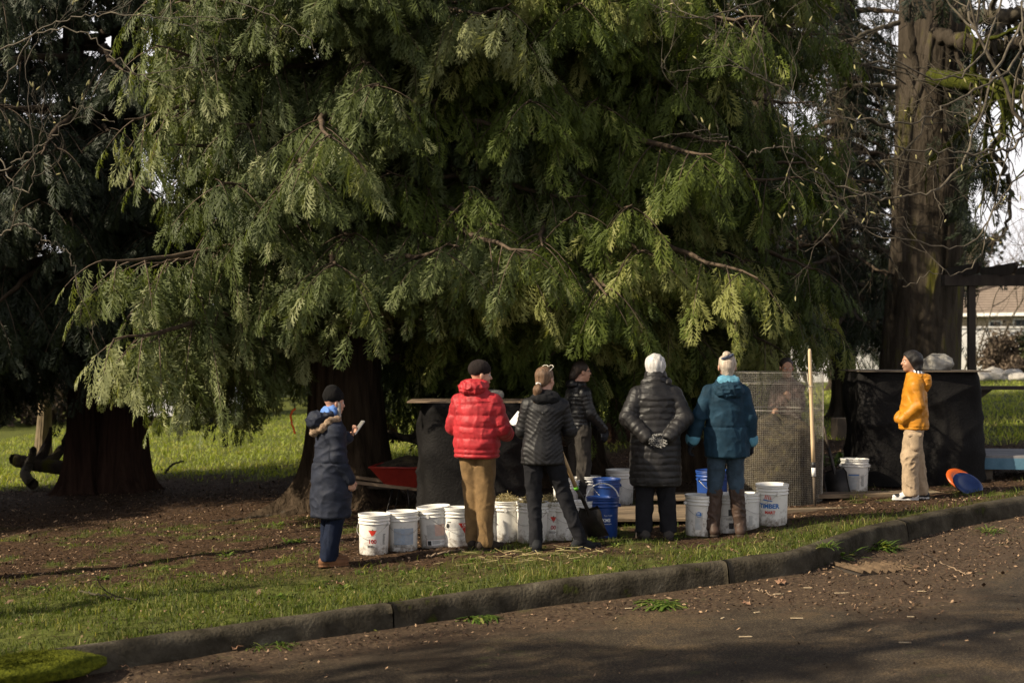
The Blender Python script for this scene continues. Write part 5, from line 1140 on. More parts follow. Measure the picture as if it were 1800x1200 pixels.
# straw heaped in three of the buckets
m_straw = M('straw', (.22, .17, .06), (.48, .40, .20), 9, .7, tint=True, lo=.1, hi=.8)
def straw_heap(center, r, hgt, n, seed, L=.09, name='straw', mat=None):
    rg = np.random.default_rng(seed); nb = NP()
    for i in range(n):
        a = rg.uniform(0, 6.28); q = r * math.sqrt(rg.random()); z = hgt * (1 - (q / r) ** 2) * rg.random()
        p = np.array(center) + [q * math.cos(a), q * math.sin(a), z]; d = norm(np.array([rg.normal(), rg.normal(), abs(rg.normal()) * .35])); c = rg.normal(0, .3, 3); l_ = L * rg.uniform(.4, 1.3)
        t = np.linspace(-.5, .5, 5)[:, None]; v, f = tube_np(p + d * t * l_ + c * l_ * (t ** 2), rg.uniform(.0012, .0028), 3); nb.add(v, f, rg.random())
    return nb.build(name, mat or m_straw)
for i, nm, sd_ in ((6, 'plain bucket beside the black-jeaned leg', 1), (7, 'gold triangle bucket', 2), (8, 'bucket between the black-jeaned legs', 3)):
    sc = bk[i].scale[0]; tag(straw_heap(bk[i].location + Vector((0, 0, .335 * sc)), .13 * sc, .10, 420, sd_), 'dry straw heaped in the ' + nm, 'straw', kind='stuff')
tag(straw_heap(bk[5].location + Vector((0, 0, .32)), .12, .04, 150, 8), 'dry straw in the bucket right of the khaki trousers', 'straw', kind='stuff')

# ---------------------------------------------------------------- compost bins wrapped in black fabric
m_fab = M('black_fabric', (.0045, .004, .004), (.011, .010, .0095), 4, .72, .35, 40, spec=.12, bdist=.02)
m_ply = M('weathered_board', (.16, .11, .07), (.32, .23, .15), 3, .85, .4, 30, (1, 8, 8), bdist=.004)
m_plyd = M('dark_board', (.055, .042, .03), (.11, .085, .06), 3, .85, .4, 30, (1, 8, 8), bdist=.004)
m_rock = M('rock', (.16, .15, .13), (.34, .32, .28), 5, .9, .9, 14, bdist=.03)
def fabric_bin(name, label, c, w, dpt, h, rz, seed, flare=.06):
    r = empty(name, c, R_(rz)); tag(r, label, 'compost bin')
    nA, nZ = 220, 60; rg = np.random.default_rng(seed); a = np.linspace(0, 2 * np.pi, nA, endpoint=False); z = np.linspace(0, 1, nZ)
    A, Zz = np.meshgrid(a, z, indexing='xy'); ex = 5.0
    q = (np.abs(np.cos(A)) ** ex + np.abs(np.sin(A)) ** ex) ** (-1 / ex)
    X = q * np.cos(A) * w / 2; Y = q * np.sin(A) * dpt / 2; ss = A * (w + dpt) / math.pi * .9
    f1 = 1 - 2 * np.abs(n3(ss * 4.0 + Zz * 1.6 + 1.6 * n3(ss * 1.2, Zz * 1.6, seed + .3), Zz * .7, seed * 1.7) - .5); f2 = 1 - 2 * np.abs(n3(ss * 1.5 - Zz * 3.5, Zz * 2.2 + ss * .5, seed * 2.3) - .5); f3 = n3(ss * 9, Zz * 6, seed)
    dsp = .075 * (f1 ** 2 - .3) + .030 * (f2 ** 3 - .2) + .006 * f3; env = np.minimum(1, (1 - Zz) * 6) * .85 + .15
    k = 1 + (flare * (1 - Zz) ** 2) + (dsp * env) / (w / 2)
    nbv = np.stack([X * k, Y * k, Zz * h + .0 * X], -1).reshape(-1, 3)
    i = np.arange(nZ - 1)[:, None] * nA; j = np.arange(nA)[None]; kk = (j + 1) % nA
    mesh_from('fabric_wrap', nbv, np.stack([i + j, i + kk, i + nA + kk, i + nA + j], -1).reshape(-1, 4), m_fab, r)
    fr = MB()
    for sx in (-1, 1):
        for sy in (-1, 1): fr.box((sx * (w / 2 - .17), sy * (dpt / 2 - .17), h / 2), (.07, .07, h - .01))
    fr.build('post_frame', m_plyd, r)
    return r
def rock(name, label, c, s, seed, rz=0, mat=None, cat='rock', group=None):
    n1, n2 = 28, 40; th = np.linspace(.02, math.pi - .02, n1); ph = np.linspace(0, 2 * math.pi, n2, endpoint=False); T_, P_ = np.meshgrid(th, ph, indexing='ij')
    x = np.sin(T_) * np.cos(P_); y = np.sin(T_) * np.sin(P_); z = np.cos(T_); r = .75 + .38 * n3(x * 1.6 + 5, y * 1.6, z * 1.6 + seed) + .16 * np.abs(n3(x * 5, y * 5 + seed, z * 5) - .5) + .04 * n3(x * 14, y * 14, z * 14)
    V = np.stack([x * r * s[0], y * r * s[1], np.maximum(z * r, -.62) * s[2]], -1).reshape(-1, 3); i = np.arange(n1 - 1)[:, None] * n2; j = np.arange(n2)[None]; kk = (j + 1) % n2
    o = mesh_from(name, V, np.stack([i + j, i + n2 + j, i + n2 + kk, i + kk], -1).reshape(-1, 4), mat or m_rock); o.location = c; o.rotation_euler = (0, 0, R_(rz)); tag(o, label, cat, group); return o
d1 = 15.6; c = gl((836 - 900) / F * d1, d1)
h1 = at(0, 706, d1 - .45).z - c.z
fabric_bin('compost_bin', 'black fabric wrapped compost bin behind the person in the red jacket', c, 1.13, .95, h1 - .012, 0, 4)
bd = MB().box((0, 0, 0), (1.40, .92, .016)).build('board', m_ply); bd.location = (c.x - .02, c.y, c.z + h1 - .003); tag(bd, 'thin wooden board lying on the fabric bin behind the red jacket', 'board')
rock('rock', 'pale rock holding down the board behind the red jacket', Vector((at(866, 0, 15.4).x, 15.5, c.z + h1 + .055)), (.12, .10, .075), 3)
d2 = 16.6; c2_ = gl((1600 - 900) / F * d2, d2); h2 = at(0, 652, d2 - .5).z - c2_.z
fabric_bin('compost_bin', 'large black fabric wrapped compost bin behind the person in yellow', c2_, 1.36, 1.0, h2 - .012, 2, 9, .04)
bd = MB().box((0, 0, 0), (1.46, 1.12, .014)).build('board', m_plyd); bd.location = (c2_.x + .03, c2_.y, c2_.z + h2 - .003); tag(bd, 'dark board lying on top of the large fabric bin at right', 'board')
rock('rock', 'grey boulder resting on the bin board beside the dark haired head', Vector((at(1646, 0, 16.6).x, 16.6, c2_.z + h2 + .075)), (.20, .14, .115), 11)

# ---------------------------------------------------------------- wire mesh compost cylinder
m_mesh = M('galvanised_mesh', (.27, .25, .21), (.44, .41, .35), 20, .5, metal=.35)
dc = 15.45; cc = gl((1361 - 900) / F * dc, dc); hc = at(0, 657, dc).z - cc.z + .02; rc = .505
wm = empty('wire_mesh_cylinder', cc); tag(wm, 'tall cylinder of galvanised wire mesh half filled with compost beside the upright pole', 'wire cylinder')
nb = NP(); nv_ = 150; nh_ = int(hc / .0195)
def rw(a, z): return rc * (1 + .022 * np.sin(2 * a + 1 + z) + .012 * np.sin(5 * a + 3 * z))
for i in range(nv_):
    a = 2 * math.pi * i / nv_; z = np.linspace(0, hc, 12); r = rw(a, z); v, f = tube_np(np.stack([r * math.cos(a), r * math.sin(a), z], -1), .00095, 3); nb.add(v, f)
for j in range(nh_ + 1):
    a = np.linspace(0, 2 * math.pi, 80); z = np.full(80, hc * j / nh_); r = rw(a, z); v, f = tube_np(np.stack([r * np.cos(a), r * np.sin(a), z], -1), .00095, 3); nb.add(v, f)
nb.build('wire_mesh', m_mesh, wm)
nb = NP()
for z in (hc, hc - .115, hc - .4): a = np.linspace(0, 2 * math.pi, 90); r = rw(a, z); v, f = tube_np(np.stack([r * np.cos(a), r * np.sin(a), z + 0 * a], -1), .0028, 5); nb.add(v, f)
for a in (-.35, -.30): z = np.linspace(0, hc, 12); r = rw(a, z) + .002; v, f = tube_np(np.stack([r * math.cos(a), r * math.sin(a), z], -1), .004, 5); nb.add(v, f)
nb.build('mesh_band', m_mesh, wm)
m_comp = M('compost', (.018, .013, .009), (.07, .055, .03), 9, .95, .9, 25, c3=(.10, .09, .03), lo=.4, hi=.62, bdist=.03)
a = np.linspace(0, 2 * np.pi, 70, endpoint=False); prof_ = [(0.01, .84), (.17, .82), (.33, .77), (.43, .70), (.465, .62), (.478, .35), (.482, .0)]; V = []
for r, z in prof_: V.append(np.stack([r * np.cos(a) * (1 + .03 * np.sin(7 * a + z * 9)), r * np.sin(a), z * hc / 1.28 + .05 * np.sin(3 * a + r * 9) * (z > .4)], -1))
V = np.stack(V).reshape(-1, 3); i = np.arange(len(prof_) - 1)[:, None] * 70; j = np.arange(70)[None]; kk = (j + 1) % 70
o = mesh_from('compost_heap', V, np.stack([i + j, i + 70 + j, i + 70 + kk, i + kk], -1).reshape(-1, 4), m_comp); o.location = cc; tag(o, 'dark compost and plant waste inside the wire mesh cylinder', 'compost', kind='stuff')
straw_heap(cc + Vector((0, 0, .72)), .44, .20, 1100, 5, .12, 'plant_waste', M('plant_waste', (.05, .05, .02), (.20, .18, .07), 9, .8, tint=True, lo=.1, hi=.8)); tag(bpy.data.objects['plant_waste'], 'tangled plant stems on top of the compost in the cylinder', 'plant waste', kind='stuff')
# stalks against the inside of the wire
# upright pole with a black band
m_pole = M('pale_wood', (.52, .38, .22), (.66, .50, .31), 5, .6, .2, 30, (1, 1, .1))
b0 = P(1432, 889); t0 = at(1423, 613, b0.y - .05)
r = empty('garden_tool', b0); tag(r, 'pale wooden pole standing upright against the front of the wire cylinder', 'garden tool')
tv = t0 - b0; q = [tv * t for t in (.28, .4, .6, .8, .985, 1.0)]; MB().tube(q, [.021, .021, .020, .019, .018, .010], 12).build('handle', m_pole, r, True)
MB().tube([tv * .245, tv * .281], .0215, 12).build('band', M('black_tape', (.02, .02, .02), None, 9, .5), r, True)
MB().tube([tv * .19, tv * .245], .0225, 12).build('sleeve', m_grip, r, True)
MB().tube([tv * -.02, tv * .12, tv * .19], [.012, .015, .016], 10).build('ferrule', m_plyd, r, True)
m_rope = M('pale_twine', (.5, .45, .35), (.62, .56, .45), 40, .9)
tw = MB(); cP = tv * .76
tw.tube([cP + Vector((-.024, -.012, .0)), cP + Vector((.0, -.028, .01)), cP + Vector((.026, -.01, 0)), cP + Vector((0, .026, -.006)), cP + Vector((-.024, -.012, .0))], .004, 5)
tw.tube([cP + Vector((-.02, -.02, 0)), cP + Vector((-.035, -.02, -.03)), cP + Vector((-.03, -.02, -.06))], .003, 5); tw.tube([cP + Vector((-.02, -.02, 0)), cP + Vector((-.03, .0, .06)), cP + Vector((-.035, .02, .14))], .003, 5)
tw.build('twine', m_rope, r, True)

# ---------------------------------------------------------------- shovels
m_steel_b = M('black_steel', (.014, .013, .012), (.035, .03, .028), 9, .45, .2, 40, metal=.5)
m_ash = M('ash_handle', (.36, .23, .10), (.50, .34, .17), 6, .55, .2, 30, (1, 1, .1))
def shovel(label, top, bot, yaw, grip_mats=True, w=.24, h=.30, mats=(m_ash, m_steel_b)):
    """top = end of handle, bot = middle of the blade's cutting edge"""
    top = Vector(top); bot = Vector(bot); r = empty('shovel', bot); tag(r, label, 'shovel')
    ax = (top - bot).normalized(); side = Vector((math.cos(yaw), math.sin(yaw), 0)); side = (side - ax * side.dot(ax)).normalized(); nrm = ax.cross(side)
    L = (top - bot).length
    V = []; nU, nV = 13, 12
    for j in range(nV):
        v = j / (nV - 1)
        for i in range(nU):
            u = i / (nU - 1) * 2 - 1
            hw = w / 2 * (1 if v < .82 else 1 - (v - .82) * 1.2); V.append(side * hw * u + ax * (v * h) + nrm * (.035 * u * u + .05 * v * v - .02 * math.sin(v * 3.1)))
    n0 = len(V); V += [p - nrm * .003 for p in V]; Fs = []
    for j in range(nV - 1):
        for i in range(nU - 1): a = j * nU + i; Fs += [(a, a + 1, a + nU + 1, a + nU), (n0 + a + nU, n0 + a + nU + 1, n0 + a + 1, n0 + a)]
    ed = [j * nU for j in range(nV)] + [(nV - 1) * nU + i for i in range(1, nU)] + [j * nU + nU - 1 for j in range(nV - 2, -1, -1)] + [i for i in range(nU - 2, 0, -1)]
    for a, b_ in zip(ed, ed[1:] + ed[:1]): Fs.append((a, n0 + a, n0 + b_, b_))
    bl = mesh_from('blade', np.array([tuple(v) for v in V]), Fs, mats[1], r)
    MB().tube([ax * (h * .55) + nrm * .01, ax * (h * .95) + nrm * .045, ax * (h + .12) + nrm * .035, ax * (h + .26)], [.012, .020, .019, .018], 10).build('socket', mats[1], r, True)
    p = lambda t: ax * (h + .24 + (L - h - .24) * t)
    if grip_mats:
        MB().tube([p(0), p(.06)], .021, 10).build('green_band', M('green_band', (.12, .42, .03), None, 9, .6), r, True)
        MB().tube([p(.06), p(.45), p(.80)], .019, 10).build('handle', mats[0], r, True)
        MB().tube([p(.80), p(.9), p(1)], [.018, .017, .015], 10).build('grip', M('red_paint', (.42, .02, .015), None, 9, .45, .1), r, True)
    else: MB().tube([p(0), p(.5), p(1)], .016, 10).build('handle', mats[0], r, True)
    return r
sh_b = P(1052, 948); hp = P3M @ Vector((P3J['wrR'] + A3((-.02, .05, .02))))
shovel('shovel with red and green banded wooden handle held by the person with the ponytail', at(980, 777, 12.82), sh_b + Vector((-.02, 0, .01)), -.45)
shovel('black shovel leaning behind the wire cylinder next to the lone bucket', at(1447, 748, 15.7), gl(at(1474, 0, 15.5).x, 15.5) + Vector((0, 0, .01)), -.5, False, .26, .30, (m_plyd, m_steel_b))

# ---------------------------------------------------------------- wheelbarrow behind the first bin
m_wred = M('red_steel', (.20, .014, .010), (.30, .025, .016), 6, .45, .1, 20, spec=.5)
wb = empty('wheelbarrow', gl(at(705, 0, 16.4).x, 16.4)); tag(wb, 'red wheelbarrow loaded with soil between the cedar trunk and the fabric bin', 'wheelbarrow')
def hexa(mb, lo_, hi_, z0, z1, th=.0):
    V = [(x, y, z) for (x, y), z in [((lo_[0], lo_[1]), z0), ((lo_[2], lo_[1]), z0), ((lo_[2], lo_[3]), z0), ((lo_[0], lo_[3]), z0), ((hi_[0], hi_[1]), z1), ((hi_[2], hi_[1]), z1), ((hi_[2], hi_[3]), z1), ((hi_[0], hi_[3]), z1)]]
    return mb.add(V, [(0, 3, 2, 1), (0, 1, 5, 4), (1, 2, 6, 5), (2, 3, 7, 6), (3, 0, 4, 7)])
tb = MB(); hexa(tb, (-.12, -.2, .32, .2), (-.30, -.32, .46, .32), .30, .53); t = tb.build('tray', m_wred, wb); t.modifiers.new('s', 'SOLIDIFY').thickness = .006
MB().tube([(-.30, -.32, .53), (.46, -.32, .53), (.46, .32, .53), (-.30, .32, .53), (-.30, -.32, .53)], .011, 8).build('tray_rim', m_wred, t, True)
for sy in (-1, 1):
    MB().bar((-.72, sy * .28, .38), (.58, sy * .13, .24), .045, .035).build('handle', m_ply, wb)
    MB().tube([(-.05, sy * .2, .29), (-.12, sy * .22, .0), (.16, sy * .22, .0), (.12, sy * .2, .28)], .012, 6).build('leg', m_steel_b, wb, True)
wh = MB(); wh.lathe([(.10, -.04), (.17, -.045), (.20, -.02), (.20, .02), (.17, .045), (.10, .04)], 26); q = wh.build('wheel', M('tyre_rubber', (.02, .02, .02), None, 9, .8), wb, True); q.rotation_euler = (R_(90), 0, 0); q.location = (.60, 0, .20)
q2 = MB().lathe([(.0, -.03), (.10, -.03), (.10, .03), (0, .03)], 20).build('rim', m_wred, q, True)
wb.rotation_euler = (0, 0, R_(-8))
so = np.linspace(0, 1, 26); Xg, Yg = np.meshgrid(so, so, indexing='ij'); hx = .70 * (Xg - .5) + .08; hy = .60 * (Yg - .5); hz = .50 + .13 * np.sin(Xg * math.pi) * np.sin(Yg * math.pi) + .03 * n3(Xg * 8, Yg * 8, 1.0); i = (np.arange(25)[:, None] * 26 + np.arange(25)[None]).ravel()
sl_ = mesh_from('soil', np.stack([hx, hy, hz], -1).reshape(-1, 3), np.stack([i, i + 26, i + 27, i + 1], -1), m_comp); sl_.location = wb.location; sl_.rotation_euler = wb.rotation_euler; tag(sl_, 'heap of dark soil filling the red wheelbarrow', 'soil', kind='stuff')
# ---------------------------------------------------------------- boards, frisbees, lids and small things
def slab(name, label, c, sz, rz, mat, cat, tilt=(0, 0), group=None):
    o = MB().box((0, 0, 0), sz).build(name, mat); o.location = Vector(c) + Vector((0, 0, sz[2] / 2)); o.rotation_euler = (R_(tilt[0]), R_(tilt[1]), R_(rz)); tag(o, label, cat, group)
    bv = o.modifiers.new('bevel', 'BEVEL'); bv.width = .003; return o
m_sheet = M('weathered_sheet', (.10, .072, .045), (.24, .175, .11), 2.5, .85, .4, 14, (1, 5, 5), c3=(.13, .13, .07), lo=.4, hi=.6, bdist=.004)
GB = 'wood sheets on the ground'
slab('wood_sheet', 'weathered wooden sheet on the ground behind the long black coat', gl(at(1135, 0, 14.6).x, 14.55, .03), (1.15, 1.25, .03), 3, m_sheet, 'wood sheet', group=GB)
slab('wood_sheet', 'smaller wooden sheet lying between the long black coat and the teal coat', gl(at(1225, 0, 15.4).x, 15.55, .07), (.95, .7, .022), -4, m_sheet, 'wood sheet', group=GB)
slab('timber', 'long timber edging beneath the brown boots and the wire cylinder', gl(2.75, 14.35, .0), (1.5, .09, .05), 12, m_sheet, 'timber', group=GB)
slab('timber', 'flat timber in front of the lone bucket at right', gl(3.95, 15.45, .0), (1.9, .28, .045), 9, m_sheet, 'timber', group=GB)
slab('timber', 'grey plank resting against the far side of the wheelbarrow', gl(at(655, 0, 17).x, 17.0, .22), (1.0, .12, .03), -4, m_plyd, 'timber', group=GB)
m_blue_p = M('blue_painted', (.055, .13, .19), (.10, .20, .27), 4, .7, .3, 20); m_greytop = M('grey_top', (.13, .13, .14), (.24, .23, .23), 4, .8, .3, 20)
bp_ = empty('platform', gl(at(1800, 0, 16.9).x, 16.9)); tag(bp_, 'low blue painted platform with weathered grey top at the right edge', 'platform'); bp_.rotation_euler = (0, 0, R_(-9))
MB().box((.25, 0, .27), (1.75, 1.2, .03)).build('top', m_greytop, bp_); MB().box((.25, -.585, .19), (1.75, .03, .13)).box((.25, .585, .19), (1.75, .03, .13)).box((-.61, 0, .19), (.03, 1.13, .13)).build('side_panel', m_blue_p, bp_)
for x_ in (-.5, 1.0):
    for y_ in (-.5, .5): MB().box((x_, y_, .065), (.09, .09, .13)).build('foot', m_plyd, bp_)
def disc(label, c, r, col, rot):
    o = MB().lathe([(0, .004), (r * .62, .004), (r * .66, .010), (r * .92, .008), (r, -.004), (r * .99, -.016), (r * .96, -.010), (r * .90, .002), (0, -.001)], 40).build('plastic_lid', M('lid_plastic', col, None, 8, .4, spec=.5), None, True)
    o.location = c; o.rotation_euler = rot; tag(o, label, 'lid', 'plastic lids lying by the bin'); return o
disc('orange plastic lid leaning under the blue one near the right bin', P(1684, 860) + Vector((.05, .06, .10)), .17, (.42, .075, .010), (R_(38), R_(18), 0))
disc('blue plastic lid leaning on the orange one near the right bin', P(1700, 864) + Vector((.01, .0, .085)), .17, (.018, .036, .12), (R_(40), R_(16), 0))
# orange rope on the trunk, orange tool handle between legs, dark things at right
m_or = M('orange_cord', (.75, .12, .02), None, 9, .5)
q = [at(519, 718, 16.45), at(512, 726, 16.4), at(512, 740, 16.4), at(516, 752, 16.4), at(519, 762, 16.4)]
rp = MB().tube(polyline(q, 30, .003), .012, 6).build('cord', m_or, None, True); tag(rp, 'bright orange cord hanging from a branch behind the fur hood', 'cord')
q = [at(947, 0, 15.1), ]; c = gl(at(948, 0, 14.9).x, 14.9)
MB_ = MB().tube([c, c + Vector((.0, .02, .45)), c + Vector((-.01, .05, .80))], .017, 8).build('stake', m_or, None, True); tag(MB_, 'orange stake standing behind the straw buckets', 'stake')
# ---------------------------------------------------------------- far setting
m_white = M('white_wall_paint', (.62, .60, .58), (.80, .78, .76), 1.5, .8, .2, 12)
GW = 'white retaining wall sections'
def wall(name, label, x0, x1, y0, y1, ztop, group=None, th=.25, mat=None):
    a = Vector((x0, y0, 0)); b_ = Vector((x1, y1, 0)); g = min(float(plane(x0)), float(plane(x1))) - .3
    r = empty(name, (0, 0, 0)); tag(r, label, 'wall', group); d = (b_ - a); m = (a + b_) / 2
    r.location = (m.x, m.y, g); R = Matrix.Rotation(math.atan2(d.y, d.x), 3, 'Z')
    MB().box((0, 0, (ztop - g) / 2), (d.length, th, ztop - g), R).build('wall_body', mat or m_white, r)
    MB().box((0, 0, (ztop - g) + .035), (d.length + .04, th + .08, .07), R).build('coping', mat or m_white, r)
    return r
wall('white_wall', 'bright white wall behind the bare saplings near the tiled roof house', 15.6, 31, 54, 52.5, 2.62, GW)
wall('white_wall', 'bright white wall glimpsed between the drooping conifer twigs', 9.0, 15.5, 54.3, 54.1, 2.05, GW)
wall('white_wall', 'low white wall far behind the people in the middle', 1.0, 8.8, 55.3, 55.0, 1.35, GW)
m_iron = M('black_iron', (.015, .015, .015), None, 9, .6)
fe = empty('picket_fence', (24, 53.3, 2.70)); tag(fe, 'low black picket railing on top of the white wall', 'fence')
MB().box((0, 0, .22), (12, .03, .03)).box((0, 0, .05), (12, .03, .03)).build('rail', m_iron, fe)
for i in range(60): MB().box((-5.9 + i * .2, 0, .14), (.02, .02, .28)).build('picket', m_iron, fe)
# houses
m_tile = bpy.data.materials.new('brown_roof_tiles'); m_tile.use_nodes = True; q = m_tile.node_tree; b = q.nodes['Principled BSDF']; b.inputs['Roughness'].default_value = .85
t_ = q.nodes.new('ShaderNodeTexCoord'); w_ = q.nodes.new('ShaderNodeTexWave'); w_.bands_direction = 'Z'; w_.wave_profile = 'SAW'; w_.inputs['Scale'].default_value = 2.2; w_.inputs['Distortion'].default_value = .8; w_.inputs['Detail Scale'].default_value = 6
n_ = q.nodes.new('ShaderNodeTexNoise'); n_.inputs['Scale'].default_value = 3; r_ = q.nodes.new('ShaderNodeValToRGB')
r_.color_ramp.elements[0].color = (.075, .055, .043, 1); r_.color_ramp.elements[1].color = (.25, .195, .15, 1); r_.color_ramp.elements[1].position = .8
mm = q.nodes.new('ShaderNodeMath'); mm.operation = 'MULTIPLY'; q.links.new(t_.outputs['Object'], w_.inputs['Vector']); q.links.new(t_.outputs['Object'], n_.inputs['Vector'])
ma = q.nodes.new('ShaderNodeMath'); ma.operation = 'ADD'; ma.inputs[1].default_value = .35; q.links.new(n_.outputs['Fac'], ma.inputs[0])
q.links.new(w_.outputs['Fac'], mm.inputs[0]); q.links.new(ma.outputs[0], mm.inputs[1]); q.links.new(mm.outputs[0], r_.inputs['Fac']); q.links.new(r_.outputs['Color'], b.inputs['Base Color'])
bp = q.nodes.new('ShaderNodeBump'); bp.inputs['Distance'].default_value = .08; q.links.new(w_.outputs['Fac'], bp.inputs['Height']); q.links.new(bp.outputs['Normal'], b.inputs['Normal'])
m_stucco = M('beige_stucco', (.30, .245, .18), (.38, .315, .235), 6, .9, .3, 40); m_gutter = M('white_trim', (.62, .60, .57), None, 9, .6); m_pane = M('window_glass', (.03, .035, .04), (.06, .07, .08), 3, .15, spec=.6)
def house(label, c, w, d, hw, hr, rz, windows=()):
    r = empty('house', c, R_(rz)); tag(r, label, 'house', 'houses beyond the white wall')
    MB().box((0, 0, hw / 2), (w, d, hw)).build('wall', m_stucco, r)
    o = .5; W2, D2 = w / 2 + o, d / 2 + o; rl = max(.5, W2 - D2)
    V = [(-W2, -D2, hw), (W2, -D2, hw), (W2, D2, hw), (-W2, D2, hw), (-rl, 0, hw + hr), (rl, 0, hw + hr), (-W2, -D2, hw - .12), (W2, -D2, hw - .12), (W2, D2, hw - .12), (-W2, D2, hw - .12)]
    rf = mesh_from('roof', np.array(V), [(0, 1, 5, 4), (1, 2, 5), (2, 3, 4, 5), (3, 0, 4), (6, 9, 8, 7)], m_tile, r, False)
    mb = MB()
    for a, b_ in (((-W2, -D2), (-rl, 0)), ((W2, -D2), (rl, 0)), ((W2, D2), (rl, 0)), ((-W2, D2), (-rl, 0))): mb.tube([(a[0], a[1], hw + .02), (b_[0], b_[1], hw + hr + .03)], .12, 6)
    mb.tube([(-rl, 0, hw + hr + .03), (rl, 0, hw + hr + .03)], .12, 6); mb.build('ridge_tile', m_tile, rf)
    MB().box((0, -D2 - .06, hw - .09), (2 * W2 + .1, .12, .16)).box((0, D2 + .06, hw - .09), (2 * W2 + .1, .12, .16)).box((-W2 - .06, 0, hw - .09), (.12, 2 * D2, .16)).box((W2 + .06, 0, hw - .09), (.12, 2 * D2, .16)).build('gutter', m_gutter, rf)
    for (side, u, z, ww, wh_) in windows:
        if side == 'f': cc_ = (u, -d / 2 - .02, z); s1 = (ww + .14, .08, wh_ + .14); s2 = (ww, .10, wh_)
        else: cc_ = (-w / 2 - .02, u, z); s1 = (.08, ww + .14, wh_ + .14); s2 = (.10, ww, wh_)
        f = MB().box(cc_, s1).build('window', m_gutter, r); MB().box(cc_, s2).build('pane', m_pane, f)
    return r
hs = house('single storey beige house with brown hipped tile roof behind the white wall', Vector((28.6, 74, .9)), 13, 9.5, 2.75, 2.0, -27, [('f', -4.9, 1.75, .9, .8), ('f', -2.6, 1.8, .5, 1.0), ('f', -1.1, 1.9, 1.2, 1.0), ('l', 2.4, 1.3, 1.1, 2.0)])
ch = MB().box((-5.54, -.58, 4.3), (.5, .6, 2.0)).box((-5.54, -.58, 5.36), (.62, .7, .14)).build('chimney', m_stucco, hs)
house('brown roofed house glimpsed left of the massive trunk', Vector((17.0, 76, .9)), 12, 9, 2.8, 2.2, 8, [('f', -2, 1.6, 1.2, 1.1)])

# foliage masses and twiggy thickets
def cloud(n_clump, fx, size, leaf_s, per, seed):
    rg = np.random.default_rng(seed); VV = []; TT = []
    for i in range(n_clump):
        c = np.array(fx(rg)); r = size * rg.uniform(.5, 1.2); p = c + rg.normal(0, 1, (per, 3)) * r * np.array([1, 1, .8]) * .5
        u = norm(rg.normal(0, 1, (per, 3))); v = norm(np.cross(u, rg.normal(0, 1, (per, 3)))); s = leaf_s * rg.uniform(.6, 1.3, (per, 1))
        VV.append(np.stack([p - u * s, p - v * s * .5, p + u * s, p + v * s * .5], 1).reshape(-1, 3)); TT.append(np.repeat(np.clip(rg.normal(.4, .2) + rg.normal(0, .12, per), 0, 1.1), 4))
    V = np.concatenate(VV); return V, np.arange(len(V)).reshape(-1, 4), np.concatenate(TT)
m_hedge = M('hedge_leaves', (.015, .024, .009), (.06, .07, .022), 3, .7, tint=True, transl=.2, c3=(.13, .12, .05), lo=.1, hi=.8)
m_brush = M('brown_brush', (.06, .042, .028), (.17, .125, .085), 3, .85, tint=True, lo=.1, hi=.8)
def bush(label, cx, cy, w, d, h, seed, mat, dens=1.0, name='bush', cat='bush', group='bushes in front of the white wall', ls=.08):
    g = float(plane(cx)); r = empty(name, (cx, cy, g)); tag(r, label, cat, group)
    V, Q_, T_ = cloud(int(40 * dens), lambda rg: (rg.normal(0, w * .24), rg.normal(0, d * .24), h * (.15 + .7 * rg.random() ** .8)), h * .35, ls, 130, seed); V[:, 2] = np.maximum(V[:, 2], .02)
    mesh_from('leaves', V, Q_, mat, r, False, T_); nb = NP(); rg = np.random.default_rng(seed)
    for i in range(int(16 * dens)): grow(nb, (rg.normal(0, w * .15), rg.normal(0, d * .15), 0), norm(np.array([rg.normal(0, .35), rg.normal(0, .3), 1])), h * rg.uniform(.7, 1.2), .018, 2, rg, 0, 4)
    nb.build('stems', m_brush, r); return r
bush('brown leafless bush in front of the white wall right of the arbor post', 17.6, 50.8, 1.8, 1.2, 1.5, 1, m_brush, .9)
bush('green and brown bush at the foot of the white wall near the right edge', 19.3, 50.4, 2.4, 1.4, 1.7, 2, m_hedge, 1.2)
bush('tan scrub between the white wall and the lawn', 18.3, 49.6, 3.4, .8, .7, 3, m_brush, .9)
for i, (px_, h_) in enumerate([(1676, 2.9), (1690, 3.2), (1722, 2.8), (1745, 3.4), (1736, 2.2)]):
    x = (px_ - 900) / F * 50.5; r = empty('sapling', gl(x, 50.5)); tag(r, ['thin bare sapling just right of the massive trunk', 'taller bare sapling right of the massive trunk', 'bare sapling just right of the arbor post', 'tallest bare sapling right of the arbor post', 'short crooked sapling right of the arbor post'][i], 'sapling', 'bare saplings before the white wall')
    nb = NP(); rg = np.random.default_rng(20 + i); grow(nb, (0, 0, 0), norm(np.array([rg.normal(0, .12), 0, 1])), h_, .035, 2, rg, 0, 5); nb.build('stem', m_twig_dark, r)
def treeline(name, label, x0, x1, y0, y1, zt, n, seed, mat, size=1.6, ls=.28, per=150):
    V, Q_, T_ = cloud(n, lambda rg: (rg.uniform(x0, x1), rg.uniform(y0, y1), zt(rg)), size, ls, per, seed); o = mesh_from(name, V, Q_, mat, None, False, T_); tag(o, label, 'trees', kind='stuff'); return o
treeline('distant_woods', 'dark evergreen woods far behind at left', -60, -8, 62, 85, lambda rg: rg.uniform(-1.5, 8.5), 420, 31, m_foliage_d)
treeline('distant_woods', 'dark evergreen woods far behind the middle cedars', -10, 13, 80, 95, lambda rg: rg.uniform(-.5, 7.5), 260, 32, m_foliage_d)
treeline('distant_woods', 'dark trees behind the houses at right', 20, 60, 92, 110, lambda rg: rg.uniform(0, 9.5) * rg.uniform(.75, 1), 300, 33, m_foliage_d)
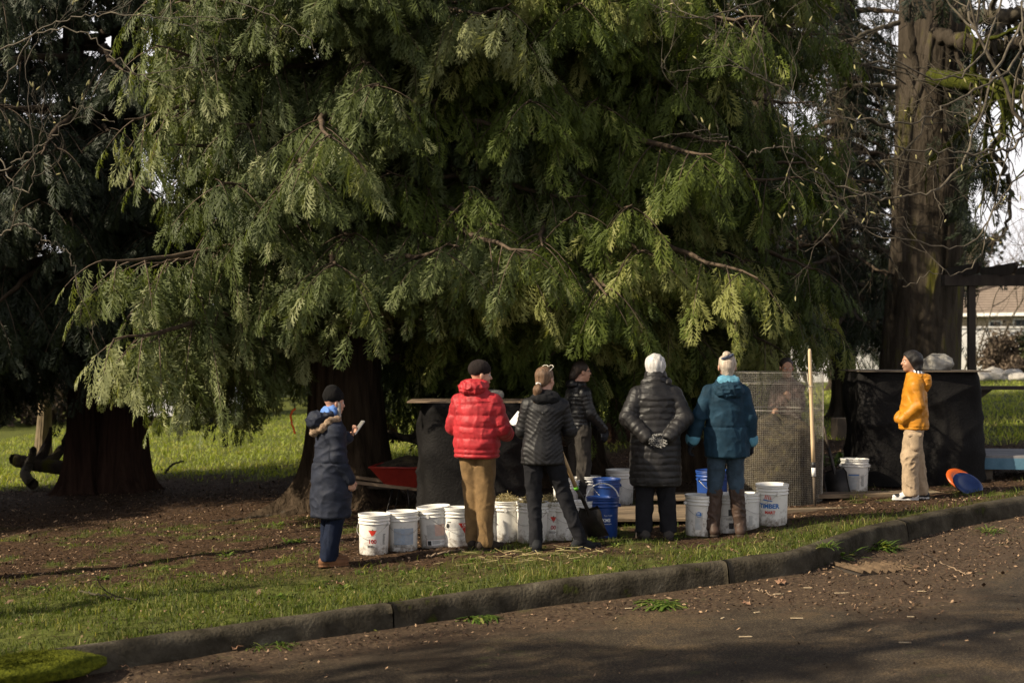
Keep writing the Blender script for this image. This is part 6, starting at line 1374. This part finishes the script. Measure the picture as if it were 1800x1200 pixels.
treeline('undergrowth', 'brown scrub along the far edge of the lawn at left', -45, -9.5, 47, 52, lambda rg: rg.uniform(-.7, 2.4), 260, 34, m_brush, .9, .16, 110)
treeline('undergrowth', 'scrub behind the middle of the lawn', -9, 9, 57, 60, lambda rg: rg.uniform(.0, 2.6), 170, 35, m_hedge, .9, .16, 110)
for i, (x, y, h_) in enumerate([(-24, 44, 6), (-20, 46, 7), (-16.5, 45, 6.5), (-13.5, 50, 8), (32, 88, 9.5), (35.5, 90, 11), (38.5, 86, 10), (28.5, 90, 8)]):
    r = empty('bare_tree', gl(x, y)); tag(r, ['bare tree furthest left beyond the lawn', 'second bare tree from the left beyond the lawn', 'third bare tree from the left beyond the lawn', 'bare tree behind the white van', 'bare tree above the tiled roof', 'tall bare tree above the tiled roof near the edge', 'bare tree at far right behind the house', 'small bare tree over the chimney'][i], 'tree', 'bare trees in the distance')
    rg = np.random.default_rng(60 + i); nb = NP()
    tr = NP(); v, f = tube_np(np.array([(0, 0, 0), (.1, 0, h_ * .3), (0, .1, h_ * .6)]), [.18, .13, .09], 8); tr.add(v, f); tr.build('trunk', m_brush, r)
    for _ in range(26): grow(nb, (0, 0, rg.uniform(h_ * .15, h_ * .6)), norm(np.array([rg.normal(), rg.normal(), 1.0])), h_ * rg.uniform(.25, .45), .05, 3, rg, 0, 3)
    nb.build('branches', m_brush, r)
# white van parked far left beyond the lawn
m_van = M('white_van_paint', (.60, .60, .62), None, 5, .3, spec=.5); m_dark = M('dark_glass', (.015, .018, .02), None, 5, .15)
vn = empty('van', gl(-10.9, 44.5)); tag(vn, 'pale van parked beyond the sunlit lawn at left', 'van')
prof_ = [(-2.4, .35), (2.3, .35), (2.42, .8), (2.25, 1.15), (1.75, 1.25), (1.25, 1.95), (-2.3, 2.0), (-2.42, 1.2)]
V = [(x, -.9, z) for x, z in prof_] + [(x, .9, z) for x, z in prof_]; k_ = len(prof_); MB().add(V, [tuple(range(k_)), tuple(range(2 * k_ - 1, k_ - 1, -1))] + [(i, i + k_, (i + 1) % k_ + k_, (i + 1) % k_) for i in range(k_)]).build('body', m_van, vn)
for sy in (-1, 1):
    MB().box((.2, sy * .905, 1.6), (1.9, .02, .5)).build('side_window', m_dark, vn)
    for sx in (-1.5, 1.5):
        w = MB().lathe([(0, -.1), (.3, -.1), (.34, -.06), (.34, .06), (.3, .1), (0, .1)], 22).build('wheel', bpy.data.materials['tyre_rubber'], vn, True); w.location = (sx, sy * .85, .34); w.rotation_euler = (R_(90), 0, 0)
        MB().lathe([(0, -.105), (.17, -.105), (.17, .105), (0, .105)], 16).build('rim', m_metal, w, True)
# arbor at right
m_arb = M('dark_stained_timber', (.020, .014, .010), (.05, .038, .027), 5, .8, .3, 20, (1, 1, .2))
ab = empty('arbor', gl(6.46, 20.0)); tag(ab, 'dark timber arbor with rafters and a long bench rail at the right edge', 'arbor'); az = ab.location.z
Hh = at(0, 494, 20).z - az
for x_ in (0, 3.3): MB().box((x_, 0, Hh / 2), (.095, .095, Hh)).build('post', m_arb, ab)
for y_ in (-.07, .07): MB().box((1.65, y_, Hh + .01), (4.1, .04, .15)).build('beam', m_arb, ab)
for i in range(8):
    x_ = -.12 + i * .50; V, Fs = poly1([(-.75, 0), (-.62, -.10), (.62, -.10), (.75, 0), (.75, .05), (-.75, .05)]); n0 = len(V)
    V3 = [(x_ - .02, a, Hh + .17 + z) for a, z in V] + [(x_ + .02, a, Hh + .17 + z) for a, z in V]; MB().add(V3, [tuple(range(n0))[::-1], tuple(range(n0, 2 * n0))] + [(i2, (i2 + 1) % n0, (i2 + 1) % n0 + n0, i2 + n0) for i2 in range(n0)]).build('rafter', m_arb, ab)
zr = at(0, 681, 20).z - az
MB().box((1.75, -.1, zr), (3.7, .22, .05)).build('bench_rail', m_arb, ab)
MB().add([(.02, -.05, zr - .03), (.28, -.05, zr - .03), (.02, -.05, zr - .22), (.02, .0, zr - .03), (.28, .0, zr - .03), (.02, .0, zr - .22)], [(0, 1, 2), (3, 5, 4), (0, 2, 5, 3), (1, 4, 5, 2), (0, 3, 4, 1)]).build('bracket', m_arb, ab)
# stone slabs on the lawn
m_slate = M('pale_stone', (.28, .26, .23), (.50, .47, .43), 4, .85, .7, 10, bdist=.03)
for i, (px_, py_, w_, h_, lb) in enumerate([(1722, 668, .55, .28, 'darker stone at the left end of the pale stone pile on the lawn'), (1745, 667, .62, .34, 'white faced stone slab second from left on the lawn'), (1762, 664, .55, .36, 'long flat stone slab in the middle of the pile'), (1778, 668, .5, .26, 'broken stone slab right of the middle slab'), (1790, 671, .45, .2, 'low stone slab before the broken one'), (1800, 664, .5, .4, 'tan stone block cut by the right edge')]):
    o = rock('stone_slab', lb, P(px_, py_) + Vector((0, 0, .1)), (w_ * .75, .4, h_), 40 + i, mat=m_slate, cat='stone', group='stone slabs on the lawn')
# white post and rail at the far right
wf = empty('white_fence', P(1793, 641)); tag(wf, 'white post and rail at the right edge of the lawn', 'fence'); MB().box((0, 0, .62), (.16, .16, 1.25)).build('post', m_white, wf); MB().box((.8, 0, 1.05), (1.6, .06, .12)).build('rail', m_white, wf)
# dark bench and crate seen left of the big bin
bn_ = empty('bench', P(1497, 654)); tag(bn_, 'small dark bench silhouetted against the white wall left of the big bin', 'bench')
MB().box((0, 0, .48), (.95, .4, .10)).build('seat', m_arb, bn_)
for sx in (-.38, .38): MB().box((sx, 0, .22), (.14, .36, .43)).build('leg', m_arb, bn_)
slab('crate', 'dark wooden crate on the lawn left of the large fabric bin', gl(at(1481, 0, 24).x, 24), (.30, .3, .36), 8, m_arb, 'crate')
# light barked trunk, fallen branches, stumps at left
r = empty('leaning_trunk', gl(at(75, 0, 27).x, 27)); r.scale = (1, 1, .42); tag(r, 'short pale ribbed trunk lit by the sun behind the far left cedar', 'tree trunk')
trunk_parts(44, 3.2, .17, .5, fl=9, taper=.35).build('trunk', M('pale_bark', (.10, .075, .045), (.26, .20, .12), 5, .95, .9, 9, (1, 1, .12), bdist=.05), r)
def fallen(name, label, pts, r0, r1, mat, seed, tw=0, cat='branch'):
    q = polyline(pts, 26, .008, seed); o0 = q[0].copy(); nb = NP(); v, f = tube_np(q - o0, np.linspace(r0, r1, 26), 8); nb.add(v, f); rg = np.random.default_rng(seed)
    for _ in range(tw): i = rg.integers(3, 25); grow(nb, q[i] - o0, norm(np.array([rg.normal(), rg.normal(), .6])), .5, r1, 1, rg)
    o = nb.build(name, mat); o.location = o0; tag(o, label, cat, 'fallen branches'); return o
fallen('fallen_branch', 'thick mossy fallen branch lying left of the double cedar', [at(25, 808, 23), at(45, 812, 23), at(80, 818, 23), at(125, 822, 23)], .10, .12, m_bark_moss, 1, 2)
fallen('fallen_branch', 'dark forked stub propping the fallen branch at far left', [at(60, 790, 22.8), at(52, 815, 22.8), at(45, 835, 22.6), at(60, 852, 22.4)], .06, .09, m_twig_dark, 2)
fallen('fallen_branch', 'dark low branch between the cedar trunk and the fabric bin', [at(670, 762, 18.5), at(700, 768, 18.5), at(725, 771, 18.4), at(748, 777, 18.4)], .045, .05, m_twig_dark, 3, 2)
fallen('fallen_branch', 'curved stick rising from the lawn right of the double cedar', [at(291, 830, 22), at(300, 818, 22), at(312, 812, 22), at(322, 810, 22)], .02, .012, m_twig_grey, 4)
fallen('root', 'pale surface root running left from the flared cedar trunk', [P(505, 902) + Vector((0, 0, .01)), P(460, 905), P(420, 910), P(370, 915)], .04, .015, m_bark_moss, 5, 0, 'root')
fallen('stick', 'thin stick lying on the grass below the khaki trousers', [P(750, 981) + Vector((0, 0, .02)), P(790, 976) + Vector((0, 0, .02)), P(815, 971) + Vector((0, 0, .02))], .009, .006, m_ply, 6, 0, 'stick')
fallen('stick', 'long thin twig lying across the gutter at right', [P(1620, 950) + Vector((0, 0, -.1)), P(1650, 985, -.2), P(1690, 1005, -.19), P(1700, 1008, -.19)], .008, .004, m_ply, 7, 0, 'stick')
fallen('stick', 'dark stick half buried in the grass at lower left', [P(140, 1045) + Vector((0, 0, .02)), P(190, 1058) + Vector((0, 0, .03)), P(240, 1064) + Vector((0, 0, .02))], .010, .006, m_twig_dark, 8, 1, 'stick')
fallen('stick', 'slender twig on the asphalt below the kerb joint', [P(1275, 1028, -.19), P(1330, 1036, -.19), P(1365, 1046, -.19)], .006, .004, m_ply, 9, 0, 'stick')
# fern, weeds in the gutter, dead leaves, moss, drain grate
m_weed = M('weed_leaf', (.04, .075, .012), (.13, .20, .03), 8, .5, tint=True, transl=.3, c3=(.26, .28, .07), lo=.1, hi=.8)
def weed(label, c, r, n, seed, up=.6, name='weed', w=.16, cat='weed', group='weeds along the gutter'):
    rg = np.random.default_rng(seed); V = []; T_ = []
    for i in range(n):
        a = rg.uniform(0, 6.28); el = rg.uniform(.15, 1.0) * up; L = r * rg.uniform(.4, 1); o0 = np.array([rg.normal(0, r * .25), rg.normal(0, r * .25), 0]); d = np.array([math.cos(a) * math.cos(el), math.sin(a) * math.cos(el), math.sin(el)]); s_ = np.array([-math.sin(a), math.cos(a), 0])
        p = [o0 + d * L * t + np.array([0, 0, -.35 * L * t * t]) for t in (0, .35, .7, 1)]; ww = [w * .3, w, w * .9, .05]
        for j in range(3): V += [p[j] - s_ * L * ww[j] / 2, p[j] + s_ * L * ww[j] / 2, p[j + 1] + s_ * L * ww[j + 1] / 2, p[j + 1] - s_ * L * ww[j + 1] / 2]; 
        T_ += [rg.random()] * 12
    V = np.array(V); o = mesh_from(name, V, np.arange(len(V)).reshape(-1, 4), m_weed, None, False, np.array(T_)); o.location = c; tag(o, label, cat, group); return o
def PR(px_, py_):
    p = P(px_, py_, ROADZ); p.z = float(roadz(p.x, p.y)) ; return p
weed('leafy green weed clump against the kerb in the lower middle left', PR(640, 1110), .22, 150, 1, .9)
weed('smaller green weed right of the leafy clump at the kerb', PR(698, 1105), .15, 80, 2, .9)
weed('low grassy weed at the kerb foot left of the leafy clump', PR(500, 1145), .14, 60, 3, .8, w=.08)
weed('thin grassy weed at the kerb foot between two weed clumps', PR(450, 1150), .12, 50, 4, .9, w=.07)
weed('bright leafy weed clump where the kerb bends in by the drain', PR(1455, 985), .30, 260, 5, .9, w=.13)
weed('dense green weed clump in front of the kerb right of the drain bend', PR(1545, 968), .22, 200, 6, .9, w=.12)
weed('yellowish grass tuft on the kerb bend', P(1452, 960), .14, 80, 7, .9, w=.08)
weed('flat green weed patch on the asphalt edge below the middle', PR(1165, 1060), .24, 220, 8, .35, w=.10)
weed('small weed patch on the asphalt left of the flat green patch', PR(840, 1092), .2, 120, 9, .35, w=.1)
weed('grassy weeds in the gutter at the right edge', PR(1745, 935), .2, 90, 10, .7, w=.06)
weed('weed rosette in the leaf litter left of the navy trousers', P(520, 955) , .12, 60, 11, .9, group='small green weeds in the litter'); weed('weed rosette further back in the leaf litter at left', P(490, 920), .12, 40, 12, .9, group='small green weeds in the litter'); weed('small weed in the grass below the first bucket', P(640, 1005), .1, 40, 13, .9, group='small green weeds in the litter')
wv = []; wt = []
for i in range(60):
    px_ = 40 + (i * 397) % 1300; x = P(px_, 935 + (i * 53) % 140); s_ = float(kerb_s(x.x, x.y))
    if s_ < .25 or s_ > 4: continue
    q = weed('w', x, .06 + .03 * (i % 3), 26, 100 + i, .8, w=.22); co = np.array([tuple(v.co) for v in q.data.vertices]) + np.array(x); wv.append(co); ta = np.zeros(len(co)); q.data.attributes['tint'].data.foreach_get('value', ta) if False else None
    wt.append(np.repeat(np.random.default_rng(i).random(len(co) // 4), 4)); bpy.data.objects.remove(q)
wv = np.concatenate(wv); tag(mesh_from('turf_weeds', wv, np.arange(len(wv)).reshape(-1, 4), m_weed, None, False, np.concatenate(wt)), 'small broad-leaved weeds mixed into the turf strip', 'weeds', kind='stuff')
weed('yellow green fern frond clump left of the large fabric bin', gl(at(1478, 0, 18.2).x, 18.2, .12), .42, 46, 14, .9, 'fern', .10, 'fern', 'fern')
m_dead = M('dead_leaf', (.16, .08, .045), (.34, .20, .12), 20, .8, .3, 50)
def dead_leaf(label, c, s, seed):
    rg = np.random.default_rng(seed); n = 15; a = np.linspace(0, 2 * np.pi, n, endpoint=False); r = s * np.where(np.arange(n) % 3 == 0, 1, np.where(np.arange(n) % 3 == 1, .55, .6)) * rg.uniform(.8, 1.15, n)
    V = [(0, 0, .01)] + [(r[i] * math.cos(a[i]), r[i] * math.sin(a[i]), s * rg.uniform(0, .6)) for i in range(n)]
    o = mesh_from('dead_leaf', np.array(V), [(0, i + 1, (i + 1) % n + 1) for i in range(n)], m_dead, None, False); o.modifiers.new('s', 'SOLIDIFY').thickness = .001; o.location = c; o.rotation_euler = (rg.uniform(-.4, .4), rg.uniform(-.4, .4), rg.uniform(0, 6)); tag(o, label, 'dead leaf', 'curled dead leaves'); return o
for i, (px_, py_, s_, on, lb) in enumerate([(415, 1155, .06, 1, 'large curled brown leaf below the kerb at lower left'), (215, 1185, .05, 1, 'upright dead leaf at the bottom left edge'), (1372, 1030, .055, 1, 'curled brown leaf on the asphalt at right of the middle'), (597, 1022, .045, 0, 'upright brown leaf in the grass below the first buckets'), (1310, 1062, .04, 1, 'orange brown leaf on the asphalt below the kerb joint'), (1290, 970, .045, 0, 'pale leaf lying on the kerb joint'), (490, 985, .04, 0, 'rust brown leaf in the grass left of the navy trousers'), (1500, 1000, .04, 1, 'dead leaf beside the drain grate')]):
    dead_leaf(lb, (PR(px_, py_) if on else P(px_, py_)) + Vector((0, 0, .01)), s_, i)
m_chip = M('wood_chip', (.34, .25, .15), (.50, .40, .26), 20, .8)
CH = 'pale wood chips scattered on the asphalt'
CHL = ['longest pale chip on the asphalt straight below the drain grate', 'pale chip on the asphalt under the weed clump at the kerb bend', 'small pale chip on the asphalt right of the longest chip and lower', 'pale chip lying beside the curled brown leaf on the asphalt', 'tiny slanted chip below the curled brown leaf', 'pale chip between the curled leaf and the longest chip', 'lone small chip on the asphalt left of the kerb joint', 'small pale chip below the mud at the right end of the grate', 'pale chip on the bare asphalt far below the kerb joint', 'lowest pale chip on the asphalt at right', 'tiny chip standing on edge under the kerb joint', 'small chip just under the longest pale chip']
for i, (px_, py_, w_, a_) in enumerate([(1480, 1043, .12, 5), (1400, 1086, .09, 0), (1600, 1086, .06, -5), (1368, 1044, .08, 10), (1330, 1075, .06, 40), (1420, 1034, .07, 0), (1105, 1069, .06, 15), (1620, 1041, .07, -8), (1310, 1117, .09, 5), (1590, 1130, .08, -4), (1270, 1084, .05, 60), (1480, 1062, .05, 20)]):
    o = slab('wood_chip', CHL[i], PR(px_, py_) + Vector((0, 0, .002)), (w_, .018, .006), a_, m_chip, 'wood chip', group=CH)
# straw dropped on the grass in front of the buckets
def strew(name, label, cs, n, L, seed, r):
    rg = np.random.default_rng(seed); nb = NP()
    for i in range(n):
        c = np.array(cs[i % len(cs)]) + [rg.normal(0, r), rg.normal(0, r * .5), 0]; c[2] = float(ground(c[0], c[1])) + rg.uniform(.012, .04); a = rg.uniform(0, 6.28); d = np.array([math.cos(a), math.sin(a) * .7, rg.normal(0, .12)]); t = np.linspace(-.5, .5, 4)[:, None]
        v, f = tube_np(c + d * t * L * rg.uniform(.4, 1.2), .0025, 3); nb.add(v, f, rg.random())
    o = nb.build(name, m_straw); tag(o, label, 'straw', kind='stuff')
strew('dropped_straw', 'pale straw dropped on the grass in front of the black-jeaned legs', [P(955, 990), P(1000, 985), P(900, 985), P(930, 975)], 70, .16, 4, .25)
# moss cushion over the kerb at lower left
ms = rock('moss_cushion', 'thick bright moss cushion growing over the kerb at lower left', P(62, 1158) + Vector((0, 0, -.05)), (.42, .21, .10), 71, 28, m_moss_b, 'moss'); ms['kind'] = 'thing'
x = rng.normal(0, .20, 5000); y = rng.normal(0, .10, 5000); ca, sa = math.cos(R_(28)), math.sin(R_(28)); c_ = ms.location; xx = c_.x + x * ca - y * sa; yy = c_.y + x * sa + y * ca
x, y = scatter(9000, -1, 1, -1, 1); kq = x * x + y * y < 1; x, y = x[kq], y[kq]; zc = .088 * np.sqrt(1 - x * x * .98 - y * y * .98) * .9
ca, sa = math.cos(R_(28)), math.sin(R_(28)); c_ = ms.location; xl_, yl_ = x * .36, y * .18
ob = blades('moss_fuzz', m_moss_b, c_.x + xl_ * ca - yl_ * sa, c_.y + xl_ * sa + yl_ * ca, c_.z + zc, rng.uniform(.012, .035, len(x)), np.full(len(x), .006), .8); tag(ob, 'fuzzy shoots on the moss cushion', 'moss', kind='stuff')
# drain grate in the gutter
dg = empty('drain_grate', PR(1563, 996) + Vector((0, 0, -.012))); tag(dg, 'rusty ribbed drain grate set in the gutter at right', 'drain grate'); dg.rotation_euler = (R_(2), R_(3), R_(22))
m_rust = M('rusty_iron', (.05, .032, .018), (.15, .10, .058), 12, .85, .5, 40, metal=.2)
MB().box((0, 0, -.012), (.92, .44, .02)).build('plate', m_arb, dg)
for i in range(11): MB().box((-.40 + i * .08, 0, .012), (.045, .42, .03), Matrix.Rotation(R_(24), 3, 'Y')).build('rib', m_rust, dg)
# trees outside the picture: their shade darkens the far left and dapples the road
GO = 'trees outside the picture that shade the place'
for (x, y, rz_, sc, src, lb) in [(-15.8, 16.5, .7, 1.1, cedarB, 'broad cedar outside the picture whose shade darkens the far left'), (-22, 14.5, 2.0, 1.1, cedarA, 'cedar outside the picture beyond the broad one at far left'), (-10.2, 8.3, .9, .5, cedarC, 'young cedar outside the picture that shades the grass at left'), (-10.5, 3.9, .4, .9, airy, 'thin conifer beside the road outside the picture at left'), (-8.2, -1.2, 1.4, .9, airy, 'thin conifer behind the camera on the left of the road'), (-17.5, 1.5, 2.4, 1.0, cedarC, 'cedar behind and left of the camera across the road')]:
    copy_tree(src, gl(x, y), rz_, sc, lb)['group'] = GO
